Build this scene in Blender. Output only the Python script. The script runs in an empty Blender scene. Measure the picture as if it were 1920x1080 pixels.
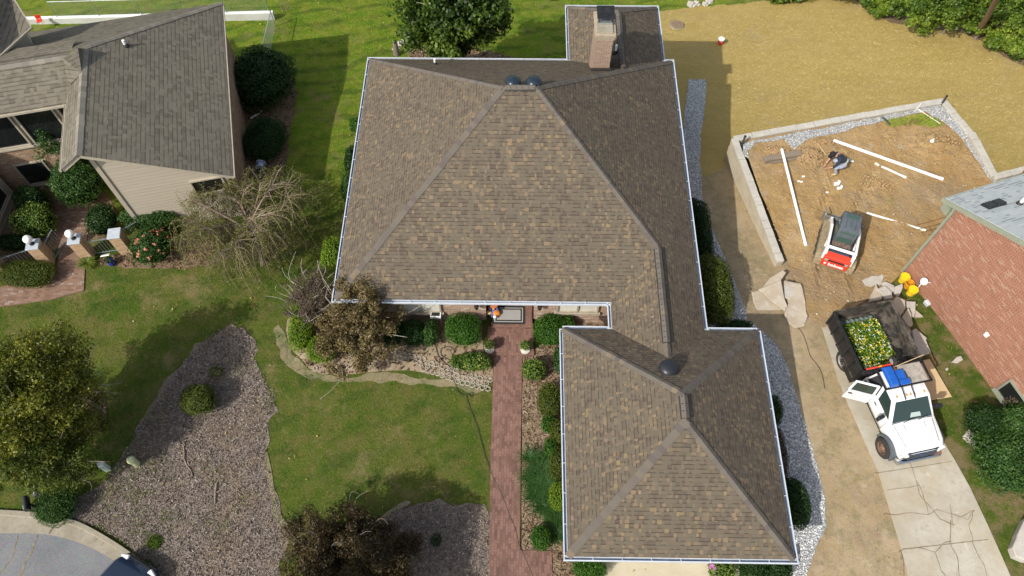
import bpy, bmesh, math, random
import numpy as np
from mathutils import Vector, Matrix, noise as mnoise
from mathutils.geometry import delaunay_2d_cdt
R = math.radians
random.seed(7); rng = np.random.default_rng(7)
S = bpy.context.scene
COL = S.collection

# ---------------------------------------------------------------- camera, sky, sun
CZ = 28.8
CAMR = np.array([[0.99990241, -0.01049353, 0.00922206],
                 [0.01368293, 0.86877551, -0.49501706],
                 [-0.00281742, 0.49509494, 0.86883431]])
F = 1440.28
cd = bpy.data.cameras.new('camera'); cam = bpy.data.objects.new('camera', cd); COL.objects.link(cam)
cd.sensor_width = 36; cd.lens = F / 1920 * 36; cd.clip_end = 2000; cd.clip_start = .1
M4 = Matrix([list(CAMR[i]) + [0] for i in range(3)] + [[0, 0, 0, 1]]); M4.translation = (0, 0, CZ)
cam.matrix_world = M4
S.camera = cam
SUND = Vector((.7805, .737, -1)).normalized()
SUN_EL = math.asin(-SUND.z)
W = bpy.data.worlds.new('World'); S.world = W; W.use_nodes = True
nt = W.node_tree; bg = nt.nodes['Background']
sky = nt.nodes.new('ShaderNodeTexSky'); sky.sky_type = 'NISHITA'; sky.sun_disc = False
sky.sun_elevation = SUN_EL; sky.sun_rotation = math.atan2(-SUND.x, -SUND.y)
sky.dust_density = 2.5; sky.ozone_density = .6; sky.altitude = 100
hs_ = nt.nodes.new('ShaderNodeHueSaturation'); hs_.inputs['Saturation'].default_value = .62; nt.links.new(sky.outputs[0], hs_.inputs['Color']); nt.links.new(hs_.outputs[0], bg.inputs[0]); bg.inputs[1].default_value = .15
ld = bpy.data.lights.new('sun', 'SUN'); ld.energy = 3.6; ld.angle = R(.5); ld.color = (1, .95, .87)
sun = bpy.data.objects.new('sun', ld); COL.objects.link(sun)
sun.rotation_euler = SUND.to_track_quat('-Z', 'Y').to_euler(); sun.location = (-20, -20, 40)
S.view_settings.view_transform = 'Standard'; S.view_settings.look = 'None'; S.view_settings.gamma = 1
S.view_settings.exposure = 0.42
S.render.engine = 'CYCLES'; S.cycles.max_bounces = 6; S.cycles.transparent_max_bounces = 8
EAVE = 2.8

# ---------------------------------------------------------------- terrain height field
_ys = [-40, -10, 5, 12, 15, 18, 20, 22, 25, 27, 29.5, 32, 35, 40, 60, 120]
_cols = {
 -60: [0, 0, .1, .1, .1, .1, .05, 0, -.4, -.7, -1.2, -1.6, -2.0, -2.8, -5, -9],
 -14: [.1, .1, .15, .2, .2, .2, .15, .1, -.3, -.7, -1.3, -1.7, -2.1, -3, -5.5, -10],
 -8: [.1, .1, .15, .2, .2, .2, .1, 0, -.6, -1., -1.7, -2.2, -2.6, -3.4, -6, -10],
 1: [.1, .1, .15, .2, .15, .0, -.3, -.6, -1.3, -1.7, -2.4, -2.9, -3.4, -4.4, -7, -11],
 7: [.15, .15, .25, .1, -.1, -.6, -1., -1.3, -1.7, -2., -2.6, -3.3, -3.8, -4.9, -8, -12],
 11: [.15, .15, .2, .05, -.12, -.75, -1.15, -1.4, -1.8, -2.1, -2.7, -3.4, -3.85, -5, -8, -12],
 16: [.0, .0, .0, .0, -.1, -.5, -1.1, -1.5, -2., -2.4, -2.9, -3.4, -3.9, -5, -8, -12],
 24: [.1, .1, .1, .1, .0, -.4, -1., -1.5, -2.1, -2.5, -3, -3.5, -3.9, -4.8, -8, -12],
 60: [.3, .3, .3, .2, .1, -.4, -1., -1.5, -2.1, -2.5, -3, -3.5, -3.9, -4.8, -8, -12]}
GX0, GY0, GS = -60., -40., .5
_gx = np.arange(GX0, 60.01, GS); _gy = np.arange(GY0, 120.01, GS)
_cx = sorted(_cols)
_prof = np.array([np.interp(_gy, _ys, _cols[c]) for c in _cx])
HF = np.array([np.interp(_gx, _cx, _prof[:, j]) for j in range(len(_gy))])
for _ in range(6):
    P = np.pad(HF, 1, mode='edge')
    HF = (P[:-2, 1:-1] + P[2:, 1:-1] + P[1:-1, :-2] + P[1:-1, 2:] + 2 * P[1:-1, 1:-1]) / 6

def tz(x, y):
    x = np.asarray(x, float); y = np.asarray(y, float)
    u = np.clip((x - GX0) / GS, 0, len(_gx) - 1.001); v = np.clip((y - GY0) / GS, 0, len(_gy) - 1.001)
    i = u.astype(int); j = v.astype(int); a = u - i; b = v - j
    return (HF[j, i] * (1 - a) * (1 - b) + HF[j, i + 1] * a * (1 - b) + HF[j + 1, i] * (1 - a) * b + HF[j + 1, i + 1] * a * b)

_LUMP = np.array([[.10 * mnoise.noise(Vector((i * .15 * .45, j * .15 * .45, 3))) + .06 * mnoise.noise(Vector((i * .15 * 1.3, j * .15 * 1.3, 9))) + .045 * mnoise.noise(Vector((i * .15 * 3.4, j * .15 * 3.4, 5))) for i in range(162)] for j in range(162)])
for (xa, ya), (xb, yb) in [((13.45, 18.2), (12.7, 14.6)), ((14.75, 17.7), (14.0, 14.2)), ((13.9, 20.6), (15.6, 24.3)), ((15.2, 20.1), (17.0, 23.6))]:   # track marks left by the loader
    ii, jj = np.meshgrid(np.arange(162) * .15 + 8, np.arange(162) * .15 + 10); dx_, dy_ = xb - xa, yb - ya; L2_ = dx_ * dx_ + dy_ * dy_
    tt_ = np.clip(((ii - xa) * dx_ + (jj - ya) * dy_) / L2_, 0, 1); dd_ = np.hypot(ii - xa - tt_ * dx_, jj - ya - tt_ * dy_); _LUMP = _LUMP - .075 * np.exp(-(dd_ / .17) ** 4) + .045 * np.exp(-((dd_ - .33) / .1) ** 2)
def padz(x, y):
    """level of the raised dirt pad held by the block wall"""
    x = np.asarray(x, float); y = np.asarray(y, float)
    t = np.clip((y - 14.5) / 4.0, 0, 1); t = t * t * (3 - 2 * t)
    base = -.0 * (1 - t) + t * (-.42)
    u = np.clip((x - 8) / .15, 0, 158.9); v = np.clip((y - 10) / .15, 0, 158.9); i = u.astype(int); j = v.astype(int); fa = u - i; fb = v - j
    n = _LUMP[j, i] * (1 - fa) * (1 - fb) + _LUMP[j, i + 1] * fa * (1 - fb) + _LUMP[j + 1, i] * (1 - fa) * fb + _LUMP[j + 1, i + 1] * fa * fb
    return base + n * np.clip(t + .15, 0, 1)

def ray(px, py):
    return CAMR @ np.array([(px - 960) / F, (540 - py) / F, -1.0])
def at(px, py, z):
    r = ray(px, py); t = (z - CZ) / r[2]; return Vector((r[0] * t, r[1] * t, z))
def gnd(px, py, off=0., hf=tz):
    z = 0.
    for _ in range(25):
        p = at(px, py, z + off); z = .5 * z + .5 * float(hf(p.x, p.y))
    p = at(px, py, z + off); return Vector((p.x, p.y, float(hf(p.x, p.y)) + off))
def onpl(px, py, p0, n):
    """pixel ray with a plane through p0, normal n"""
    r = Vector(ray(px, py)); C = Vector((0, 0, CZ)); n = Vector(n)
    t = n.dot(Vector(p0) - C) / n.dot(r); return C + r * t

# ---------------------------------------------------------------- object helpers
def tag(o, label=None, cat=None, group=None, kind=None):
    if label: o['label'] = label
    if cat: o['category'] = cat
    if group: o['group'] = group
    if kind: o['kind'] = kind
    return o
def thing(name, label, cat, loc=(0, 0, 0), rz=0, group=None):
    o = bpy.data.objects.new(name, None); COL.objects.link(o); o.empty_display_size = .2
    o.location = loc; o.rotation_euler = (0, 0, rz)
    return tag(o, label, cat, group)
def link(name, me, parent=None):
    o = bpy.data.objects.new(name, me); COL.objects.link(o)
    if parent is not None: o.parent = parent
    return o
def meter_uv(me):
    n = len(me.polygons)
    if n == 0: return
    uv = me.uv_layers.new(name='UVMap')
    nl = len(me.loops)
    vi = np.empty(nl, np.int32); me.loops.foreach_get('vertex_index', vi)
    co = np.empty(len(me.vertices) * 3, np.float32); me.vertices.foreach_get('co', co); co = co.reshape(-1, 3)
    nr = np.empty(n * 3, np.float32); me.polygons.foreach_get('normal', nr); nr = nr.reshape(-1, 3)
    lt = np.empty(n, np.int32); me.polygons.foreach_get('loop_total', lt)
    N = np.repeat(nr, lt, axis=0); P = co[vi]
    h = np.hypot(N[:, 0], N[:, 1]); flat = h < .05
    hs = np.where(flat, 1, h)
    ux = np.where(flat, 1, -N[:, 1] / hs); uy = np.where(flat, 0, N[:, 0] / hs)
    vx = -N[:, 2] * uy; vy = N[:, 2] * ux; vz = N[:, 0] * uy - N[:, 1] * ux
    vx = np.where(flat, 0, vx); vy = np.where(flat, 1, vy); vz = np.where(flat, 0, vz)
    U = P[:, 0] * ux + P[:, 1] * uy; V = P[:, 0] * vx + P[:, 1] * vy + P[:, 2] * vz
    uv.data.foreach_set('uv', np.stack([U, V], 1).astype(np.float32).ravel())

class MB:
    """collects shapes; build() links them as ONE mesh object"""
    def __init__(s): s.v = []; s.f = []; s.mi = []; s.M = Matrix.Identity(4)
    def add(s, vs, fs, mi=0):
        b = len(s.v); s.v += [tuple(s.M @ Vector(v)) for v in vs]
        s.f += [tuple(b + i for i in f) for f in fs]; s.mi += [mi] * len(fs); return s
    def box(s, c, d, rz=0, mi=0, M=None):
        hx, hy, hz = d[0] / 2, d[1] / 2, d[2] / 2
        T = Matrix.Translation(c) @ Matrix.Rotation(rz, 4, 'Z')
        if M is not None: T = Matrix.Translation(c) @ M
        vs = [T @ Vector((x * hx, y * hy, z * hz)) for z in (-1, 1) for y in (-1, 1) for x in (-1, 1)]
        return s.add(vs, [(0, 2, 3, 1), (4, 5, 7, 6), (0, 1, 5, 4), (2, 6, 7, 3), (0, 4, 6, 2), (1, 3, 7, 5)], mi)
    def bb(s, x0, x1, y0, y1, z0, z1, mi=0):
        return s.box(((x0 + x1) / 2, (y0 + y1) / 2, (z0 + z1) / 2), (abs(x1 - x0), abs(y1 - y0), abs(z1 - z0)), mi=mi)
    def beam(s, a, b, w, h, mi=0, up=(0, 0, 1)):
        a = Vector(a); b = Vector(b); d = b - a; L = d.length; d.normalize()
        u = Vector(up)
        if abs(d.dot(u)) > .98: u = Vector((0, 1, 0))
        sx = d.cross(u).normalized(); uz = sx.cross(d)
        M = Matrix((d, sx, uz)).transposed().to_4x4()
        return s.box((a + b) / 2, (L, w, h), mi=mi, M=M)
    def prism(s, poly, z0, z1, mi=0):
        n = len(poly)
        a = sum(poly[i][0] * poly[(i + 1) % n][1] - poly[(i + 1) % n][0] * poly[i][1] for i in range(n))
        if a < 0: poly = poly[::-1]
        f0 = z0 if callable(z0) else (lambda x, y: z0); f1 = z1 if callable(z1) else (lambda x, y: z1)
        vs = [(x, y, f0(x, y)) for x, y in poly] + [(x, y, f1(x, y)) for x, y in poly]
        fs = [tuple(range(n - 1, -1, -1)), tuple(range(n, 2 * n))] + [(i, (i + 1) % n, n + (i + 1) % n, n + i) for i in range(n)]
        return s.add(vs, fs, mi)
    def tube(s, pts, r, n=8, mi=0, cap=True):
        pts = [Vector(p) for p in pts]; rs = r if isinstance(r, (list, tuple)) else [r] * len(pts)
        vs = []; fs = []; up = Vector((.12, .21, 1)).normalized(); prev = None
        for i, p in enumerate(pts):
            d = (pts[min(i + 1, len(pts) - 1)] - pts[max(i - 1, 0)])
            d = d.normalized() if d.length > 1e-9 else Vector((0, 0, 1))
            if prev is None:
                a = d.cross(up)
                if a.length < .05: a = d.cross(Vector((1, 0, 0)))
            else: a = prev - d * prev.dot(d)
            a.normalize(); prev = a; b = d.cross(a)
            for k in range(n):
                t = 2 * math.pi * k / n; vs.append(p + (a * math.cos(t) + b * math.sin(t)) * rs[i])
        for i in range(len(pts) - 1):
            for k in range(n):
                q = (k + 1) % n; fs.append((i * n + k, i * n + q, (i + 1) * n + q, (i + 1) * n + k))
        if cap: fs.append(tuple(range(n - 1, -1, -1))); fs.append(tuple((len(pts) - 1) * n + k for k in range(n)))
        return s.add(vs, fs, mi)
    def lathe(s, prof, n=20, c=(0, 0, 0), mi=0, M=None):
        """prof: (r, z) list from bottom to top"""
        T = Matrix.Translation(c) @ (M if M is not None else Matrix.Identity(4))
        vs = []; fs = []; m = len(prof)
        for r, z in prof:
            for k in range(n):
                t = 2 * math.pi * k / n; vs.append(T @ Vector((max(r, 1e-4) * math.cos(t), max(r, 1e-4) * math.sin(t), z)))
        for i in range(m - 1):
            for k in range(n):
                q = (k + 1) % n; fs.append((i * n + k, i * n + q, (i + 1) * n + q, (i + 1) * n + k))
        fs.append(tuple(range(n - 1, -1, -1))); fs.append(tuple((m - 1) * n + k for k in range(n)))
        return s.add(vs, fs, mi)
    def ball(s, c, r, nu=14, nv=9, mi=0, jit=0, sc=(1, 1, 1)):
        vs = []; fs = []
        for i in range(nv + 1):
            ph = math.pi * i / nv
            for k in range(nu):
                t = 2 * math.pi * k / nu
                d = Vector((math.sin(ph) * math.cos(t), math.sin(ph) * math.sin(t), math.cos(ph)))
                q = r * (1 + (jit * mnoise.noise(d * 2.3 + Vector(c)) if jit else 0))
                vs.append((c[0] + d.x * q * sc[0], c[1] + d.y * q * sc[1], c[2] + d.z * q * sc[2]))
        for i in range(nv):
            for k in range(nu):
                q = (k + 1) % nu; fs.append((i * nu + k, (i + 1) * nu + k, (i + 1) * nu + q, i * nu + q))
        return s.add(vs, fs, mi)
    def build(s, name, mats, parent=None, smooth=False, bevel=0, seg=1, world=False):
        mats = mats if isinstance(mats, (list, tuple)) else [mats]
        me = bpy.data.meshes.new(name)
        vs = s.v
        if world and parent is not None:
            inv = world_of(parent).inverted(); vs = [tuple(inv @ Vector(v)) for v in vs]
        me.from_pydata(vs, [], s.f)
        for m in mats: me.materials.append(m)
        if len(mats) > 1: me.polygons.foreach_set('material_index', s.mi)
        bm = bmesh.new(); bm.from_mesh(me)
        bmesh.ops.remove_doubles(bm, verts=bm.verts, dist=1e-5)
        if bevel:
            es = [e for e in bm.edges if len(e.link_faces) == 2 and e.calc_face_angle(0) > R(28)]
            bmesh.ops.bevel(bm, geom=es, offset=bevel, segments=seg, affect='EDGES', profile=.6, clamp_overlap=True)
        bm.to_mesh(me); bm.free()
        if smooth:
            me.polygons.foreach_set('use_smooth', [True] * len(me.polygons))
            if smooth != 2:
                try: me.set_sharp_from_angle(angle=R(38))
                except Exception: pass
        meter_uv(me)
        return link(name, me, parent)
def world_of(o):
    M = Matrix.Translation(o.location) @ o.rotation_euler.to_matrix().to_4x4()
    return (world_of(o.parent) @ M) if o.parent else M

def npmesh(name, V, Fc, mats, parent=None, smooth=False):
    me = bpy.data.meshes.new(name); V = np.asarray(V, np.float32); Fc = np.asarray(Fc, np.int32)
    me.vertices.add(len(V)); me.vertices.foreach_set('co', V.ravel())
    k = Fc.shape[1]; me.loops.add(Fc.size); me.loops.foreach_set('vertex_index', Fc.ravel())
    me.polygons.add(len(Fc)); me.polygons.foreach_set('loop_start', np.arange(0, Fc.size, k, dtype=np.int32))
    try: me.polygons.foreach_set('loop_total', np.full(len(Fc), k, np.int32))
    except Exception: pass
    if smooth: me.polygons.foreach_set('use_smooth', np.ones(len(Fc), bool))
    me.update(calc_edges=True); me.validate()
    for m in (mats if isinstance(mats, (list, tuple)) else [mats]): me.materials.append(m)
    return link(name, me, parent)

def copy_tree(o, parent=None):
    c = o.copy(); COL.objects.link(c)
    if parent is not None: c.parent = parent
    for ch in [x for x in COL.objects if x.parent == o]: copy_tree(ch, c)
    return c

# ---------------------------------------------------------------- polygons
def inside(poly, X, Y):
    X = np.asarray(X); Y = np.asarray(Y); r = np.zeros(X.shape, bool); n = len(poly)
    for i in range(n):
        x0, y0 = poly[i][:2]; x1, y1 = poly[(i + 1) % n][:2]
        if y0 == y1: continue
        c = ((y0 > Y) != (y1 > Y)) & (X < (x1 - x0) * (Y - y0) / (y1 - y0) + x0); r ^= c
    return r
def jag(poly, step=.35, amp=.12, seed=0):
    out = []; n = len(poly)
    for i in range(n):
        a = Vector(poly[i][:2]); b = Vector(poly[(i + 1) % n][:2]); L = (b - a).length; k = max(1, int(L / step))
        for j in range(k):
            p = a.lerp(b, j / k)
            q = Vector((p.x * 1.3, p.y * 1.3, seed * 7.1)); q2 = q * 3.1
            dx = mnoise.noise(q) + .6 * mnoise.noise(q2); dy = mnoise.noise(q + Vector((31, 17, 5))) + .6 * mnoise.noise(q2 + Vector((9, 4, 2)))
            out.append((p.x + amp * dx, p.y + amp * dy))
    return out
def smooth_poly(poly, it=2):
    for _ in range(it):
        o = []; n = len(poly)
        for i in range(n):
            a = poly[i]; b = poly[(i + 1) % n]
            o += [(.75 * a[0] + .25 * b[0], .75 * a[1] + .25 * b[1]), (.25 * a[0] + .75 * b[0], .25 * a[1] + .75 * b[1])]
        poly = o
    return poly
def pxpoly(pts, hf=tz): return [tuple(gnd(x, y, 0, hf))[:2] for x, y in pts]
def sheet(name, poly, mat_, off, hf=tz, grid=.6, kind='structure', skirt=0):
    xs = [p[0] for p in poly]; ys = [p[1] for p in poly]
    gx, gy = np.meshgrid(np.arange(min(xs) + grid / 2, max(xs), grid), np.arange(min(ys) + grid / 2, max(ys), grid))
    gx = gx.ravel(); gy = gy.ravel(); m = inside(poly, gx, gy)
    pts = [Vector((a, b)) for a, b in poly] + [Vector((a, b)) for a, b in zip(gx[m], gy[m])]
    n = len(poly)
    r = delaunay_2d_cdt(pts, [(i, (i + 1) % n) for i in range(n)], [], 1, 1e-4)
    vx = np.array([v.x for v in r[0]]); vy = np.array([v.y for v in r[0]]); vz = hf(vx, vy) + off
    me = bpy.data.meshes.new(name); me.from_pydata(list(zip(vx, vy, vz)), [], r[2])
    bm = bmesh.new(); bm.from_mesh(me)
    for f in bm.faces:
        if f.normal.z < 0: f.normal_flip()
    if skirt:
        be = [e for e in bm.edges if len(e.link_faces) == 1]
        g = bmesh.ops.extrude_edge_only(bm, edges=be)
        for v in g['geom']:
            if isinstance(v, bmesh.types.BMVert): v.co.z -= skirt
        bmesh.ops.recalc_face_normals(bm, faces=bm.faces)
    bm.to_mesh(me); bm.free()
    me.materials.append(mat_); meter_uv(me)
    o = link(name, me)
    if kind: o['kind'] = kind
    return o
# ---------------------------------------------------------------- materials
class NB:
    def __init__(s, m): s.t = m.node_tree; s.cache = {}
    def n(s, ty, ins=None, **kw):
        nd = s.t.nodes.new(ty)
        for k, v in kw.items(): setattr(nd, k, v)
        for k, v in (ins or {}).items(): s.set(nd.inputs[k], v)
        return nd
    def set(s, sock, v):
        if isinstance(v, bpy.types.NodeSocket): s.t.links.new(v, sock)
        elif isinstance(v, bpy.types.Node): s.t.links.new(v.outputs[0], sock)
        else:
            if isinstance(v, (tuple, list)) and len(v) == 3 and sock.type == 'RGBA': v = (*v, 1)
            sock.default_value = v
    def co(s, kind):
        if kind not in s.cache:
            if kind == 'uv': s.cache[kind] = s.n('ShaderNodeTexCoord').outputs['UV']
            elif kind == 'obj': s.cache[kind] = s.n('ShaderNodeTexCoord').outputs['Object']
            else: s.cache[kind] = s.n('ShaderNodeNewGeometry').outputs['Position']
        return s.cache[kind]
    def isl(s):
        if 'isl' not in s.cache: s.cache['isl'] = s.n('ShaderNodeNewGeometry').outputs['Random Per Island']
        return s.cache['isl']
    def orand(s):
        return s.n('ShaderNodeObjectInfo').outputs['Random']
    def noise(s, scale, detail=3, rough=.6, co='pos', stretch=None, dist=0, off=None):
        v = s.co(co) if isinstance(co, str) else co
        if stretch or off: v = s.n('ShaderNodeMapping', {'Vector': v, 'Scale': stretch or (1, 1, 1), 'Location': off or (0, 0, 0)}).outputs[0]
        return s.n('ShaderNodeTexNoise', {'Vector': v, 'Scale': scale, 'Detail': detail, 'Roughness': rough, 'Distortion': dist}).outputs['Fac']
    def vor(s, scale, co='pos', out='Color', feature='F1', rnd=1, stretch=None):
        v = s.co(co) if isinstance(co, str) else co
        if stretch: v = s.n('ShaderNodeMapping', {'Vector': v, 'Scale': stretch}).outputs[0]
        return s.n('ShaderNodeTexVoronoi', {'Vector': v, 'Scale': scale, 'Randomness': rnd}, feature=feature).outputs[out]
    def ramp(s, fac, pts, interp='LINEAR'):
        r = s.n('ShaderNodeValToRGB', {'Fac': fac}); cr = r.color_ramp; cr.interpolation = interp
        while len(cr.elements) < len(pts): cr.elements.new(.5)
        for e, (p, c) in zip(cr.elements, pts):
            e.position = p; e.color = (*c, 1) if isinstance(c, (tuple, list)) else (c, c, c, 1)
        return r.outputs['Color']
    def mix(s, fac, a, b, mode='MIX'):
        m = s.n('ShaderNodeMix', data_type='RGBA', blend_type=mode)
        s.set(m.inputs['Factor'], fac); s.set(m.inputs[6], a); s.set(m.inputs[7], b); return m.outputs[2]
    def m(s, op, a, b=0., c=0.):
        nd = s.n('ShaderNodeMath', operation=op); s.set(nd.inputs[0], a); s.set(nd.inputs[1], b); s.set(nd.inputs[2], c); return nd.outputs[0]
    def sep(s, v): return s.n('ShaderNodeSeparateXYZ', {0: v}).outputs
    def comb(s, x, y, z=0.): return s.n('ShaderNodeCombineXYZ', {0: x, 1: y, 2: z}).outputs[0]
    def white(s, v): return s.n('ShaderNodeTexWhiteNoise', {'Vector': v}, noise_dimensions='3D').outputs['Value']
    def sm(s, x, a, b):
        nd = s.n('ShaderNodeMapRange', {0: x, 1: a, 2: b}, interpolation_type='SMOOTHSTEP'); return nd.outputs[0]

def mat(name, fn=None, col=(.5, .5, .5), rough=.7, metal=0, spec=.35, bump=.0, dist=.01, vary=0., vs=6, dirt=0, ds=2.5, co='obj', coat=0, emit=None):
    m = bpy.data.materials.new(name); m.use_nodes = True; b = NB(m); p = m.node_tree.nodes['Principled BSDF']
    h = None; c = col; r = rough
    if fn:
        o = fn(b)
        if isinstance(o, tuple): c, h = o[0], o[1]; r = o[2] if len(o) > 2 else rough
        else: c = o
    if vary:
        f = b.noise(vs, 4, .65, co); c = b.mix(b.sm(f, .3, .7), b.mix(1, c, (1 - vary,) * 3, 'MULTIPLY'), b.mix(1, c, (1 + vary,) * 3, 'MULTIPLY'))
        if h is None and bump: h = f
    if dirt:
        f = b.sm(b.noise(ds, 6, .7, co), .5, .75); c = b.mix(b.m('MULTIPLY', f, dirt), c, (.12, .09, .06))
    b.set(p.inputs['Base Color'], c); b.set(p.inputs['Roughness'], r); p.inputs['Metallic'].default_value = metal
    p.inputs['Specular IOR Level'].default_value = spec; p.inputs['Coat Weight'].default_value = coat
    if emit: p.inputs['Emission Color'].default_value = (*emit[0], 1); p.inputs['Emission Strength'].default_value = emit[1]
    if h is not None and bump:
        bn = b.n('ShaderNodeBump', {'Height': h, 'Strength': bump, 'Distance': dist}); m.node_tree.links.new(bn.outputs[0], p.inputs['Normal'])
    return m

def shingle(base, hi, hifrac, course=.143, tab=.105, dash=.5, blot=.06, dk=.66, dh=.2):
    def fn(b):
        u, v, _ = b.sep(b.co('uv'))
        row = b.m('FLOOR', b.m('DIVIDE', v, course)); fv = b.m('FRACT', b.m('DIVIDE', v, course))
        ro = b.white(b.comb(row, 3.3, 1.7))
        cu = b.m('ADD', b.m('DIVIDE', u, tab), b.m('MULTIPLY', ro, 17.3))
        cu = b.m('ADD', cu, b.m('MULTIPLY', b.m('SINE', b.m('ADD', b.m('MULTIPLY', cu, 1.9), b.m('MULTIPLY', row, 2.4))), .24))
        cell = b.m('FLOOR', cu)
        r1 = b.white(b.comb(cell, row, .5)); r2 = b.white(b.comb(cell, row, 8.1)); r3 = b.white(b.comb(b.m('FLOOR', b.m('DIVIDE', cell, 3)), row, 4.4))
        c = b.ramp(b.m('ADD', b.m('MULTIPLY', r1, .62), b.m('MULTIPLY', r3, .38)), [(i / (len(base) - 1), k) for i, k in enumerate(base)])
        clump = b.noise(.55, 2, .5)
        thr = b.m('SUBTRACT', 1 - hifrac + .05, b.m('MULTIPLY', b.m('SUBTRACT', clump, .5), .5))
        ish = b.m('GREATER_THAN', r2, thr)
        hc = b.ramp(b.white(b.comb(cell, row, 2.2)), [(0, hi[0]), (.5, hi[1]), (1, hi[2])])
        c = b.mix(b.m('MULTIPLY', b.m('ADD', b.m('MULTIPLY', ish, .62), b.m('MULTIPLY', b.m('GREATER_THAN', b.white(b.comb(cell, row, 5.7)), .86), .28)), .9), c, hc)
        gr = b.noise(170, 2, .7); c = b.mix(b.m('MULTIPLY', b.sm(gr, .35, .65), .28), b.mix(1, c, (.8, .8, .8), 'MULTIPLY'), b.mix(1, c, (1.3, 1.3, 1.3), 'MULTIPLY'))
        bl = b.sm(b.noise(.35, 4, .6), .35, .68); c = b.mix(b.m('MULTIPLY', bl, blot), c, (.05, .043, .038))
        # laminated tabs: thicker tab stands above the next course, dark band between teeth: granules plus course shadow painted into the colour
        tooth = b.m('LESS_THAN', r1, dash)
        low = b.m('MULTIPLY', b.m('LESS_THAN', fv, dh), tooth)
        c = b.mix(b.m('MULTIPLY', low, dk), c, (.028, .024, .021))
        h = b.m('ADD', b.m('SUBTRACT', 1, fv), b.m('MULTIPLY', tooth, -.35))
        return c, b.m('ADD', h, b.m('MULTIPLY', gr, .1))
    return fn
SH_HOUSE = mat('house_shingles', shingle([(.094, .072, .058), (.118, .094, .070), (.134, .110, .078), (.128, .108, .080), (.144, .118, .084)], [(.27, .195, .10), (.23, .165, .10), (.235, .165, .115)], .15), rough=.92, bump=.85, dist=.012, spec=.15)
SH_LEFT = mat('neighbour_shingles', shingle([(.125, .107, .082), (.16, .142, .108), (.195, .175, .132), (.15, .134, .108)], [(.23, .2, .15), (.23, .2, .15), (.19, .155, .125)], .08, .17, .17, .75, .12, .55, .2), rough=.92, bump=.9, dist=.014, spec=.15)  # strong dark bands: course shadow lines painted into the colour
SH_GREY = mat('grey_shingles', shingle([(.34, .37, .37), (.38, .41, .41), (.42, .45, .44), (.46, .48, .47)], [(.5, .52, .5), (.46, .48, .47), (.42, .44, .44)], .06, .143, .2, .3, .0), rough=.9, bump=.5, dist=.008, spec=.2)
CAPS = mat('ridge_cap_shingles', lambda b: b.mix(.25, b.ramp(b.isl(), [(0, (.085, .066, .054)), (.35, (.112, .09, .068)), (.7, (.118, .098, .072)), (.9, (.128, .104, .074)), (1, (.19, .135, .078))]), b.ramp(b.noise(150, 2, .7), [(.3, .05), (.7, .22)])), rough=.92, spec=.15)
CAPS_L = mat('neighbour_cap_shingles', lambda b: b.ramp(b.isl(), [(0, (.16, .145, .12)), (1, (.23, .21, .17))]), rough=.92, spec=.15)

def brick(c1, c2, c3, mortar, w=.205, h=.072, ms=.011, swap=False, pale=0, palecol=(.6, .5, .42), stain=.25, streak=0):
    def fn(b):
        co = b.co('uv')
        if swap:
            u, v, _ = b.sep(co); co = b.comb(v, u, 0.)
        t = b.n('ShaderNodeTexBrick', {'Vector': co, 'Color1': (0, 0, 0, 1), 'Color2': (1, 1, 1, 1), 'Mortar': (.5, .5, .5, 1), 'Scale': 1., 'Mortar Size': ms, 'Mortar Smooth': .3, 'Brick Width': w, 'Row Height': h, 'Bias': 0.})
        u, v, _ = b.sep(co)
        row = b.m('FLOOR', b.m('DIVIDE', v, h)); odd = b.m('MULTIPLY', b.m('FLOORED_MODULO', row, 2), .5)
        cell = b.m('FLOOR', b.m('ADD', b.m('DIVIDE', u, w), odd)); r = b.white(b.comb(cell, row, 1.1)); r2 = b.white(b.comb(cell, row, 6.1))
        if streak: r = b.m('ADD', b.m('MULTIPLY', r, 1 - streak), b.m('MULTIPLY', b.noise(1.6, 3, .7, co, (.5, 2.6, 1)), streak))
        c = b.ramp(r, [(.0, c1), (.5, c2), (1, c3)])
        if pale:
            th = b.m('SUBTRACT', 1 - pale, b.m('MULTIPLY', b.m('SUBTRACT', b.noise(1.1, 4, .7, co, (.6, 3.2, 1)), .5), .9)); c = b.mix(b.m('MULTIPLY', b.m('GREATER_THAN', r2, th), .75), c, palecol)
        c = b.mix(b.m('MULTIPLY', b.sm(b.noise(1.4, 5, .65), .45, .75), stain), c, b.mix(1, c, (.45, .42, .4), 'MULTIPLY'))
        c = b.mix(b.m('MULTIPLY', b.noise(60, 3, .6), .35), c, b.mix(1, c, (.6, .6, .6), 'MULTIPLY'))
        fac = t.outputs['Fac']
        return b.mix(fac, c, mortar), b.m('SUBTRACT', b.m('MULTIPLY', b.noise(50, 2, .5), .2), fac)
    return fn
BRICK_MAIN = mat('tan_pink_brick', brick((.24, .13, .09), (.34, .2, .14), (.42, .27, .19), (.42, .36, .28), pale=.12), rough=.9, bump=.5, dist=.008, spec=.2)
BRICK_RED = mat('red_brick', brick((.20, .066, .038), (.31, .115, .066), (.36, .165, .10), (.33, .24, .18), w=.205, h=.068, ms=.010, pale=.13, palecol=(.42, .27, .19), streak=.5), rough=.9, bump=.5, dist=.008, spec=.2)
BRICK_COURT = mat('brown_brick', brick((.24, .12, .07), (.33, .18, .1), (.4, .25, .15), (.33, .27, .2), pale=.06), rough=.9, bump=.6, dist=.009, spec=.2)
BRICK_PIER = mat('sandy_brick', brick((.36, .2, .1), (.48, .3, .16), (.55, .38, .22), (.4, .32, .22), pale=.06), rough=.9, bump=.6, dist=.009, spec=.2)
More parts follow.
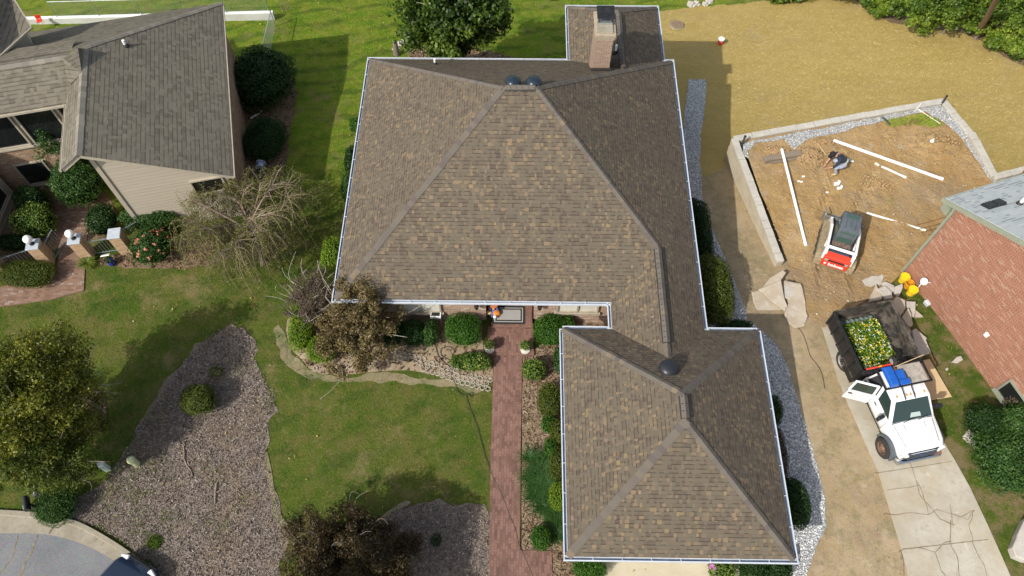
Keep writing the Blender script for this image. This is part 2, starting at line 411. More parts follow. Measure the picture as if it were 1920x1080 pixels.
BRICK_CHIM = mat('chimney_brick', brick((.22, .145, .10), (.28, .185, .13), (.33, .225, .16), (.36, .29, .23), stain=.2), rough=.9, bump=.5, dist=.008, spec=.2)
PAVE = mat('brick_paving', brick((.15, .08, .062), (.205, .112, .086), (.25, .142, .11), (.11, .075, .058), w=.2, h=.1, ms=.006, swap=True, stain=.55), rough=.85, bump=.4, dist=.006, spec=.25)
PAVE_L = mat('courtyard_paving', brick((.16, .088, .058), (.225, .13, .09), (.265, .168, .122), (.17, .128, .094), w=.2, h=.1, ms=.008, stain=.45, pale=.08, palecol=(.32, .27, .24)), rough=.85, bump=.4, dist=.006, spec=.25)

def f_siding(b):
    u, v, _ = b.sep(b.co('uv')); k = b.m('DIVIDE', v, .19); fv = b.m('FRACT', k); row = b.m('FLOOR', k)
    c = b.mix(b.noise(3, 5, .65, 'uv', (.35, 3, 1)), (.36, .31, .24), (.44, .39, .31))
    c = b.mix(b.m('MULTIPLY', b.white(b.comb(row, 2., 1.)), .18), c, (.32, .28, .22))
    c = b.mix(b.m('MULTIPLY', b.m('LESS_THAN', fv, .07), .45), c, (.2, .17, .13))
    c = b.mix(b.m('MULTIPLY', b.sm(b.noise(.9, 6, .7, 'uv', (.3, 1.4, 1)), .5, .75), .25), c, (.3, .26, .2))
    return c, b.m('SUBTRACT', 1, fv)
SIDING = mat('tan_lap_siding', f_siding, rough=.75, bump=.7, dist=.02, spec=.25)

def f_conc(c1, c2, c3, stain=.35, scale=1.):
    def fn(b):
        n1 = b.noise(.9 * scale, 6, .65); n2 = b.noise(7 * scale, 5, .7); n3 = b.noise(90, 2, .6)
        c = b.mix(b.sm(n1, .3, .7), c1, c2); c = b.mix(b.m('MULTIPLY', b.sm(n2, .45, .75), stain), c, c3)
        c = b.mix(b.m('MULTIPLY', n3, .25), c, b.mix(1, c, (.65, .65, .65), 'MULTIPLY'))
        return c, b.m('ADD', n2, b.m('MULTIPLY', n3, .4))
    return fn
def f_drive(b):
    c, h = f_conc((.365, .335, .265), (.45, .42, .345), (.32, .275, .195), .55)(b)
    c = b.mix(b.m('MULTIPLY', b.sm(b.noise(.5, 4, .6, off=(5, 3, 0)), .42, .68), .45), c, (.36, .29, .185))
    c = b.mix(b.m('MULTIPLY', b.sm(b.noise(1.3, 6, .75, off=(1, 8, 0)), .56, .66), .35), c, (.22, .2, .165))
    c = b.mix(b.m('MULTIPLY', b.sm(b.noise(3.2, 6, .75, off=(2, 3, 0)), .6, .68), .4), c, (.55, .53, .47))
    return c, h
CONC_DRIVE = mat('old_driveway_concrete', f_drive, rough=.9, bump=.3, dist=.01, spec=.2)
CONC_APRON = mat('pale_apron_concrete', f_conc((.42, .37, .265), (.48, .43, .32), (.33, .28, .19), .3), rough=.88, bump=.2, dist=.006, spec=.2)
CONC_KERB = mat('kerb_concrete', f_conc((.23, .205, .15), (.31, .28, .22), (.13, .12, .09), .45), rough=.9, bump=.35, dist=.01, spec=.2)
CRACK = mat('crack_dirt', col=(.20, .155, .10), rough=1, vary=.4, vs=5, co='pos')
CRACK_DARK = mat('dark_joint', col=(.17, .14, .095), rough=1, vary=.3, vs=5, co='pos')  # darker brown for the drive and kerb joints
BLOCK = mat('retaining_block', f_conc((.40, .38, .33), (.49, .465, .40), (.29, .265, .22), .4, 1.6), rough=.92, bump=.5, dist=.015, spec=.2)
BLOCK_TAN = mat('retaining_block_face', f_conc((.38, .33, .245), (.45, .40, .305), (.29, .235, .16), .4, 1.6), rough=.92, bump=.5, dist=.015, spec=.2)
def f_asph(b):
    n1 = b.noise(.7, 5, .65); n2 = b.noise(120, 2, .7); v = b.vor(60, out='Color')
    c = b.mix(b.sm(n1, .3, .7), (.095, .10, .104), (.145, .149, .15)); c = b.mix(b.m('MULTIPLY', b.sm(b.noise(2.2, 5, .7), .5, .8), .4), c, (.18, .176, .162))
    c = b.mix(b.m('MULTIPLY', n2, .5), c, (.09, .095, .1)); c = b.mix(.12, c, v); return c, n2
ASPHALT = mat('worn_asphalt', f_asph, rough=.95, bump=.5, dist=.01, spec=.2)

def MOW(b):
    x, y, z = b.sep(b.co('pos')); t = b.m('ADD', b.m('MULTIPLY', x, -.42), b.m('ADD', y, b.m('MULTIPLY', b.noise(.35, 3, .6), 2.6)))
    w = b.m('SINE', b.m('MULTIPLY', t, 4.6)); return b.m('MULTIPLY', b.sm(w, .1, .95), b.sm(b.noise(.5, 4, .6, off=(7, 7, 0)), .38, .6))
def f_ground(b):
    x, y, z = b.sep(b.co('pos'))
    n1 = b.noise(.35, 5, .65); n2 = b.noise(1.5, 5, .7); n3 = b.noise(11, 4, .7); n4 = b.noise(60, 2, .7)
    g = b.mix(b.sm(n1, .35, .65), (.07, .125, .014), (.135, .16, .028)); g = b.mix(b.sm(n2, .38, .68), g, (.165, .155, .045))
    back = b.sm(y, 17, 26); g = b.mix(b.m('MULTIPLY', back, .7), g, b.mix(b.sm(n2, .3, .7), (.15, .28, .016), (.32, .36, .04)))
    g = b.mix(b.m('MULTIPLY', b.sm(b.noise(1.1, 6, .75, 'pos', (1, 1.6, 1), off=(2, 5, 0)), .5, .7), .55), g, (.035, .075, .012))
    g = b.mix(b.m('MULTIPLY', MOW(b), .5), g, (.05, .10, .016))
    dry = b.sm(b.m('ADD', b.noise(.6, 6, .72, off=(3, 8, 0)), b.m('MULTIPLY', n3, .12)), .58, .74)
    g = b.mix(b.m('MULTIPLY', dry, .75), g, (.27, .215, .10))
    est = b.m('MULTIPLY', b.sm(x, 12.5, 14.), b.sm(b.m('ADD', n2, b.m('MULTIPLY', n1, .6)), .72, .98)); g = b.mix(b.m('MULTIPLY', est, .85), g, (.27, .20, .11))
    g = b.mix(b.m('MULTIPLY', b.sm(n3, .4, .7), .4), g, b.mix(1, g, (.5, .6, .5), 'MULTIPLY'))
    g = b.mix(b.m('MULTIPLY', n4, .45), g, b.mix(1, g, (.4, .4, .4), 'MULTIPLY'))
    return g, b.m('ADD', n4, b.m('MULTIPLY', n3, 1.3))
GROUND = mat('lawn_turf', f_ground, rough=1, bump=.9, dist=.05, spec=.1)
def f_blade(b):
    x, y, z = b.sep(b.co('pos'))
    r = b.isl(); n = b.sm(b.noise(.45, 5, .65), .36, .64); k = b.sm(b.noise(1.5, 5, .7), .38, .66)
    c = b.ramp(r, [(0, (.055, .145, .008)), (.4, (.11, .22, .016)), (.75, (.18, .265, .028)), (.92, (.26, .28, .055)), (1, (.35, .29, .12))])
    dry = b.ramp(r, [(0, (.09, .105, .02)), (.4, (.165, .16, .045)), (.8, (.25, .215, .08)), (1, (.36, .29, .13))])
    c = b.mix(b.m('MULTIPLY', b.m('ADD', b.m('MULTIPLY', n, .5), b.m('MULTIPLY', k, .55)), .66), c, dry)
    c = b.mix(b.m('MULTIPLY', b.sm(y, 17, 26), .75), c, b.mix(b.m('MULTIPLY', k, .7), b.ramp(r, [(0, (.15, .31, .012)), (.5, (.29, .45, .027)), (1, (.45, .52, .07))]), b.ramp(r, [(0, (.23, .26, .025)), (.5, (.35, .36, .055)), (1, (.5, .45, .15))])))
    c = b.mix(b.m('MULTIPLY', MOW(b), .6), c, b.ramp(r, [(0, (.03, .075, .01)), (.6, (.07, .13, .018)), (1, (.12, .17, .03))]))
    return b.mix(b.m('MULTIPLY', b.sm(b.noise(1.1, 6, .75, 'pos', (1, 1.6, 1), off=(2, 5, 0)), .5, .7), .6), c, b.ramp(r, [(0, (.02, .055, .008)), (.6, (.05, .105, .014)), (1, (.09, .14, .02))]))
def leafy(name, fn, rough=.5, trans=.3, spec=.3):
    m = bpy.data.materials.new(name); m.use_nodes = True; b = NB(m); p = m.node_tree.nodes['Principled BSDF']
    c = fn(b); b.set(p.inputs['Base Color'], c); p.inputs['Roughness'].default_value = rough; p.inputs['Specular IOR Level'].default_value = spec
    t = b.n('ShaderNodeBsdfTranslucent', {'Color': b.mix(1, c, (1.3, 1.4, .7), 'MULTIPLY')}); mx = b.n('ShaderNodeMixShader', {0: trans, 1: p.outputs[0], 2: t.outputs[0]})
    m.node_tree.links.new(mx.outputs[0], m.node_tree.nodes['Material Output'].inputs[0]); return m
GRASS = leafy('grass_blades', f_blade, .6, .3)
def leafmat(name, cols, clump=.35, rough=.5, trans=.28, big=1.3):
    def fn(b):
        r = b.m('ADD', b.m('MULTIPLY', b.isl(), 1 - clump), b.m('MULTIPLY', b.sm(b.noise(big, 3, .6), .3, .7), clump))
        return b.ramp(r, [(i / (len(cols) - 1), c) for i, c in enumerate(cols)])
    return leafy(name, fn, rough, trans)
LF = {
 'box': leafmat('boxwood_leaf', [(.012, .045, .004), (.03, .095, .007), (.055, .15, .012), (.09, .2, .018)], .2),
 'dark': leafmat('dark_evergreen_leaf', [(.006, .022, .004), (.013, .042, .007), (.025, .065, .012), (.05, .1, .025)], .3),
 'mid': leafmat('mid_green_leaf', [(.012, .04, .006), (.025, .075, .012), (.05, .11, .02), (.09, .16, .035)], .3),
 'lime': leafmat('lime_leaf', [(.06, .12, .006), (.11, .19, .01), (.17, .26, .016), (.22, .3, .02)], .3),
 'olive': leafmat('olive_leaf', [(.03, .05, .006), (.06, .085, .01), (.09, .115, .014), (.13, .15, .02)], .3),
 'yolive': leafmat('yellow_green_tree_leaf', [(.014, .026, .003), (.06, .078, .009), (.13, .142, .016), (.20, .2, .024), (.29, .255, .04)], .42, big=1.0),
 'varieg': leafmat('variegated_leaf', [(.02, .055, .006), (.05, .11, .012), (.13, .19, .03), (.3, .33, .07)], .2),
 'brown': leafmat('bronze_leaf', [(.03, .025, .01), (.085, .065, .026), (.15, .11, .045), (.21, .155, .065), (.11, .115, .03)], .4),
 'rust': leafmat('rust_leaf', [(.010, .009, .005), (.026, .02, .009), (.06, .042, .017), (.115, .078, .032), (.05, .052, .016)], .5, big=.9),
 'plum': leafmat('plum_leaf', [(.05, .035, .03), (.1, .07, .055), (.15, .11, .08), (.09, .09, .04)], .4),
 'tree': leafmat('shade_tree_leaf', [(.008, .02, .004), (.02, .045, .006), (.05, .09, .01), (.1, .16, .02), (.16, .2, .03)], .5, big=.6),
 'wood': leafmat('woodland_leaf', [(.02, .045, .006), (.05, .1, .01), (.1, .16, .016), (.17, .24, .025), (.24, .28, .03)], .5, big=.5),
 'blade': leafmat('strap_leaf', [(.02, .06, .012), (.035, .095, .018), (.06, .13, .025)], .3),
 'yblade': leafmat('daylily_leaf', [(.06, .1, .012), (.11, .16, .02), (.18, .2, .03)], .2),
 'willow': leafmat('weeping_leaf', [(.08, .105, .015), (.14, .155, .028), (.19, .17, .05)], .3),
 'yel': leafmat('yellow_flower', [(.75, .5, .02), (.8, .62, .05), (.85, .75, .2)], .0, trans=.2),
 'white': leafmat('white_flower', [(.75, .75, .68), (.8, .8, .75), (.7, .74, .6)], .0, trans=.2),
 'pink': leafmat('pink_flower', [(.45, .1, .4), (.55, .2, .5), (.6, .3, .55)], .0, trans=.2),
 'coral': leafmat('coral_rose', [(.6, .2, .14), (.65, .28, .2), (.55, .15, .12)], .0, trans=.2),
}
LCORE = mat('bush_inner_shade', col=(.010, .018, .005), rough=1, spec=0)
BARK = mat('grey_bark', lambda b: (b.mix(b.noise(9, 5, .7, 'obj', (1, 1, .25)), (.10, .08, .06), (.26, .22, .17)), b.noise(14, 5, .7, 'obj', (1, 1, .25))), rough=.95, bump=.8, dist=.02)
TWIG = mat('pinkish_bare_twig', lambda b: b.ramp(b.noise(1.2, 3, .6), [(.3, (.12, .09, .06)), (.55, (.22, .165, .12)), (.75, (.28, .22, .16))]), rough=.9)
TWIG_G = mat('pale_dead_twig', col=(.36, .33, .27), rough=.9, vary=.2, co='pos')
POLEW = mat('weathered_pole_wood', lambda b: (b.mix(b.noise(5, 5, .7, 'obj', (1, 1, .15)), (.16, .10, .06), (.28, .19, .12)), b.noise(9, 4, .7, 'obj', (1, 1, .15))), rough=.95, bump=.5, dist=.01)

def f_mulch(cols, sc=26):
    def fn(b):
        v = b.vor(sc, out='Color', stretch=(1, 1.7, 1)); r = b.sep(v)[0]; n = b.noise(.8, 5, .7)
        c = b.ramp(r, [(i / (len(cols) - 1), k) for i, k in enumerate(cols)]); c = b.mix(b.m('MULTIPLY', b.sm(n, .42, .66), .6), c, (.20, .15, .09)); c = b.mix(b.m('MULTIPLY', b.sm(b.noise(1.9, 5, .72, off=(4, 4, 0)), .56, .7), .5), c, (.13, .125, .045))
        return c, b.vor(sc, out='Distance')
    return fn
MULCH = mat('faded_mulch', f_mulch([(.085, .07, .062), (.15, .122, .104), (.21, .172, .145), (.28, .235, .2)]), rough=1, bump=.8, dist=.03, spec=.1)
MULCH_BR = mat('brown_mulch', f_mulch([(.06, .04, .028), (.13, .085, .055), (.2, .135, .085), (.28, .2, .13)]), rough=1, bump=.8, dist=.03, spec=.1)
MULCH_TAN = mat('tan_mulch', f_mulch([(.12, .085, .055), (.21, .155, .10), (.29, .22, .15), (.36, .28, .2)]), rough=1, bump=.8, dist=.03, spec=.1)
CHIP = mat('bark_chips', lambda b: b.ramp(b.isl(), [(0, (.06, .048, .042)), (.3, (.13, .105, .09)), (.6, (.2, .155, .12)), (.8, (.235, .20, .18)), (.95, (.34, .295, .25)), (1, (.5, .44, .37))]), rough=1, spec=.1)
CHIP_BR = mat('brown_bark_chips', lambda b: b.ramp(b.isl(), [(0, (.05, .03, .02)), (.5, (.15, .09, .055)), (.9, (.26, .18, .12)), (1, (.4, .3, .2))]), rough=1, spec=.1)
def f_soil(cols, wet=.3, green=0, big=None):
    def fn(b):
        n1 = b.noise(.5, 5, .68); n2 = b.noise(3.3, 6, .72); n3 = b.noise(28, 4, .7); v = b.vor(40, out='Color')
        c = b.mix(b.sm(n1, .32, .68), cols[0], cols[1]); c = b.mix(b.m('MULTIPLY', b.sm(n2, .48, .72), .7), c, cols[2])
        c = b.mix(b.m('MULTIPLY', b.sm(b.noise(1.1, 5, .7, off=(7, 1, 0)), .55, .75), wet), c, cols[3])
        if big:
            c = b.mix(b.m('MULTIPLY', b.sm(b.noise(.22, 4, .7, off=(1, 4, 0)), .5, .63), .55), c, big[0]); c = b.mix(b.m('MULTIPLY', b.sm(b.noise(.3, 6, .75, off=(9, 2, 0)), .52, .66), .7), c, big[1]); c = b.mix(b.m('MULTIPLY', b.sm(b.noise(.9, 6, .8, off=(2, 22, 0)), .58, .68), .7), c, big[2])
        if green: c = b.mix(b.m('MULTIPLY', b.sm(b.noise(1.2, 6, .75, off=(5, 5, 3)), .46, .62), green), c, (.10, .115, .03))
        c = b.mix(b.m('MULTIPLY', n3, .5), c, b.mix(1, c, (.5, .47, .43), 'MULTIPLY')); c = b.mix(.06, c, v)
        c = b.mix(b.m('MULTIPLY', b.sm(b.noise(.8, 6, .75, off=(12, 5, 0)), .57, .7), .6), c, (.46, .38, .27)); c = b.mix(b.m('MULTIPLY', b.sm(b.noise(5.5, 5, .8, off=(3, 15, 0)), .56, .68), .5), c, b.mix(1, c, (.45, .42, .4), 'MULTIPLY'))
        return c, b.m('ADD', n2, b.m('MULTIPLY', n3, .5))
    return fn
SOIL_TAN = mat('tan_bare_soil', f_soil([(.35, .255, .13), (.41, .315, .185), (.26, .19, .11), (.20, .155, .075)], .55, .35, [(.33, .235, .125), (.27, .20, .12), (.42, .34, .235)]), rough=1, bump=.9, dist=.04, spec=.1)
SOIL_DRY = mat('dry_bed_soil', f_soil([(.27, .195, .115), (.34, .265, .17), (.24, .17, .10), (.19, .15, .07)]), rough=1, bump=.6, dist=.04, spec=.1)
SOIL_WORN = mat('worn_turf_soil', f_soil([(.20, .165, .08), (.255, .21, .115), (.17, .14, .065), (.14, .13, .045)], .3, .9), rough=1, bump=.8, dist=.04, spec=.1)
SOIL_PAD = mat('orange_dug_clay', f_soil([(.43, .265, .085), (.48, .325, .145), (.27, .175, .08), (.25, .21, .12)], .6, 0, [(.32, .245, .15), (.42, .25, .085), (.50, .42, .31)]), rough=1, bump=1, dist=.12, spec=.1)
CLOD = mat('clay_clods', lambda b: b.mix(b.noise(6, 3, .7), (.26, .165, .08), (.40, .275, .145)), rough=1, bump=.6, dist=.03, spec=.1)
def f_straw(b):
    n1 = b.noise(.7, 5, .7, 'pos', (1, 2.2, 1)); n2 = b.noise(9, 4, .75, 'pos', (1, 2.4, 1)); n3 = b.noise(45, 3, .7, 'pos', (1, 3, 1))
    c = b.mix(b.sm(n1, .3, .7), (.43, .32, .095), (.50, .375, .13)); c = b.mix(b.m('MULTIPLY', b.sm(n2, .45, .75), .4), c, (.31, .235, .13))
    c = b.mix(b.m('MULTIPLY', n3, .3), c, (.25, .18, .075)); c = b.mix(b.m('MULTIPLY', b.sm(b.noise(.33, 6, .72, off=(6, 2, 0)), .52, .72), .5), c, (.38, .30, .18)); return c, b.m('ADD', n3, n2)
STRAW = mat('straw_mulch', f_straw, rough=1, bump=.9, dist=.05, spec=.1)
STRAW_B = mat('straw_stalk', lambda b: b.ramp(b.isl(), [(0, (.36, .26, .08)), (.5, (.47, .345, .11)), (.85, (.54, .41, .16)), (1, (.62, .52, .26))]), rough=.8, spec=.2)
GRAV = mat('gravel_fines', lambda b: (b.ramp(b.sep(b.vor(30, out='Color'))[0], [(0, (.16, .165, .168)), (.5, (.31, .32, .322)), (1, (.5, .505, .5))]), b.vor(30, out='Distance')), rough=1, bump=.8, dist=.03, spec=.15)
STONE_B = mat('crushed_stone', lambda b: b.ramp(b.isl(), [(0, (.24, .245, .245)), (.4, (.43, .435, .43)), (.8, (.60, .605, .59)), (1, (.74, .735, .7))]), rough=.9, spec=.2)
def f_slab(b):
    n1 = b.noise(1.3, 5, .7, 'obj'); n2 = b.noise(6, 6, .75, 'obj')
    c = b.mix(b.sm(n1, .3, .7), (.35, .29, .21), (.44, .385, .30)); c = b.mix(b.m('MULTIPLY', b.sm(n2, .5, .72), .5), c, (.31, .205, .12))
    c = b.mix(b.m('MULTIPLY', b.sm(b.noise(2.2, 5, .7, 'obj', off=(4, 2, 7)), .52, .7), .7), c, (.48, .44, .38)); return c, b.m('ADD', n2, n1)
SLAB = mat('flagstone', f_slab, rough=.9, bump=.5, dist=.03, spec=.2)
SLAB_G = mat('pale_flagstone', f_conc((.40, .37, .32), (.48, .45, .395), (.31, .265, .2), .45, 2), rough=.9, bump=.5, dist=.03, spec=.2)

WHITE = mat('white_paint', col=(.8, .8, .78), rough=.45, vary=.04, dirt=.12)
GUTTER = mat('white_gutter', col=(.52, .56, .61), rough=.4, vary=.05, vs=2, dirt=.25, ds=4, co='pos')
GUT_IN = mat('gutter_inside', col=(.16, .2, .27), rough=.3, vary=.2, vs=3, dirt=.35, ds=6, co='pos')  # trough floor: inner shade and blue sky tint painted into the colour
TRIM_TAN = mat('tan_trim', col=(.38, .335, .26), rough=.6, vary=.08, vs=3, dirt=.15)
TRIM_DK = mat('weathered_tan_trim', col=(.33, .29, .225), rough=.65, vary=.12, vs=3, dirt=.25)
TRIM_GRN = mat('sage_trim', col=(.23, .25, .185), rough=.6, vary=.08, vs=3, dirt=.12)
GLASS_DK = mat('dark_window_glass', col=(.012, .014, .014), rough=.06, spec=.6)
GLASS_BL = mat('blind_behind_glass', lambda b: b.mix(b.m('LESS_THAN', b.m('FRACT', b.m('DIVIDE', b.sep(b.co('uv'))[1], .05)), .2), (.62, .6, .52), (.42, .4, .34)), rough=.25, spec=.5)
BLACK = mat('black_plastic', col=(.018, .02, .024), rough=.38, vary=.15, vs=4)
BLACK_M = mat('black_metal', col=(.022, .022, .023), rough=.45, metal=.3, vary=.3, vs=5, dirt=.2)
VENT = mat('dark_vent_dome', col=(.02, .032, .045), rough=.28, metal=.2, vary=.1)
STEEL = mat('galvanised_steel', col=(.55, .57, .58), rough=.35, metal=.8, vary=.1)
LEAD = mat('dull_flashing', col=(.03, .028, .026), rough=.6, metal=.2)
RUST = mat('rusty_steel', lambda b: b.mix(b.noise(14, 5, .7, 'obj'), (.10, .045, .025), (.24, .11, .055)), rough=.9, spec=.2)
RED = mat('red_paint', col=(.62, .045, .02), rough=.38, vary=.05, dirt=.12, coat=.3)
ORANGE = mat('orange_pumpkin', col=(.6, .2, .03), rough=.5, vary=.15, vs=12)
YELLOW = mat('yellow_plastic', col=(.75, .5, .015), rough=.4, vary=.06)
AMBER = mat('amber_plastic', col=(.55, .25, .02), rough=.45, vary=.1)
BLUE = mat('blue_painted_steel', col=(.012, .09, .38), rough=.35, vary=.1, coat=.3)
PVC = mat('white_pvc', col=(.82, .82, .81), rough=.3, vary=.03)
PVC_DIRTY = mat('muddy_pvc', col=(.76, .73, .66), rough=.5, vary=.1, dirt=.5, ds=6)
WOODPLY = mat('plywood_sheet', lambda b: (b.mix(b.noise(3, 5, .7, 'obj', (.3, 3, 1)), (.42, .30, .16), (.55, .42, .25)), b.noise(9, 3, .6, 'obj')), rough=.85, bump=.2, dist=.004)
TIMBER = mat('old_timber', lambda b: (b.mix(b.noise(4, 6, .7, 'obj', (.3, 4, 4)), (.13, .10, .07), (.28, .23, .17)), b.noise(8, 5, .7, 'obj', (.3, 4, 4))), rough=.95, bump=.6, dist=.01)
RUBBER = mat('tyre_rubber', col=(.03, .028, .026), rough=.85, vary=.3, dirt=.5)
RIM = mat('wheel_steel', col=(.42, .40, .37), rough=.45, metal=.4, vary=.15, dirt=.3)
RIM_R = mat('rusty_wheel_steel', col=(.2, .12, .08), rough=.6, metal=.3, vary=.25, dirt=.4)
CARW = mat('white_car_paint', col=(.70, .705, .71), rough=.3, coat=.5, vary=.03, dirt=.36, ds=2.2)
SEAM = mat('panel_seam', col=(.12, .12, .12), rough=.8)
GLASS_CAR = mat('tinted_car_glass', col=(.018, .035, .03), rough=.04, spec=.7)
CHROME = mat('chrome', col=(.62, .63, .65), rough=.14, metal=1)
GREYM = mat('dark_grey_panel', col=(.085, .10, .115), rough=.5, vary=.12, dirt=.2)
GREYF = mat('charcoal_panel', col=(.04, .045, .05), rough=.55, vary=.15, dirt=.25)
BEDIN = mat('worn_bed_steel', lambda b: b.mix(b.sm(b.noise(3, 6, .75, 'obj'), .38, .68), (.035, .033, .03), (.17, .145, .115)), rough=.6, metal=.3)
TRACK = mat('muddy_track', col=(.26, .21, .13), rough=.95, vary=.25, vs=9, bump=.5, dist=.02)
ARMW = mat('white_machine_paint', col=(.76, .76, .73), rough=.45, vary=.05, dirt=.3, ds=5)
# ---------------------------------------------------------------- the setting: ground, beds, roads
def padh(x, y): return np.maximum(padz(x, y), tz(x, y) + .02)
xs = np.concatenate([[-700, -350, -180, -100], _gx, [100, 180, 350, 700]]); ys = np.concatenate([[-600, -300, -150, -80], _gy, [180, 300, 500, 800]])
XX, YY = np.meshgrid(xs, ys); ZZ = tz(XX, YY)
nx, ny = len(xs), len(ys); idx = np.arange(nx * ny).reshape(ny, nx)
gq = np.stack([idx[:-1, :-1], idx[:-1, 1:], idx[1:, 1:], idx[1:, :-1]], -1).reshape(-1, 4)
tag(npmesh('ground', np.stack([XX, YY, ZZ], -1).reshape(-1, 3), gq, GROUND, smooth=True), kind='structure')

STRAW_P = pxpoly([(1215, 60), (1238, 22), (1300, 14), (1400, 6), (1480, -8), (1600, -6), (1645, 20), (1700, 42), (1745, 48), (1800, 56), (1850, 82), (1890, 108), (1935, 130), (2050, 190), (2100, 330), (1950, 330), (1700, 380), (1480, 380), (1420, 440), (1300, 440), (1200, 440), (1190, 300)])
TAN_P = pxpoly([(1200, 380), (1395, 300), (1455, 420), (1480, 500), (1530, 540), (1640, 560), (1700, 560), (1690, 600), (1640, 640), (1600, 720), (1640, 810), (1680, 930), (1708, 1085), (1725, 1150), (1480, 1150), (1480, 1080), (1420, 900), (1390, 600), (1290, 560)])
PAD_P = pxpoly([(1392, 268), (1480, 250), (1773, 190), (1822, 250), (1868, 330), (1935, 312), (2060, 330), (2060, 470), (1780, 470), (1692, 512), (1662, 540), (1600, 578), (1545, 615), (1515, 590), (1478, 495)], padh)
PAD_P = [tuple(at(x, y, -.42))[:2] for x, y in [(1390, 266), (1480, 248), (1773, 187), (1822, 250), (1868, 328), (1935, 310), (2060, 325), (2060, 470), (1780, 470)]] + PAD_P[9:]
GRAVEL_P = pxpoly([(1291, 150), (1325, 150), (1322, 195), (1314, 250), (1311, 300), (1316, 370), (1328, 420), (1350, 465), (1372, 515), (1390, 565), (1400, 600), (1425, 618), (1455, 645), (1478, 690), (1490, 735), (1508, 790), (1522, 840), (1535, 890), (1546, 940), (1545, 985), (1525, 1040), (1510, 1085), (1490, 1150), (1400, 1150), (1440, 1060), (1440, 900), (1400, 700), (1330, 640), (1296, 480), (1277, 300), (1283, 215)])
sheet('straw_ground', jag(jag(STRAW_P, .5, .3, 1), .14, .14, 51), STRAW, .012)
sheet('bare_soil', jag(jag(TAN_P, .5, .35, 2), .14, .16, 52), SOIL_TAN, .02)
sheet('dirt_pad', jag(PAD_P, .6, .03, 3), SOIL_PAD, 0.006, padh, .17)
sheet('gravel_strip', jag(GRAVEL_P, .3, .1, 4), GRAV, .03)
MULCH_P = smooth_poly(pxpoly([(352, 668), (395, 628), (430, 612), (468, 615), (482, 645), (478, 680), (505, 720), (522, 750), (500, 800), (496, 850), (512, 900), (525, 960), (545, 1000), (530, 1040), (520, 1090), (500, 1160), (330, 1160), (300, 1075), (252, 1032), (205, 1000), (140, 972), (110, 960), (105, 930), (165, 930), (215, 880), (262, 800), (312, 730), (335, 695)]), 1)
sheet('mulch_bed', jag(jag(MULCH_P, .5, .3, 5), .12, .12, 55), MULCH, .018)
MULCH2_P = smooth_poly(pxpoly([(705, 985), (745, 952), (800, 942), (860, 945), (919, 950), (917, 1085), (915, 1200), (600, 1200), (560, 1085), (620, 1010)]), 1)
sheet('mulch_bed', jag(jag(MULCH2_P, .5, .22, 6), .12, .1, 56), MULCH, .023)
BED_R = pxpoly([(980, 668), (1005, 655), (1060, 600), (1130, 592), (1160, 640), (1075, 700), (1080, 1060), (1120, 1052), (1070, 1085), (1050, 1150), (1036, 1150), (1034, 1034), (978, 1030)])
sheet('garden_bed', jag(BED_R, .3, .03, 7), MULCH_TAN, .021)
BED_F = smooth_poly(pxpoly([(545, 590), (600, 560), (905, 575), (905, 662), (924, 668), (922, 722), (880, 717), (800, 700), (745, 693), (700, 697), (650, 705), (590, 700), (555, 670), (535, 630)]), 1)
sheet('garden_bed', jag(BED_F, .3, .09, 8), SOIL_DRY, .02)
WORN = smooth_poly(pxpoly([(512, 610), (528, 606), (538, 630), (552, 665), (592, 705), (660, 709), (700, 699), (800, 706), (905, 724), (912, 738), (840, 728), (780, 712), (690, 710), (600, 724), (560, 708), (535, 680), (522, 645)]), 1)
sheet('worn_soil', jag(jag(WORN, .4, .28, 9), .12, .13, 59), SOIL_WORN, .012)
sheet('worn_soil', jag(smooth_poly(pxpoly([(500, 835), (508, 900), (530, 965), (560, 1012), (550, 1030), (528, 1000), (508, 930), (490, 860)]), 1), .25, .16, 10), SOIL_WORN, .026)
sheet('worn_soil', jag(smooth_poly(pxpoly([(690, 985), (740, 950), (765, 938), (770, 946), (742, 962), (705, 995)]), 1), .2, .06, 11), SOIL_WORN, .027)
sheet('garden_bed', jag(smooth_poly(pxpoly([(185, 485), (250, 470), (350, 450), (440, 440), (455, 470), (380, 505), (250, 503), (190, 500)]), 1), .25, .1, 12), MULCH_BR, .021)
sheet('garden_bed', jag(smooth_poly(pxpoly([(400, 180), (520, 110), (560, 160), (548, 230), (538, 300), (530, 360), (400, 420)]), 1), .3, .12, 13), MULCH_BR, .021)
sheet('garden_bed', jag(smooth_poly(pxpoly([(-60, 330), (120, 300), (230, 390), (215, 450), (160, 450), (0, 500), (-60, 500)]), 1), .3, .1, 14), MULCH_BR, .018)
sheet('garden_bed', jag(smooth_poly(pxpoly([(150, 730), (185, 725), (205, 760), (195, 805), (160, 815), (140, 780)]), 1), .2, .1, 15), MULCH_BR, .021)
sheet('garden_bed', jag(smooth_poly(pxpoly([(770, 95), (800, 85), (900, 88), (960, 110), (1060, 118), (1000, 145), (800, 145), (760, 120)]), 1), .3, .12, 16), MULCH_BR, .02)
sheet('woodland_floor', jag(smooth_poly(pxpoly([(1660, 40), (1700, 47), (1745, 53), (1800, 60), (1850, 84), (1890, 110), (1935, 132), (2080, 200), (2300, 100), (2200, -160), (1500, -160), (1560, -20), (1640, 18)]), 1), .4, .2, 17), MULCH_BR, .024)
DRV_L = pxpoly([(1535, 598), (1572, 715), (1608, 800), (1645, 885), (1676, 985), (1704, 1085), (1722, 1160)])
DRV_R = pxpoly([(1925, 1160), (1893, 1080), (1851, 985), (1818, 915), (1788, 862), (1745, 790), (1700, 690), (1660, 600)])
sheet('driveway', jag(DRV_L + DRV_R, .8, .03, 18), CONC_DRIVE, .045, skirt=.1)
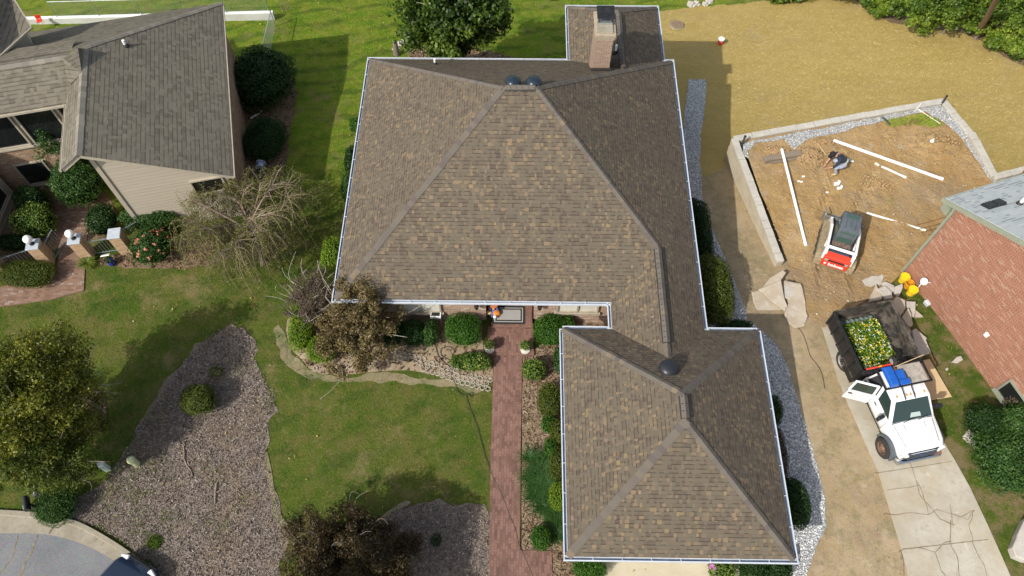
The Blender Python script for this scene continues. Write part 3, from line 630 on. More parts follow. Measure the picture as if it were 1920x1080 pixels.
# joints and cracks of the drive
ck = []
def crack(pts, w, off, hf=tz, amp=.08):
    q = []
    P = [gnd(x, y) for x, y in pts]
    for a, b in zip(P[:-1], P[1:]):
        k = max(2, int((b - a).length / .12))
        for j in range(k):
            p = a.lerp(b, j / k); q.append((p.x + amp * mnoise.noise(p * 2.2), p.y + amp * mnoise.noise(p * 2.2 + Vector((9, 9, 9)))))
    q.append((P[-1].x, P[-1].y))
    V = []; Fc = []
    for i, (x, y) in enumerate(q):
        a = q[max(i - 1, 0)]; b = q[min(i + 1, len(q) - 1)]; d = Vector((b[0] - a[0], b[1] - a[1])).normalized()
        ww = w * (.6 + .8 * abs(mnoise.noise(Vector((x * 3, y * 3, 1)))) + .2 * random.random())
        for s_ in (-1, 1):
            xx = x - d.y * ww * s_ / 2; yy = y + d.x * ww * s_ / 2; V.append((xx, yy, float(hf(xx, yy)) + off))
    for i in range(len(q) - 1): Fc.append((2 * i, 2 * i + 1, 2 * i + 3, 2 * i + 2))
    return V, Fc
def cracks(name, lines, off, m, amp=.08):
    mb = MB()
    for pts, w in lines:
        V, Fc = crack(pts, w, off, amp=amp); mb.add(V, [f[::-1] for f in Fc])
    o = mb.build(name, m); o['kind'] = 'structure'; return o
cracks('driveway_cracks', [([(1700, 858), (1712, 885), (1722, 925), (1742, 952), (1762, 975), (1790, 985)], .035), ([(1705, 865), (1690, 855)], .03),
    ([(1655, 967), (1700, 963), (1738, 965), (1755, 958), (1800, 970), (1826, 958)], .03), ([(1738, 965), (1730, 925), (1716, 900)], .025), ([(1782, 975), (1781, 1018), (1790, 1040), (1800, 1085)], .035),
    ([(1685, 1033), (1715, 1026), (1752, 1035), (1765, 1020), (1782, 1015)], .03), ([(1826, 958), (1815, 985), (1822, 1020), (1845, 1060), (1850, 1085)], .03), ([(1752, 1035), (1762, 1070), (1775, 1085)], .035), ([(1788, 965), (1812, 975), (1826, 958)], .025), ([(1720, 910), (1690, 915), (1662, 920)], .022), ([(1695, 1085), (1690, 1050), (1688, 1035)], .03)], .05, CRACK)
cracks('driveway_joints', [([(1690, 1030), (1851, 1012)], .03), ([(1640, 888), (1782, 866)], .025), ([(1780, 945), (1786, 990)], .02)], .05, CRACK_DARK, .01)
# front walk and street
sheet('walkway', [tuple(gnd(*p))[:2] for p in [(926, 664), (979, 664), (976.5, 850), (975, 1032), (1034, 1033), (1036, 1085), (1040, 1200), (912, 1200), (916.5, 1080), (920, 850)]], PAVE, .06, skirt=.08)
sheet('courtyard_path', [tuple(gnd(*p))[:2] for p in [(95, 372), (166, 385), (167, 430), (162, 460), (160, 500), (158, 545), (100, 562), (0, 576), (-90, 584), (-90, 545), (0, 540), (62, 520), (108, 505), (112, 468), (100, 430), (60, 400)]], PAVE_L, .05, skirt=.08)
kerb_o = pxpoly([(-120, 955), (-40, 955), (0, 957), (60, 961), (105, 967), (140, 976), (172, 990), (215, 1015), (252, 1040), (287, 1066), (318, 1092), (360, 1150)])
kerb_m = [(a[0] * .0 + p[0], p[1]) for a, p in zip(kerb_o, pxpoly([(-120, 963), (-40, 963), (0, 965), (60, 970), (104, 975), (137, 984), (168, 998), (210, 1022), (246, 1047), (280, 1073), (310, 1098), (350, 1155)]))]
kerb_i = pxpoly([(-120, 1000), (-40, 1000), (0, 1000), (50, 1000), (92, 1003), (130, 1012), (160, 1022), (192, 1038), (225, 1058), (250, 1077), (275, 1100), (310, 1160)])
ko = smooth_line = None
def dens(pl, k=6):
    out = []
    n = len(pl)
    for i in range(n - 1):
        p0 = pl[max(i - 1, 0)]; p1 = pl[i]; p2 = pl[i + 1]; p3 = pl[min(i + 2, n - 1)]
        for j in range(k):
            t = j / k
            out.append(tuple(.5 * ((2 * p1[a]) + (-p0[a] + p2[a]) * t + (2 * p0[a] - 5 * p1[a] + 4 * p2[a] - p3[a]) * t * t + (-p0[a] + 3 * p1[a] - 3 * p2[a] + p3[a]) * t ** 3) for a in (0, 1)))
    out.append(pl[-1]); return out
ko, km, ki = dens(kerb_o), dens(kerb_m), dens(kerb_i)
mb = MB(); zt = lambda p: float(tz(*p))
V = []
for a, b, c in zip(ko, km, ki):
    V += [(a[0], a[1], zt(a) - .25), (a[0], a[1], zt(a) + .13), (b[0], b[1], zt(b) + .125), (b[0] * .93 + c[0] * .07, b[1] * .93 + c[1] * .07, zt(b) + .045), (c[0], c[1], zt(c) + .02), (c[0], c[1], zt(c) - .35)]
n = len(ko); Fc = []
for i in range(n - 1):
    for k in range(5): Fc.append((i * 6 + k, (i + 1) * 6 + k, (i + 1) * 6 + k + 1, i * 6 + k + 1))
mb.add(V, [f[::-1] for f in Fc]); o = mb.build('kerb', CONC_KERB, smooth=True); o['kind'] = 'structure'
hs = lambda x, y: tz(x, y) * 0 + .12
street_p = ki + [(-6, -8), (-40, -8), (-40, ki[0][1])]
# the ground sheet dips below the street there, so the street gets its own level a hand above it
sheet('street', street_p, ASPHALT, .012, hf=lambda x, y: tz(x, y))
cracks('kerb_joints', [([(175, 1018), (190, 1003)], .02), ([(190, 1024), (203, 1010)], .02), ([(237, 1056), (254, 1031)], .02), ([(92, 1002), (103, 985)], .03)], (.05), CRACK_DARK, .01)
cracks('street_cracks', [([(72, 1001), (60, 1030), (48, 1055), (38, 1085)], .07), ([(0, 998), (40, 997)], .05), ([(35, 1003), (22, 1045), (0, 1075)], .05)], .018, CRACK, .05)
sheet('garage_apron', [(2.5, 5.3), (8.3, 5.3), (8.3, 4.55), (6.6, 3.0), (6.6, 0), (2.6, 0), (2.6, 4.2)], CONC_APRON, .05, skirt=.1)
# ---------------------------------------------------------------- roofs
def slope_poly(mb, pts, mi=0): mb.add(pts, [tuple(range(len(pts)))], mi)
def ridge_caps(mb, a, b, n1, n2, w=.135, step=.21, lift=.016):
    """overlapping folded cap shingles along a->b; n1, n2: normals of the two slopes"""
    a = Vector(a); b = Vector(b); d = (b - a); L = d.length; d.normalize(); n1 = Vector(n1).normalized(); n2 = Vector(n2).normalized()
    s1 = n1.cross(d); s2 = d.cross(n2)
    if s1.z > 0: s1 = -s1
    if s2.z > 0: s2 = -s2
    s1 = s1 - d * s1.dot(d); s2 = s2 - d * s2.dot(d); s1.normalize(); s2.normalize()
    up = (n1 + n2).normalized(); k = max(1, int(L / step))
    for i in range(k):
        p = a + d * (L * i / k); q = a + d * (L * (i + 1) / k + .03); l0 = lift * 1.0 + .014; l1 = lift + .002
        j = random.uniform(-.008, .008)
        vs = [p + up * l0, p + s1 * (w + j) + n1 * l0, p + s2 * (w - j) + n2 * l0, q + up * l1, q + s1 * (w + j) + n1 * l1, q + s2 * (w - j) + n2 * l1]
        lo = [v - up * .03 for v in (vs[0], vs[1], vs[2])]
        mb.add(vs + lo, [(0, 1, 4, 3), (2, 0, 3, 5), (1, 0, 6, 7), (0, 2, 8, 6)])
def gutter(parent, a, b, out, w=.13, h=.11, z=EAVE - .02):
    """open white trough along a->b, 'out' = outward unit vector"""
    a = Vector((a[0], a[1], z)); b = Vector((b[0], b[1], z)); o = Vector((out[0], out[1], 0)); d = (b - a).normalized(); L = (b - a).length
    mb = MB(); up = Vector((0, 0, 1)); t = .014
    def slab(o0, o1, z0, z1, mi):
        vs = [a + o * o0 + up * z0, b + o * o0 + up * z0, b + o * o1 + up * z0, a + o * o1 + up * z0, a + o * o0 + up * z1, b + o * o0 + up * z1, b + o * o1 + up * z1, a + o * o1 + up * z1]
        mb.add(vs, [(3, 2, 1, 0), (4, 5, 6, 7), (0, 1, 5, 4), (2, 3, 7, 6), (1, 2, 6, 5), (3, 0, 4, 7)], mi)
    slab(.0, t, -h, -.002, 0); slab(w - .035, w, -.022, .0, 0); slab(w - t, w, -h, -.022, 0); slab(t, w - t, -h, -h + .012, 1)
    k = max(1, int(L / .95))
    for i in range(k + 1):
        p = a + d * min(max(.03, L * i / k), L - .03); mb.beam(p + o * .0 + up * .006, p + o * (w - .03) + up * .006, .022, .008, 0)
    for e in (a, b): mb.beam(e + o * 0.002 - up * h / 2, e + o * (w - .002) - up * h / 2, .012, h * .98, 0)
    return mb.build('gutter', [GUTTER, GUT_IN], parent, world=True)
def framed_window(parent, p0, u, w, h, n, fm, gm, depth=.1, mull=1, hb=0, sill=True):
    """window on a wall: p0 lower left corner, u along wall, n outward"""
    p0 = Vector(p0); u = Vector(u).normalized(); n = Vector(n).normalized(); z = Vector((0, 0, 1)); mb = MB(); t = .07
    for i in range(mull + 1):
        x = t / 2 + (w - t) * i / mull; mb.beam(p0 + u * x + n * .03, p0 + u * x + z * h + n * .03, t, .12, up=n)
    for y in (t / 2, h - t / 2): mb.beam(p0 + u * t + z * y + n * .028, p0 + u * (w - t) + z * y + n * .028, .11, t)
    for i in range(hb):
        y = h * (i + 1) / (hb + 1); mb.beam(p0 + u * t + z * y + n * .015, p0 + u * (w - t) + z * y + n * .015, .05, .035)
    win = mb.build('window', fm, parent, world=True)
    g = MB(); g.beam(p0 + u * t + z * h / 2 + n * .012, p0 + u * (w - t) + z * h / 2 + n * .012, .02, h - 2 * t); g.build('pane', gm, win, world=True)
    if sill:
        s = MB(); s.beam(p0 - u * .08 - z * .05 + n * .06, p0 + u * (w + .08) - z * .05 + n * .06, .16, .08); s.build('sill', fm, win, world=True)
    return win
def dome_vent(parent, p, n, r=.24, name='roof_vent', m=None):
    """mushroom vent cap: flashing skirt, neck and a wide dome"""
    n = Vector(n).normalized(); M = Matrix.Translation(p)
    mb = MB()
    mb.lathe([(.19, -.2), (.19, .16)], 18, p); mb.lathe([(r, .11), (r * 1.02, .15), (r * .97, .19), (r * .8, .255), (r * .5, .305), (r * .2, .33), (.0, .335)], 26, p)
    return mb.build(name, m or VENT, parent, smooth=True, world=True)

PIT = .75
house = thing('brick_house', 'large brick house with brown shingle hip roof, front garage wing and chimney at the back', 'house', (0, 16, 0))
X0, X1, Y0, Y1 = -7.12, 7.02, 14.25, 27.12
E = EAVE; GX_0, GX_1, GY_0, GY_1 = 1.67, 9.01, 4.8, 13.07; WX = 3.53; RX0, RX1, RY1 = 2.25, 6.60, 30.80
zm = E + PIT * 6.435; rz = E + PIT * 1.745; gz = E + PIT * 3.67; kz = E + PIT * 2.175
AL = (-.685, 20.685, zm); AR = (.585, 20.685, zm); WN = (5.275, 15.995, rz); WS = (5.275, 11.325, rz); GN = (5.34, 9.4, gz); GS_ = (5.34, 8.47, gz); KS = (4.425, 24.945, kz); KN = (4.425, 28.625, kz)
mb = MB()
slope_poly(mb, [(X0, Y0, E), (WX, Y0, E), WN, AR, AL]); slope_poly(mb, [(X0, Y1, E), (X0, Y0, E), AL])
slope_poly(mb, [(X1, GY_1, E), (X1, Y1, E), AR, WN, WS]); slope_poly(mb, [(X1, Y1, E), (RX1, Y1, E), KS, (RX0, Y1, E), (X0, Y1, E), AL, AR])
slope_poly(mb, [(RX0, RY1, E), (RX0, Y1, E), KS, KN]); slope_poly(mb, [(RX1, Y1, E), (RX1, RY1, E), KN, KS]); slope_poly(mb, [(RX1, RY1, E), (RX0, RY1, E), KN])
slope_poly(mb, [(WX, Y0, E), (WX, GY_1, E), WS, WN]); slope_poly(mb, [(GX_1, GY_1, E), (X1, GY_1, E), WS, (WX, GY_1, E), (GX_0, GY_1, E), GN])
slope_poly(mb, [(GX_0, GY_0, E), (GX_1, GY_0, E), GS_]); slope_poly(mb, [(GX_0, GY_1, E), (GX_0, GY_0, E), GS_, GN]); slope_poly(mb, [(GX_1, GY_0, E), (GX_1, GY_1, E), GN, GS_])
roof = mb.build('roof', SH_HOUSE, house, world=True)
mb = MB(); i_ = .1
for (a, b, c, d) in [(X0 + i_, X1 - i_, Y0 + i_, Y1 - i_), (RX0 + i_, RX1 - i_, Y1 - i_, RY1 - i_), (WX + i_, X1 - i_, GY_1 - i_, Y0 + i_), (GX_0 + i_, GX_1 - i_, GY_0 + i_, GY_1 - i_)]: mb.bb(a, b, c, d, E - .14, E - .03 + random.random() * .004)
mb.build('soffit', TRIM_TAN, house, world=True)
nF = Vector((0, -PIT, 1)); nB = Vector((0, PIT, 1)); nL = Vector((-PIT, 0, 1)); nR = Vector((PIT, 0, 1))
mb = MB()
for a, b, n1, n2 in [((X0, Y0, E), AL, nL, nF), ((X0, Y1, E), AL, nL, nB), (AL, AR, nF, nB), (WN, AR, nF, nR), ((X1, Y1, E), AR, nR, nB), (WS, WN, nL, nR), (KS, KN, nL, nR), ((RX0, RY1, E), KN, nL, nB), ((RX1, RY1, E), KN, nR, nB),
    ((GX_0, GY_0, E), GS_, nL, nF), ((GX_1, GY_0, E), GS_, nR, nF), ((GX_0, GY_1, E), GN, nL, nB), ((GX_1, GY_1, E), GN, nR, nB), (GS_, GN, nL, nR)]:
    ridge_caps(mb, a, b, n1, n2)
mb.build('ridge_cap', CAPS, roof, world=True)
# raised ridge vents under capped strips
def ridge_vent(a, b, n1, n2):
    a = Vector(a); b = Vector(b); d = (b - a).normalized(); mb = MB(); w = .15; up = Vector((0, 0, 1))
    c = MB()
    for n in (n1, n2):
        n = n.normalized(); s_ = n.cross(d)
        if s_.z > 0: s_ = -s_
        p0 = a + n * .075; p1 = b + n * .075
        mb.add([p0, p1, p1 + s_ * w, p0 + s_ * w, p0 - n * .055, p1 - n * .055, p1 + s_ * w - n * .055, p0 + s_ * w - n * .055], [(0, 1, 2, 3), (3, 2, 6, 7), (1, 0, 4, 5), (0, 3, 7, 4), (2, 1, 5, 6)])
    mb.build('ridge_vent', LEAD, roof, world=True)
    c = MB(); ridge_caps(c, a + up * .075, b + up * .075, n1, n2, w=.14, lift=.012); c.build('ridge_cap', CAPS, roof, world=True)
ridge_vent((-.6, 20.685, zm), (.5, 20.685, zm), nF, nB); ridge_vent((5.275, 11.9, rz), (5.275, 15.85, rz), nL, nR); ridge_vent((5.34, 8.35 + .2, gz), (5.34, 9.3, gz), nL, nR); ridge_vent((4.425, 25.0, kz), (4.425, 28.4, kz), nL, nR)
G = .0
for a, b, o in [((X0, Y0), (WX, Y0), (0, -1)), ((WX, Y0 - .02), (WX, GY_1 + .02), (-1, 0)), ((GX_0, GY_1), (WX - .14, GY_1), (0, 1)), ((GX_0, GY_0), (GX_0, GY_1), (-1, 0)), ((GX_0 - .13, GY_0), (GX_1 + .13, GY_0), (0, -1)), ((GX_1, GY_0), (GX_1, GY_1), (1, 0)),
    ((X1 + .14, GY_1), (GX_1, GY_1), (0, 1)), ((X1, GY_1 + .02), (X1, Y1), (1, 0)), ((RX1 + .14, Y1), (X1 + .13, Y1), (0, 1)), ((RX1, Y1), (RX1, RY1), (1, 0)), ((RX0 - .13, RY1), (RX1 + .13, RY1), (0, 1)), ((RX0, Y1), (RX0, RY1), (-1, 0)), ((X0 - .13, Y1), (RX0 - .14, Y1), (0, 1)), ((X0, Y0 - .13), (X0, Y1), (-1, 0))]:
    gutter(house, a, b, o)
# brick walls
ins = .5; mb = MB(); B = -5.5; T = E - .145
def wallbox(x0, x1, y0, y1, z0=B, z1=T, mb=None): mb.bb(x0, x1, y0, y1, z0, z1)
fy = Y0 + ins
wallbox(X0 + ins, -1.35, fy, Y1 - ins, mb=mb); wallbox(.62, X1 - ins, fy + .002, Y1 - ins - .002, mb=mb); wallbox(-1.35, .62, fy + 1.3, Y1 - ins - .004, mb=mb)
mb.build('wall', BRICK_MAIN, house, world=True)
mb = MB(); wallbox(GX_0 + .4, GX_1 - .4, GY_0 + .45, GY_1 - .4, mb=mb); wallbox(WX + .4, X1 - .45, GY_1 - .39, fy, mb=mb); mb.build('garage_wall', BRICK_MAIN, house, world=True)
mb = MB(); wallbox(RX0 + .4, RX1 - .4, Y1 - ins, RY1 - .4, mb=mb); mb.build('rear_room_wall', BRICK_MAIN, house, world=True)
def on_front(px, py): return onpl(px, py, (0, fy, 0), (0, -1, 0))
for pa, pb in [(750, 828), (1043, 1122)]:
    a = on_front(pa, 580); b = on_front(pb, 580)
    framed_window(house, (a.x, fy, a.z - .12), (1, 0, 0), b.x - a.x, E - .3 - a.z + .1, (0, -1, 0), TRIM_DK, GLASS_BL, mull=2)
for pa, pb in [(746, 832), (1039, 1126)]:
    mb = MB(); a = on_front(pa, 580); b = on_front(pb, 580)
    mb.bb(a.x, b.x, fy - .09, fy + .02, a.z - .36, a.z - .18); mb.build('brick_sill', BRICK_MAIN, house, world=True)
# recessed entrance: door and sidelights in the back of the porch recess
ey = fy + 1.3
d = MB(); d.bb(-.83, .1, ey - .06, ey + .01, .48, 2.55); door = d.build('door', mat('dark_door', col=(.09, .03, .02), rough=.4), house, bevel=.012, world=True)
h = MB(); h.ball((-.02, ey - .11, 1.45), .035, 10, 7); h.build('handle', STEEL, door, smooth=True, world=True)
framed_window(house, (-1.28, ey, .6), (1, 0, 0), .38, 1.9, (0, -1, 0), TRIM_TAN, GLASS_DK, sill=False); framed_window(house, (.16, ey, .6), (1, 0, 0), .38, 1.9, (0, -1, 0), TRIM_TAN, GLASS_DK, sill=False)
g = MB(); g.bb(2.6, 8.1, GY_0 + .40, GY_0 + .46, .27, 2.5); gd = g.build('garage_door', WHITE, house, world=True)
for k in range(3):
    g = MB()
    for j in range(4): g.bb(2.72 + j * 1.36, 3.95 + j * 1.36, GY_0 + .385, GY_0 + .402, .4 + k * .68, .95 + k * .68)
    g.build('panel', WHITE, gd, bevel=.02, world=True)
for yy in (18., 22.): framed_window(house, (X1 - ins, yy, .7), (0, 1, 0), 1.6, 1.3, (1, 0, 0), TRIM_TAN, GLASS_DK, mull=2); framed_window(house, (X0 + ins, yy + 1.6, .7), (0, -1, 0), 1.6, 1.3, (-1, 0, 0), TRIM_TAN, GLASS_DK, mull=2)
# chimney on the back slope
def zb(y): return E + PIT * (Y1 - y)
cf = onpl(1126, 132, (0, Y1, E), nB); cw = .385
cx, cy = cf.x, cf.y
zt_ = zb(cy) + 1.62
ch = MB(); t0 = .04
def ring(z, x0, x1, y0, y1): return [(x0, y0, z), (x1, y0, z), (x1, y1, z), (x0, y1, z)]
prof = [(E - .3, cx - cw, cx + cw, cy, cy + 1.35), (zt_, cx - cw + .05, cx + cw - .03, cy + .03, cy + 1.3)]
vs = []
for p in prof: vs += ring(*p)
ch.add(vs, [(3, 2, 1, 0)] + [(i, (i + 1) % 4, 4 + (i + 1) % 4, 4 + i) for i in range(4)] + [(4, 5, 6, 7)])
chim = ch.build('chimney', BRICK_CHIM, roof, world=True)
c2 = MB()
for k in range(4): c2.bb(cx - cw + .03 - .022 * k, cx + cw - .01 + .022 * k, cy + .02 - .022 * k, cy + 1.31 + .022 * k, zt_ + .002 + k * .085, zt_ + .075 + k * .085)
c2.bb(cx - cw + .06, cx + cw - .04, cy + .05, cy + 1.28, zt_, zt_ + .34)
c2.build('corbel', mat('tan_brick_corbel', col=(.34, .28, .2), rough=.9, vary=.2, vs=14), chim, world=True)
c3 = MB(); c3.bb(cx - cw + .06, cx + cw - .04, cy + .06, cy + 1.27, zt_ + .342, zt_ + .40); c3.build('crown', CONC_KERB, chim, bevel=.02, world=True)
c4 = MB(); zc = zt_ + .40; mx, my = cx + .02, cy + .80
c4.bb(mx - .3, mx + .3, my - .3, my + .3, zc, zc + .12, mi=1)
for sx in (-1, 1):
    for sy in (-1, 1): c4.bb(mx + sx * .27 - .02, mx + sx * .27 + .02, my + sy * .27 - .02, my + sy * .27 + .02, zc + .12, zc + .36)
c4.bb(mx - .36, mx + .36, my - .38, my + .38, zc + .36, zc + .41)
c4.build('chimney_cap', [BLACK_M, STEEL], chim, world=True, bevel=.008)
c5 = MB()
c5.bb(cx - cw - .05, cx + cw + .05, cy - .14, cy - .002, zb(cy) - .15, zb(cy) + .14); c5.build('flashing', LEAD, chim, world=True)
# roof vents and plumbing stacks
for px in (962, 1001):
    p = onpl(px, 160, (0, Y1, E), nB); dome_vent(roof, (p.x, 20.685 + .42, zb(20.685 + .42) + .02), nB, .3)
p = onpl(1253, 694, (0, GY_1, E), nB)
dv = MB(); dv.lathe([(.24, -.2), (.24, .12)], 18, p); dv.lathe([(.33, .1), (.34, .14), (.32, .2), (.25, .27), (.14, .31), (0, .325)], 26, p); dv.build('roof_vent', BLACK, roof, smooth=True, world=True)
def stack(parent, p, h=.32, r=.05, m=PVC):
    mb = MB(); mb.tube([Vector(p) - Vector((0, 0, .15)), Vector(p) + Vector((0, 0, h))], r, 12); mb.lathe([(.13, -.12), (.12, .04), (.06, .1), (.055, .14)], 14, p, mi=1)
    return mb.build('vent_pipe', [m, LEAD], parent, smooth=True, world=True)
stack(roof, onpl(816, 121, (0, Y1, E), nB)); stack(roof, onpl(1154, 99, (RX0, 0, E), nL), .45)
# ---------------------------------------------------------------- entrance porch of the brick house
porch = thing('front_porch', 'red brick front landing with two steps between round boxwoods', 'porch', (-.3, 13.2, .2))
sA = gnd(910, 612); sB = gnd(1000, 612)
yl0 = gnd(950, 664).y; yl1 = gnd(950, 615).y
mb = MB(); mb.bb(-1.28, .62, yl0 + .12, yl1, -.3, .30); mb.build('lower_landing', PAVE, porch, world=True)
mb = MB(); mb.bb(-1.31, .65, yl0 - .1, yl0 + .118, -.3, .307)
mb.build('step_edge', PAVE, porch, world=True, bevel=.008)
mb = MB(); mb.bb(-1.10, .56, yl1 + .002, fy + 1.29, -.3, .46); mb.build('upper_stoop', PAVE, porch, world=True)
mb = MB(); mb.bb(-1.13, .59, yl1 - .1, yl1 + .11, -.3, .465); mb.build('step_edge', PAVE, porch, world=True, bevel=.008)
# ---------------------------------------------------------------- house to the left
lang = math.atan2(.238, .971)
lh = thing('siding_house', 'tan siding house with weathered shingle roof and a shaded brick entrance court', 'house', (-12., 19.91, 0), lang)
LE, LM = 3.4, .55; RX, RY = -4.95, 5.62; RZ = LE + LM * 4.95; YB = 10.57; Wy, Wz, We = 5.2, 6.19, 3.5; Wez = Wz - LM * (Wy - We)
mb = MB()
slope_poly(mb, [(0, -.25, LE), (0, YB, LE), (RX, RY, RZ), (RX, -.25, RZ)])
slope_poly(mb, [(RX, -.25, RZ), (RX, RY - .3, RZ), (-5.85, RY - .3, RZ - .62), (-5.85, -.25, RZ - .62)])
slope_poly(mb, [(0, YB, LE), (-20, YB, LE), (-20, RY - .1, LE + LM * (YB - RY + .1) - .06), (RX - .3, RY - .1, LE + LM * (YB - RY + .1) - .06), (RX, RY, RZ)])
slope_poly(mb, [(RX - .55, Wy, Wz), (-20, Wy, Wz), (-20, RY + 1., Wz - LM * .75), (RX - .55, RY + 1., Wz - LM * .75)])
slope_poly(mb, [(RX - .8, We, Wez), (RX - .8, Wy, Wz), (-20, Wy, Wz), (-20, We, Wez)])
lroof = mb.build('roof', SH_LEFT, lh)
bm = bmesh.new(); bm.from_mesh(lroof.data)
for f in bm.faces:
    if f.normal.z < 0: f.normal_flip()
bm.to_mesh(lroof.data); bm.free()
mb = MB(); nr_, nl_, nb_, nf_ = Vector((LM, 0, 1)), Vector((-.7, 0, 1)), Vector((0, LM, 1)), Vector((0, -LM, 1))
ridge_caps(mb, (0, YB, LE), (RX, RY, RZ), nr_, nb_, step=.3); ridge_caps(mb, (RX, -.25, RZ), (RX, RY - .1, RZ), nr_, nl_, w=.18, step=.3); ridge_caps(mb, (-20, Wy, Wz), (RX - .6, Wy, Wz), nf_, nb_, w=.18, step=.3)
mb.build('ridge_cap', CAPS_L, lroof)
# little gablet cheek where the ridges step
mb = MB(); mb.add([(RX - .02, RY - 1.5, RZ - .01), (RX - .02, RY - .05, RZ - .01), (RX - .02, RY - .5, RZ + .42), (RX - .6, RY - .9, RZ + .38), (RX - .75, RY - 1.6, RZ - .45), (RX - .7, RY + .1, RZ - .3)], [(0, 1, 2), (0, 2, 3), (0, 3, 4), (3, 2, 1), (3, 1, 5)]); mb.build('gablet', SH_LEFT, lroof)
mb = MB()
mb.add([(-.35, .22, -.8), (-4.85, .22, -.8), (-4.85, .22, RZ - .12), (-.35, .22, LE + .1), (-.35, 10.1, -1.8), (-4.85, 10.1, -1.8), (-4.85, 10.1, LE), (-.35, 10.1, LE + .1)], [(0, 1, 2, 3)[::-1], (1, 5, 6, 2)[::-1]])
sw = mb.build('siding_wall', SIDING, lh)
bm = bmesh.new(); bm.from_mesh(sw.data); bmesh.ops.recalc_face_normals(bm, faces=bm.faces)
for f in bm.faces:
    if f.normal.y > .5 or f.normal.x > .5: f.normal_flip()
bm.to_mesh(sw.data); bm.free()
mb = MB(); mb.bb(-.40, -.30, .23, 10.1, -3.2, LE - .1); mb.build('brick_side_wall', BRICK_COURT, lh)
mb = MB()   # rake boards, fascia, corner boards
mb.beam((RX, -.17, RZ - .13), (.02, -.17, LE - .13), .05, .2); mb.beam((RX - .01, -.17, RZ - .13), (-5.85, -.17, RZ - .75), .05, .2)
mb.beam((RX, .05, RZ - .19), (-.2, .05, LE - .16), .42, .03)
mb.bb(-4.88, -4.74, .17, .235, -.8, RZ - .2); mb.bb(-4.93, -4.85, .2, .33, -.8, RZ - .2); mb.bb(-.45, -.33, .165, .23, -.8, LE - .05)
mb.bb(-.36, -.02, .1, YB - .4, LE - .22, LE - .19)
mb.build('trim', TRIM_TAN, lh)
def lgut(a, b, o, z):
    g = gutter(lh, (0, 0), (0, 1), (1, 0)) if False else None
    mb = MB(); a = Vector((*a, z)); b = Vector((*b, z)); o = Vector((*o, 0)); up = Vector((0, 0, 1))
    for o0, o1, z0, z1 in ((0, .012, -.10, 0), (.068, .08, -.10, 0), (.012, .068, -.10, -.02)):
        mb.add([a + o * o0 + up * z0, b + o * o0 + up * z0, b + o * o1 + up * z0, a + o * o1 + up * z0, a + o * o0 + up * z1, b + o * o0 + up * z1, b + o * o1 + up * z1, a + o * o1 + up * z1], [(3, 2, 1, 0), (4, 5, 6, 7), (0, 1, 5, 4), (2, 3, 7, 6), (1, 2, 6, 5), (3, 0, 4, 7)])
    L = (b - a).length; d = (b - a).normalized(); k = int(L / 1.4)
    for i in range(k + 1): p = a + d * (L * i / k); mb.beam(p, p + o * .075, .02, .01)
    mb.build('gutter', TRIM_TAN, lh)
lgut((0, -.25), (0, YB), (1, 0), LE - .02); lgut((-5.85, -.25), (-5.85, We - .3), (-1, 0), RZ - .64); lgut((-20, We), (RX - 1.0, We), (0, -1), Wez - .02)
# gable window half hidden by the weeping tree
Li = lambda x, y, z: world_of(lh) @ Vector((x, y, z))
dx = Vector((math.cos(lang), math.sin(lang), 0)); dy = Vector((-math.sin(lang), math.cos(lang), 0))
wq_ = world_of(lh).inverted() @ onpl(362, 353, Li(0, .22, 0), dy)
framed_window(lh, Li(wq_.x, .22, wq_.z - .45), dx, min(1.45, -.55 - wq_.x), .95, -dy, TRIM_TAN, GLASS_DK, mull=1)
# recessed court facade under the wing eave
mb = MB(); mb.bb(-20, RX - .1, We + .55, We + .8, -1.0, 2.6); mb.build('court_brick_wall', BRICK_COURT, lh)
mb = MB(); mb.bb(-20, RX - .1, We + .62, We + .8, 2.602, Wez - .1); mb.build('court_upper_wall', TRIM_DK, lh)
for i in range(4): framed_window(lh, Li(-6.75 - 1.75 * i, We + .60, 2.78), dx, 1.62, 2.1, -dy, TRIM_TAN, GLASS_DK, mull=1 if i else 1)
for i in range(2): framed_window(lh, Li(-7.6 - 2.4 * i, We + .54, .35), dx, 1.3, 1.45, -dy, TRIM_DK, GLASS_DK, mull=1)
mb = MB(); mb.bb(-20, RX - .12, We + .02, We + .6, Wez - .17, Wez - .13); mb.build('soffit', TRIM_DK, lh)
# slanting entry bay with the front door
pA = gnd(72, 322); pB = gnd(8, 372); d_ = (pB - pA); d_.z = 0; d_.normalize(); n_ = Vector((d_.y, -d_.x, 0)) if Vector((d_.y, -d_.x, 0)).x > 0 else Vector((-d_.y, d_.x, 0))
zg = .2
def bay(mb, s0, s1, o0, o1, z0, z1):
    a = pA + d_ * s0; b = pA + d_ * s1
    vs = [Vector((q.x, q.y, z)) + n_ * o for z in (z0, z1) for q, o in ((a, o0), (b, o0), (b, o1), (a, o1))]
    mb.add(vs, [(3, 2, 1, 0), (4, 5, 6, 7), (0, 1, 5, 4), (1, 2, 6, 5), (2, 3, 7, 6), (3, 0, 4, 7)])
mb = MB(); bay(mb, -.35, .0, -.5, 0, -1, 3.3); bay(mb, 1.35, 4.2, -.5, 0, -1, 3.3); bay(mb, .0, 1.35, -.5, -.002, 2.5, 3.3); mb.build('entry_wall', TRIM_DK, lh, world=True)
mb = MB(); bay(mb, .02, .15, -.1, .05, zg, 2.5); bay(mb, 1.2, 1.33, -.1, .05, zg, 2.5); bay(mb, .02, 1.33, -.1, .05, 2.502, 2.66); mb.build('door_frame', TRIM_TAN, lh, world=True)
mb = MB(); bay(mb, .15, 1.2, -.2, -.12, zg, 2.5); ldoor = mb.build('door', mat('brown_door', col=(.06, .022, .015), rough=.4), lh, world=True)
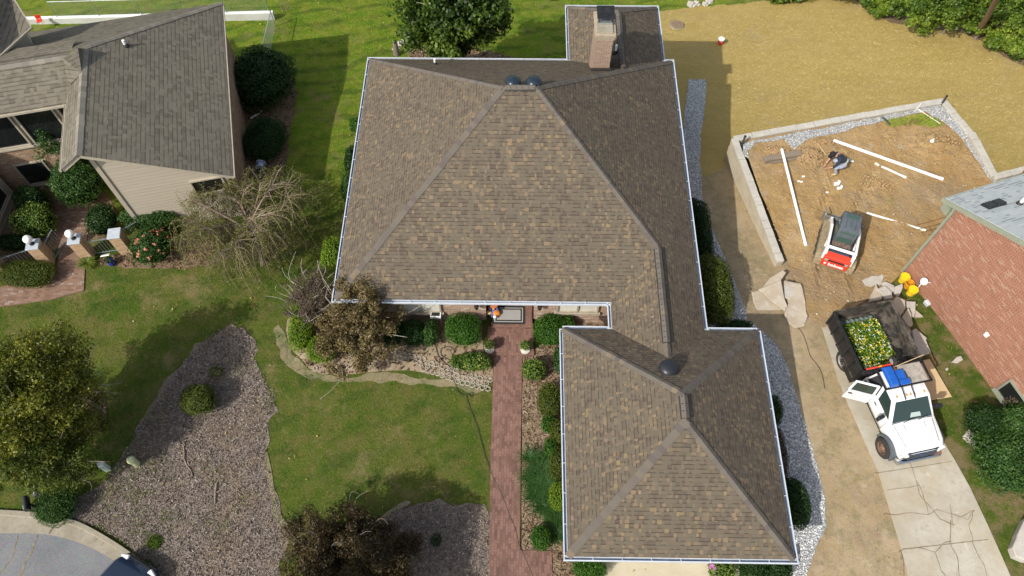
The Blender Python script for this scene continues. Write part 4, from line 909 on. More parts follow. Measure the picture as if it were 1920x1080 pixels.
mb = MB(); bay(mb, .34, 1.02, -.12, -.10, 1.2, 2.3); mb.build('pane', GLASS_DK, ldoor, world=True)
mb = MB(); bay(mb, -.1, 1.5, .0, 1.1, -.3, zg); mb.build('entry_step', BRICK_COURT, lh, world=True)
mb = MB(); pm = pA + d_ * .66; mb.lathe([(.62, zg + .004), (.62, zg + .02)], 24, (pm.x + n_.x * .4, pm.y + n_.y * .4, 0)); mb.build('entry_mat', mat('dark_door_mat', col=(.02, .018, .017), rough=1), lh, world=True)
# facing wing at the frame edge
q = gnd(16, 442); mb = MB(); mb.bb(q.x - 6, q.x - .35, q.y - 3.2, q.y + 2.2, -1, 3.4); mb.build('street_wing_wall', SIDING, lh, world=True)
for k in range(2): framed_window(lh, (q.x - .35, q.y - .9 + 1.45 * k, .7), (0, 1, 0), 1.3, 1.9, (1, 0, 0), TRIM_DK, GLASS_DK, mull=1, hb=1)
mb = MB(); slope_poly(mb, [(q.x - .0, q.y - 3.6, 3.38), (q.x - .0, q.y + 1.0, 3.38), (q.x - 4, q.y + 1.0, 5.6), (q.x - 4, q.y - 3.6, 5.6)]); mb.build('street_wing_roof', SH_LEFT, lh, world=True)
# tall rear wing whose roof corner shows at the top left
C1 = at(59, 51, 5.95); A1 = at(20, -12, 5.95); B1 = at(-30, 131, 5.95); AP = at(-120, 40, 8.0); D1 = A1 + (B1 - C1)
mb = MB(); slope_poly(mb, [A1, C1, B1, AP]); mb.add([D1, A1, AP, B1], [(0, 1, 2), (0, 2, 3)])
o = mb.build('tall_roof', SH_LEFT, lh, world=True); bm = bmesh.new(); bm.from_mesh(o.data)
for f in bm.faces:
    if f.normal.z < 0: f.normal_flip()
bm.to_mesh(o.data); bm.free()
cen = (A1 + B1) / 2; mb = MB(); mb.prism([tuple((p + (cen - p) * .3))[:2] for p in (A1, C1, B1, D1)], 0, 5.9); mb.build('tall_wall', SIDING, lh, world=True)
mb = MB(); mb.beam(C1 + Vector((0, 0, -.03)), A1 + Vector((0, 0, -.03)), .05, .16); mb.beam(C1 + Vector((0, 0, -.035)), B1 + Vector((0, 0, -.035)), .05, .08); mb.build('fascia', TRIM_DK, lh, world=True)
p = onpl(236, 86, Li(0, 0, LE), (world_of(lh).to_3x3() @ nr_)); stack(lroof, p, .3, .06)
hose = gnd(492, 312)
# ---------------------------------------------------------------- house to the right
rA = gnd(1690, 510); rB = gnd(1885, 765); rd = (rB - rA); rd.z = 0; rd.normalize(); rn = Vector((-rd.y, rd.x, 0))
if rn.x < 0: rn = -rn
rh = thing('red_brick_house', 'red brick house with tall gable wall, sage trim and pale grey shingle roof', 'house', (rA.x, rA.y, 0), math.atan2(rd.y, rd.x))
# local: x along the gable wall, +y away from the drive
RH = world_of(rh); inv = RH.inverted(); sgn = 1 if (inv.to_3x3() @ rn).y > 0 else -1
hw, RMM, RL = 4.72, .53, 5.2
mb = MB(); Y9 = 14 * sgn
def quad(a, b, c, d): mb.add([a, b, c, d], [(0, 1, 2, 3)])
prof = [(0, -1.5), (2 * RL, -1.5), (2 * RL, hw), (RL, hw + RMM * RL), (0, hw)]
mb.add([(x, 0, z) for x, z in prof] + [(x, Y9, z) for x, z in prof], [(0, 1, 2, 3, 4), (5, 6, 7, 8, 9), (0, 4, 9, 5), (1, 6, 7, 2)])
o = mb.build('wall', BRICK_RED, rh)
bm = bmesh.new(); bm.from_mesh(o.data); bmesh.ops.recalc_face_normals(bm, faces=bm.faces); bm.to_mesh(o.data); bm.free(); 
o.data.uv_layers.remove(o.data.uv_layers[0]); meter_uv(o.data)
oy = -.32 * sgn
mb = MB(); zr = hw + RMM * RL + .12
def rslab(x0, z0, x1, z1):
    t = .07
    mb.add([(x0, oy, z0), (x1, oy, z1), (x1, Y9, z1), (x0, Y9, z0), (x0, oy, z0 - t), (x1, oy, z1 - t), (x1, Y9, z1 - t), (x0, Y9, z0 - t)], [(0, 1, 2, 3), (4, 5, 6, 7), (0, 1, 5, 4), (1, 2, 6, 5), (2, 3, 7, 6), (3, 0, 4, 7)])
rslab(-.42, zr - RMM * (RL + .42), RL, zr); rslab(2 * RL + .42, zr - RMM * (RL + .42), RL + .001, zr)
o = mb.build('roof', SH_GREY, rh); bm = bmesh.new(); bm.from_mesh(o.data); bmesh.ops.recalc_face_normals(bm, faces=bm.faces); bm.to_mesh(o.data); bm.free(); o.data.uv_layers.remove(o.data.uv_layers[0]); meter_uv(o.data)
rroof = o
mb = MB(); ez = zr - RMM * (RL + .42) - .1
mb.beam((-.46, oy - .02 * sgn, ez - .06), (RL, oy - .02 * sgn, zr - .16), .05, .2); mb.beam((-.46, oy - .02 * sgn, ez - .06), (-.46, Y9, ez - .06), .05, .2)
mb.add([(-.43, oy, ez - .1), (RL, oy, zr - .2), (RL, 0, zr - .2), (-.43, 0, ez - .1)], [(0, 1, 2, 3), (3, 2, 1, 0)])
mb.bb(-.44, -.002, oy + .01 * sgn, Y9, ez - .14, ez - .10); mb.bb(-.36, -.002, oy * .8, .25 * sgn, ez - .55, ez - .142)
mb.beam((.12, -.03 * sgn, hw + .02), (RL, -.03 * sgn, hw + RMM * RL - .1), .05, .16)
mb.build('trim', TRIM_GRN, rh)
mb = MB(); mb.bb(-.01, .1, -.02 * sgn, -.11 * sgn, -.3, ez - .2); mb.tube([(.04, -.06 * sgn, ez - .25), (-.18, -.16 * sgn, ez - .12), (-.42, -.2 * sgn, ez - .02)], .05, 8); mb.build('downspout', TRIM_GRN, rh, bevel=.01)
rN = RH.to_3x3() @ Vector((-RMM, 0, 1)); rP = RH @ Vector((-.42, 0, zr - RMM * (RL + .42)))
for px, py in [(1854, 386), (1871, 381)]:
    p = onpl(px, py, rP, rN); li = inv @ p; mb = MB()
    mb.add([(li.x - .2, li.y - .2, li.z - .105), (li.x + .2, li.y - .2, li.z + .105), (li.x + .2, li.y + .2, li.z + .105), (li.x - .2, li.y + .2, li.z - .105), (li.x - .17, li.y - .17, li.z + .04), (li.x + .14, li.y - .17, li.z + .2), (li.x + .14, li.y + .17, li.z + .2), (li.x - .17, li.y + .17, li.z + .04)],
        [(4, 5, 6, 7), (0, 1, 5, 4), (1, 2, 6, 5), (2, 3, 7, 6), (3, 0, 4, 7)]); mb.build('roof_vent', BLACK, rroof, bevel=.015)
p = onpl(1912, 382, rP, rN); stack(rroof, p, .5, .06)
def rwall(px, py, off=.0): return onpl(px, py, rA - rn * off, rn)
a = rwall(1851, 742); li = inv @ a
framed_window(rh, RH @ Vector((li.x - .0, 0, .25)), rd, 1.25, 1.05, -rn, TRIM_GRN, GLASS_DK, mull=1)
# fittings on that wall
sd = thing('satellite_dish', 'white satellite dish on a mast bracketed to the red brick gable', 'dish', tuple(rwall(1745, 524)))
P = rwall(1745, 524) - rn * .3
mb = MB(); M = Matrix.Translation(P) @ (-rn * .8 + Vector((0, 0, .55))).to_track_quat('Z', 'Y').to_matrix().to_4x4()
mb.M = M; mb.lathe([(.0, .0), (.07, .005), (.12, .016), (.155, .03), (.16, .032), (.11, .024), (.0, .012)], 24); mb.M = Matrix.Identity(4); mb.build('reflector', mat('pale_dish', col=(.55, .55, .54), rough=.5), sd, smooth=True, world=True)
mb = MB(); e = P + (M.to_3x3() @ Vector((.0, -.12, .36))); mb.tube([P + (M.to_3x3() @ Vector((0, -.22, .04))), e], .012, 6); mb.M = Matrix.Translation(e); mb.ball((0, 0, 0), .045, 10, 7); mb.M = Matrix.Identity(4); mb.build('feed_arm', GREYM, sd, smooth=True, world=True)
mb = MB(); mb.tube([P - rn * .02, rwall(1745, 530) - rn * .02], .02, 6); q0 = rwall(1716, 549); mb.tube([rwall(1736, 522) - rn * .06, q0 - rn * .06], .022, 6); mb.build('mast', WHITE, sd, world=True)
for nm, lab, px, py, s_ in [('utility_box', 'grey meter box low on the red brick gable near the yellow buckets', 1740, 569, (.26, .16, .34)), ('junction_box', 'small white box mounted alone midway along the red brick gable', 1852, 627, (.17, .1, .17))]:
    p = inv @ rwall(px, py); t = thing(nm, lab, 'box', tuple(RH @ Vector((p.x, 0, p.z))), rh.rotation_euler.z)
    mb = MB(); mb.box((0, -.5 * s_[1] * sgn - .005 * sgn, 0), s_); mb.build('case', WHITE if nm[0] == 'j' else mat('pale_grey_box', col=(.5, .52, .54), rough=.5), t, bevel=.012)
    mb = MB(); mb.box((0, -(s_[1] + .012) * sgn, .0), (s_[0] * .84, .012, s_[2] * .84)); mb.build('lid', WHITE if nm[0] == 'j' else mat('grey_lid', col=(.42, .44, .46), rough=.5), t, bevel=.004)
# ---------------------------------------------------------------- gate piers and iron fence
def pier(px, py, lab, lamp):
    b = gnd(px, py); t = thing('gate_pier', lab, 'pier', tuple(b), R(10), 'brick gate piers')
    mb = MB(); mb.bb(-.24, .24, -.24, .24, -.3, 1.32); mb.build('shaft', BRICK_PIER, t)
    mb = MB(); mb.bb(-.27, .27, -.27, .27, 1.322, 1.40); mb.build('cap', mat('blue_grey_cap', col=(.38, .42, .46), rough=.7, vary=.1), t, bevel=.015)
    if lamp:
        l = thing('globe_lamp', lamp, 'lamp', (b.x, b.y, b.z + 1.40), 0, 'globe lamps on the gate piers')
        mb = MB(); mb.lathe([(.1, 0), (.1, .03), (.035, .05), (.035, .14), (.08, .16), (.09, .19)], 16); mb.build('base', BLACK_M, l, smooth=True)
        mb = MB(); mb.ball((0, 0, .36), .185, 22, 14); mb.build('globe', mat('opal_globe', col=(.85, .85, .83), rough=.25, coat=.3) if 'opal_globe' not in bpy.data.materials else bpy.data.materials['opal_globe'], l, smooth=2)
    return b
b0 = pier(10, 512, 'brick gate pier cut by the left edge of the photo', None)
b1 = pier(93, 490, 'brick gate pier with globe lamp beside the clipped yellow hedge', 'white globe lamp on the pier beside the clipped yellow hedge')
b2 = pier(168, 480, 'brick gate pier with globe lamp on the right of the gateway', 'white globe lamp on the pier right of the gateway')
b3 = pier(240, 470, 'brick gate pier without a lamp, next to the rose bush', None)
def iron_fence(a, b, name, lab, cat, h0=.15, h1=1.05, grp='black iron railings', pickets=.13, m=None):
    a = Vector(a); b = Vector(b); t = thing(name, lab, cat, tuple(a), 0, grp); d = b - a; L = d.length; m = m or mat('grey_iron', col=(.22, .25, .25), rough=.5, metal=.3) if 'grey_iron' not in bpy.data.materials else bpy.data.materials['grey_iron']
    z = Vector((0, 0, 1))
    for h in (h0, h1): mb = MB(); mb.beam(a + z * h, b + z * h, .035, .03); mb.build('rail', m, t, world=True)
    mb = MB(); k = int(L / pickets)
    for i in range(k + 1): p = a + d * (i / k); mb.tube([p + z * (h0 - .08), p + z * (h1 + .09)], .009, 5)
    mb.build('pickets', m, t, world=True); return t
ux = Vector((1, .18, 0)).normalized()
iron_fence(b0 + ux * .26, b1 - ux * .26, 'iron_railing', 'iron railing between the two piers behind the clipped yellow hedge', 'railing')
iron_fence(b2 + ux * .26, b3 - ux * .26, 'iron_railing', 'iron railing between the two right piers above the blue pot', 'railing')
iron_fence(b3 + Vector((-.05, .27, 0)), Li(-4.7, .1, 0) + Vector((0, 0, .2)), 'iron_railing', 'short iron railing running from the last pier back to the house corner', 'railing')
gt = iron_fence(b1 + Vector((.27, .1, 0)), gnd(118, 466) + Vector((.0, .25, 0)), 'iron_gate', 'open iron gate leaf swung inward beside the left lamp pier', 'gate', .1, 1.1, None)
# ---------------------------------------------------------------- plants
def ppm(p): 
    c = CAMR.T @ (np.array(p) - np.array([0, 0, CZ])); return F / -c[2]
def unit(a): return a / np.maximum(np.linalg.norm(a, axis=1, keepdims=True), 1e-9)
def leaf_quads(P, N, L, Wd, tilt=.7, up=None):
    n = len(P); N = unit(N + tilt * rng.normal(size=(n, 3)))
    A = unit(np.cross(N, rng.normal(size=(n, 3)))); 
    if up is not None: A = unit(A * (1 - up) + np.array([0, 0, 1.]) * up); A = unit(A - N * (A * N).sum(1, keepdims=True))
    B = np.cross(N, A); L = np.broadcast_to(np.asarray(L, float), (n,))[:, None] * rng.uniform(.65, 1.3, (n, 1)); Wd = np.broadcast_to(np.asarray(Wd, float), (n,))[:, None] * rng.uniform(.7, 1.25, (n, 1))
    V = np.stack([P - A * L / 2, P + B * Wd / 2 - N * .1 * L, P + A * L / 2, P - B * Wd / 2 - N * .1 * L], 1)
    return V.reshape(-1, 3)
def quads(n): return np.arange(4 * n).reshape(n, 4)
def lump(D, seed, amp, fr=2.2):
    out = np.zeros(len(D))
    for k in range(5):
        w = rng2(seed + k).normal(size=(3,)) * fr * (1 + .5 * k); out += np.sin(D @ w + k * 1.7 + seed) / (1 + .4 * k)
    return out * amp
def rng2(s): return np.random.default_rng(int(s * 1000) % 2**31)
SEED = [1]
def bush(name, label, px, py, rx, ry, h, m, cat='bush', p=2.4, lump_a=.06, leaf=(.075, .045), dens=420, group=None, extra=None, tilt=.7, core=.82, rot=0., vol=.26):
    SEED[0] += 1; s = SEED[0]
    g = gnd(px, py, h * .5); c = Vector((g.x, g.y, float(tz(g.x, g.y)))); k = ppm((c.x, c.y, c.z + h / 2)); a = rx / k; b = ry / k / .88
    t = thing(name, label, cat, tuple(c), rot, group)
    def surf(n):
        D = unit(rng.normal(size=(n, 3))); D[:, 2] = np.where(D[:, 2] < -.35, -D[:, 2], D[:, 2])
        q = (np.abs(D) ** p).sum(1) ** (-1 / p); return D, q * (1 + lump(D, s, lump_a) + lump(D * 2.3, s + .5, lump_a * .45))
    sc = np.array([a, b, h / 2]); cz = np.array([0, 0, h / 2])
    area = 2.6 * math.pi * ((a * b) + (a + b) * h / 4); n = int(min(9000, dens * area))
    D, q = surf(n); vv = 1 - vol * rng.random(n) ** 2 + rng.normal(size=n) * .015
    P = D * (q * vv)[:, None] * sc + cz; P[:, 2] = np.maximum(P[:, 2], .02); Nn = unit(D / sc)
    V = leaf_quads(P, Nn, leaf[0], leaf[1], tilt)
    npmesh('foliage', V, quads(n), LF[m] if isinstance(m, str) else m, t)
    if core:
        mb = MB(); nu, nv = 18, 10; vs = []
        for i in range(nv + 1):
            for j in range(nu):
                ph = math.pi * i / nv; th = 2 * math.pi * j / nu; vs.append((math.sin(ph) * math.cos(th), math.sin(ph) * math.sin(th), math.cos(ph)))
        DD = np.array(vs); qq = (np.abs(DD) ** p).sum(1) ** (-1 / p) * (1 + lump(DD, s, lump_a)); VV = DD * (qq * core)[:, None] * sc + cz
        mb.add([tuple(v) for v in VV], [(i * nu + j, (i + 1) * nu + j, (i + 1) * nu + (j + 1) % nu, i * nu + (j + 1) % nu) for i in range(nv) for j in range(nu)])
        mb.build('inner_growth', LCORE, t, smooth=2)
    if extra:
        fm, cnt, fs = extra; D, q = surf(cnt * 3); keep = D[:, 2] > .05; D = D[keep][:cnt]; q = q[keep][:cnt]
        P = np.repeat(D * (q * 1.02)[:, None] * sc + cz, 6, 0) + rng.normal(size=(len(D) * 6, 3)) * fs * .35
        npmesh('blossoms', leaf_quads(P, np.repeat(unit(D / sc), 6, 0), fs, fs * .8, .5), quads(len(P)), LF[fm], t)
    return t
def strap_clump(name, label, px, py, rx, ry, h, m, n=500, cat='plant', w=.03, group=None):
    g = gnd(px, py, h * .4); c = Vector((g.x, g.y, float(tz(g.x, g.y)))); k = ppm((c.x, c.y, c.z + h / 2)); a = rx / k; b = ry / k / .88
    t = thing(name, label, cat, tuple(c), 0, group); V = []; Fc = []
    cl = [(random.gauss(0, .45), random.gauss(0, .45)) for _ in range(max(1, n // 55))]
    if n < 200: cl = [(0, 0)]
    for i in range(n):
        u, v = cl[i % len(cl)]; bx = max(-.8, min(.8, u)) * a + random.gauss(0, .03); by = max(-.8, min(.8, v)) * b + random.gauss(0, .03); th = random.random() * 6.283; L = h * random.uniform(.8, 1.5); o = len(V)
        dx_, dy_ = math.cos(th), math.sin(th); ww = w * random.uniform(.7, 1.2)
        for j in range(4):
            s = j / 3; r = L * (.12 * s + .62 * s * s); z = L * (1.05 * s - .62 * s * s); q = ww * (1 - .85 * s) * .5
            V += [(bx + dx_ * r - dy_ * q, by + dy_ * r + dx_ * q, z), (bx + dx_ * r + dy_ * q, by + dy_ * r - dx_ * q, z)]
        Fc += [(o + 2 * j, o + 2 * j + 1, o + 2 * j + 3, o + 2 * j + 2) for j in range(3)]
    npmesh('leaves', V, Fc, LF[m], t); return t
def limb(mb, a, b, r0, r1, bend=.12, n=6, sides=7):
    a = Vector(a); b = Vector(b); L = (b - a).length; o = Vector((random.gauss(0, 1), random.gauss(0, 1), random.gauss(0, .5))) * L * bend
    pts = []
    for i in range(n + 1):
        t = i / n; w = mnoise.noise(a * .7 + Vector((t * 2.2, 3, 1))) * L * .05
        pts.append(a.lerp(b, t) + o * math.sin(math.pi * t) + Vector((w, -w, w * .5)))
    mb.tube(pts, [r0 + (r1 - r0) * i / n for i in range(n + 1)], sides); return pts
def tree(name, label, px, py, rx, ry, h, m, z0=.9, nclu=90, per=160, leaf=(.10, .06), csz=.32, trunk_r=.09, bark=None, base=None, cat='tree', group=None, shell=.55, flat=.8, limbs=9, bare=0, gap=None):
    """px,py: crown centre in the photo; z0..h: crown's bottom and top above ground"""
    zc = (z0 + h) / 2; g = gnd(px, py, zc); c = Vector((g.x, g.y, float(tz(g.x, g.y)))); k = ppm((c.x, c.y, c.z + zc)); a = rx / k; b = ry / k / .9; cz = (h - z0) / 2
    if base is not None: gb = gnd(*base); off = Vector((c.x - gb.x, c.y - gb.y, 0)); c = gb
    else: off = Vector((0, 0, 0))
    t = thing(name, label, cat, tuple(c), 0, group)
    CN = []
    while len(CN) < nclu:
        d = unit(rng.normal(size=(1, 3)))[0]; r = (shell + (1 - shell) * rng.random()) * (1 + .16 * math.sin(3.1 * d[0] + 2 * d[1] + px) + .1 * math.sin(5 * d[1] - 3 * d[2] + py))
        if d[2] < -.2 and rng.random() < .55: continue
        CN.append([d[0] * r * a + off.x, d[1] * r * b + off.y, zc + d[2] * r * cz])
    CN = np.array(CN); mb = MB(); top = Vector((off.x * .7, off.y * .7, max(z0 * 1.1, zc * .75)))
    limb(mb, (0, 0, -.25), top, trunk_r * 1.25, trunk_r * .75, .05, 7, 9)
    mb.build('trunk', bark or BARK, t, smooth=True)
    mb = MB(); sel = rng.choice(len(CN), min(limbs, len(CN)), replace=False)
    for i in sel:
        e = Vector(CN[i]); s = top * random.uniform(.55, 1.0); pts = limb(mb, s, e, trunk_r * .5, trunk_r * .12, .12, 6, 6)
        for j in range(3):
            q = pts[random.randint(2, 5)]; e2 = q + Vector((random.gauss(0, .3) * a, random.gauss(0, .3) * b, random.gauss(.1, .25) * cz)); limb(mb, q, e2, trunk_r * .22, trunk_r * .06, .12, 4, 5)
    for j in range(bare):
        q = Vector(CN[rng.integers(len(CN))]); e2 = q + Vector((q.x - off.x, q.y - off.y, .5)).normalized() * random.uniform(.4, 1.) + Vector((random.gauss(0, .3), random.gauss(0, .3), .2)); limb(mb, q * .8, e2, .014, .006, .15, 5, 4)
    mb.build('limbs', bark or BARK, t, smooth=True)
    n = len(CN) * per; P = np.repeat(CN, per, 0); sz = np.repeat(rng.uniform(.6, 1.35, len(CN)), per) * csz; D = unit(rng.normal(size=(n, 3))) * (rng.random((n, 1)) ** .45) * sz[:, None] * np.array([1, 1, flat])
    Nn = unit(D + np.array([0, 0, .25 * csz])); P = P + D; P[:, 2] = np.maximum(P[:, 2], .1)
    npmesh('crown', leaf_quads(P, Nn, leaf[0], leaf[1], .55), quads(n), LF[m], t)
    return t
# -- clipped shrubs round the brick house
bush('boxwood', 'large clipped boxwood just left of the front steps', 869, 620, 34, 26, 1.15, 'box', p=3.4, lump_a=.02, dens=700, leaf=(.055, .035))
bush('boxwood', 'large rounded boxwood just right of the front steps', 1031, 621, 31, 26, 1.15, 'box', p=2.8, lump_a=.025, dens=700, leaf=(.055, .035))
bush('boxwood', 'small boxwood tucked behind the large one right of the steps', 1064, 607, 13, 13, .9, 'box', p=2.2, dens=600, leaf=(.055, .035))
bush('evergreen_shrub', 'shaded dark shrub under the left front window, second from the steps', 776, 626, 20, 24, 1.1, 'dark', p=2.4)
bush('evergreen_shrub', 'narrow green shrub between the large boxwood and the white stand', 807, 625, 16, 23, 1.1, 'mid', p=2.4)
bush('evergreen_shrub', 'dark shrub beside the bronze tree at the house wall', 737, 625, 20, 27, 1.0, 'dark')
bush('variegated_hedge', 'oblong yellow and green hedge left of the brick walk', 885, 679, 38, 15, .75, 'varieg', p=3, leaf=(.085, .055), dens=380, cat='hedge')
bush('round_shrub', 'round glossy shrub on mulch just right of the brick walk', 1001, 694, 23, 19, .85, 'varieg', p=2.2, leaf=(.085, .055), dens=300, lump_a=.04)
bush('wall_shrub', 'slim green shrub against the gutter corner near the garage', 1049, 676, 11, 22, .95, 'mid')
bush('wall_shrub', 'largest olive shrub against the garage wall', 1031, 752, 25, 31, 1.0, 'olive', p=2.3, leaf=(.055, .035), dens=600)
bush('wall_shrub', 'small dark ball shrub below the large olive one by the garage', 1030, 795, 16, 15, .75, 'box', dens=600, leaf=(.055, .035))
bush('wall_shrub', 'olive shrub with bare tips between two dark balls by the garage', 1046, 812, 17, 22, .95, 'olive', leaf=(.055, .035), dens=500)
bush('wall_shrub', 'lowest small dark ball shrub by the garage wall', 1032, 840, 13, 16, .75, 'box', dens=600, leaf=(.055, .035))
bush('wall_shrub', 'olive shrub above the strap leaved bed by the garage', 1047, 870, 17, 27, .95, 'olive', leaf=(.055, .035), dens=500)
bush('wall_shrub', 'yellow green ball shrub by the garage wall beside strap leaves', 1048, 930, 19, 24, 1.0, 'lime', leaf=(.055, .035), dens=600, lump_a=.03)
strap_clump('strap_leaf_bed', 'mass of dark strap leaved plants between the walk and garage', 1016, 905, 34, 52, .6, 'blade', 2600, w=.035)
strap_clump('strap_leaf_bed', 'lower tuft of strap leaves by the garage corner', 1046, 985, 22, 32, .5, 'blade', 700, w=.03)
bush('ball_shrub', 'bright green clipped ball beside the walk near its bend', 1014, 1009, 20, 21, .8, 'box', p=2.1, lump_a=.015, dens=800, leaf=(.05, .032))
bush('ball_shrub', 'dark green rounded shrub at the garage front left corner', 1105, 1064, 33, 22, 1.0, 'box', p=2.3, dens=650, leaf=(.06, .04))
bush('flowering_shrub', 'yellow green shrub with pink flowers at the garage front', 1352, 1068, 24, 17, .7, 'varieg', leaf=(.08, .05), extra=None)
bush('pink_flowers', 'pink flower clump beside the yellow green shrub at the garage', 1336, 1066, 7, 12, .6, 'lime', cat='flowers', extra=('pink', 26, .07), dens=200)
bush('front_hedge', 'dark hedge at the garage front, next to the pink flowers', 1410, 1068, 30, 20, 1.0, 'dark', cat='hedge', p=3, leaf=(.06, .04), dens=600)
bush('front_hedge', 'dark hedge at the garage front right corner by the gravel', 1459, 1066, 26, 20, 1.0, 'dark', cat='hedge', p=3, leaf=(.06, .04), dens=600)
bush('side_shrub', 'tall dark oval shrub beside the gravel at the garage right corner', 1489, 945, 25, 42, 1.5, 'dark', p=2.4, lump_a=.02, dens=600, leaf=(.06, .04))
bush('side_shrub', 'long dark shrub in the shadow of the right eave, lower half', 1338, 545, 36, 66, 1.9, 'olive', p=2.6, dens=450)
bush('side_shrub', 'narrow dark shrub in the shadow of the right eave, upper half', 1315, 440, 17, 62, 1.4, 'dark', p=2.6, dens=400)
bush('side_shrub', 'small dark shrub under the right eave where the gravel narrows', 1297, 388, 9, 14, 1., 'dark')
bush('side_shrub', 'dark shrub peeking past the garage eave beside the gravel, upper', 1448, 772, 16, 26, 1.1, 'dark')
bush('side_shrub', 'low dark shrub peeking past the garage eave, middle', 1460, 850, 13, 46, .8, 'plum')
bush('side_shrub', 'low shrub filling the corner behind the garage', 1375, 612, 34, 9, .8, 'dark')
bush('lime_shrub', 'bright lime shrub against the left wall of the brick house', 626, 480, 24, 34, 1.2, 'lime', p=2.6, leaf=(.06, .04), dens=600)
bush('foundation_shrub', 'green shrub along the left wall, lower of two', 655, 355, 13, 28, 1.5, 'mid')
bush('foundation_shrub', 'green shrub along the left wall, upper of two', 661, 305, 12, 24, 1.5, 'dark')
bush('foundation_shrub', 'small light shrub along the left wall near the back corner', 667, 236, 11, 13, .8, 'box')
bush('lime_hedge', 'curved lime hedge left of the bronze tree', 567, 612, 24, 46, 1.0, 'lime', cat='hedge', p=2.6, leaf=(.05, .03), dens=800, lump_a=.03)
bush('lime_hedge', 'lower lime hedge below the bronze tree', 603, 657, 28, 24, .9, 'lime', cat='hedge', p=2.5, leaf=(.05, .03), dens=800, lump_a=.03)
bush('mulch_shrub', 'round olive shrub standing alone on the faded mulch', 372, 750, 34, 28, 1.25, 'olive', p=2, leaf=(.06, .035), dens=700, lump_a=.07)
# -- the court and lawn to the left
bush('clipped_hedge', 'low clipped yellow green hedge between gate pier and brick path', 53, 515, 52, 25, .9, 'olive', cat='hedge', p=2.7, leaf=(.05, .03), dens=750, lump_a=.03)
strap_clump('daylily', 'yellow green daylily clump right of the lamp pier', 163, 492, 22, 18, .5, 'yblade', 190, w=.045)
bush('rose_bush', 'rose bush with coral blooms beside the last gate pier', 284, 462, 38, 36, 1.4, 'mid', cat='rose bush', p=2, leaf=(.075, .05), dens=330, extra=('coral', 22, .09), lump_a=.1, vol=.4)
bush('house_hedge', 'dark hedge along the tan siding wall', 285, 410, 55, 20, 1.4, 'mid', cat='hedge', p=3, lump_a=.05)
bush('court_shrub', 'dark rounded hedge right of the court path, inside the railing', 192, 413, 26, 28, 1.1, 'dark', cat='hedge', p=3, lump_a=.02)
bush('court_shrub', 'sunlit light leaved shrub left of the court path', 66, 412, 38, 32, 1.6, 'varieg', p=2, leaf=(.09, .055), dens=300, lump_a=.1, vol=.4)
bush('court_shrub', 'dark shrub behind the light leaved one, at the entry', 62, 378, 30, 24, 1.6, 'dark', p=2)
bush('court_shrub', 'dark low plants behind the left railing', 30, 455, 40, 14, .8, 'dark')
tree('court_tree', 'tall leafy shrub tree rising beside the court windows', 112, 275, 24, 34, 3.6, 'mid', z0=.8, nclu=26, per=170, csz=.34, cat='tree', trunk_r=.04)
bush('court_shrub', 'broad dark shrub under the siding house roof corner', 150, 338, 44, 46, 2.2, 'mid', p=2, lump_a=.1, leaf=(.09, .06), dens=380, vol=.4)
bush('big_evergreen', 'big dark evergreen bush between the two houses', 488, 150, 66, 60, 2.3, 'dark', p=2.1, lump_a=.07, leaf=(.11, .07), dens=380, vol=.35)
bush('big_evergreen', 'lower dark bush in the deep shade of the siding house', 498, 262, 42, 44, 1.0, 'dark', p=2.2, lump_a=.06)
bush('kerb_shrub', 'dark fine leaved shrub spilling over the kerb', 103, 950, 40, 31, 1.1, 'mid', p=2.1, lump_a=.06, leaf=(.06, .025), dens=700, tilt=1)
bush('moss_tuft', 'low bright yellow moss patch on mulch near the kerb', 290, 1016, 15, 12, .12, 'lime', cat='moss', core=.9, leaf=(.03, .02), dens=900)
bush('small_tuft', 'small dark green tuft on the shaded mulch left of the walk', 818, 1013, 10, 10, .3, 'dark', cat='plant', core=0)
bush('small_tuft', 'small olive tuft on the mulch above the round shrub', 405, 698, 13, 10, .4, 'olive', cat='plant', core=0, dens=250)
# -- right hand side
bush('corner_shrub', 'dark spreading shrub below the right brick wall window', 1846, 790, 36, 34, 1.3, 'dark', p=2, lump_a=.1)
bush('corner_shrub', 'large green spreading shrub at the right edge of the photo', 1892, 858, 62, 62, 1.5, 'mid', p=2, lump_a=.12, leaf=(.1, .06), vol=.4)
bush('corner_shrub', 'green shrub between the window and the right edge', 1905, 795, 36, 34, 1.5, 'mid', p=2, lump_a=.1, leaf=(.1, .06))
bush('plum_shrub', 'plum red shrub under the brick wall window', 1908, 757, 22, 12, 1.0, 'plum', p=2, lump_a=.1)
# -- trees
tree('yellowing_tree', 'yellow green tree filling the left edge above the kerb', 55, 760, 104, 122, 6.4, 'yolive', z0=.6, nclu=360, per=190, csz=.46, leaf=(.12, .055), trunk_r=.13, limbs=14, bare=10, shell=.35, flat=.55)
tree('kerb_tree', 'darker olive tree behind the mailbox and kerb shrub, below the yellowing tree', 92, 862, 68, 50, 4.6, 'olive', z0=.3, nclu=150, per=170, csz=.36, leaf=(.1, .05), trunk_r=.08, limbs=8, bare=6, shell=.3, flat=.6)
tree('bronze_tree', 'small tree with bronze leaves leaning on the house gutter', 672, 603, 74, 98, 3.5, 'brown', z0=.4, nclu=210, per=170, csz=.29, leaf=(.09, .06), trunk_r=.07, bare=26, shell=.35, bark=TWIG_G)
tree('plum_leaf_shrub', 'wiry plum brown shrub at the front left house corner', 585, 562, 52, 54, 2.1, 'plum', z0=.3, nclu=110, per=130, csz=.27, leaf=(.06, .04), trunk_r=.05, bare=40, shell=.4, cat='shrub', bark=TWIG_G)
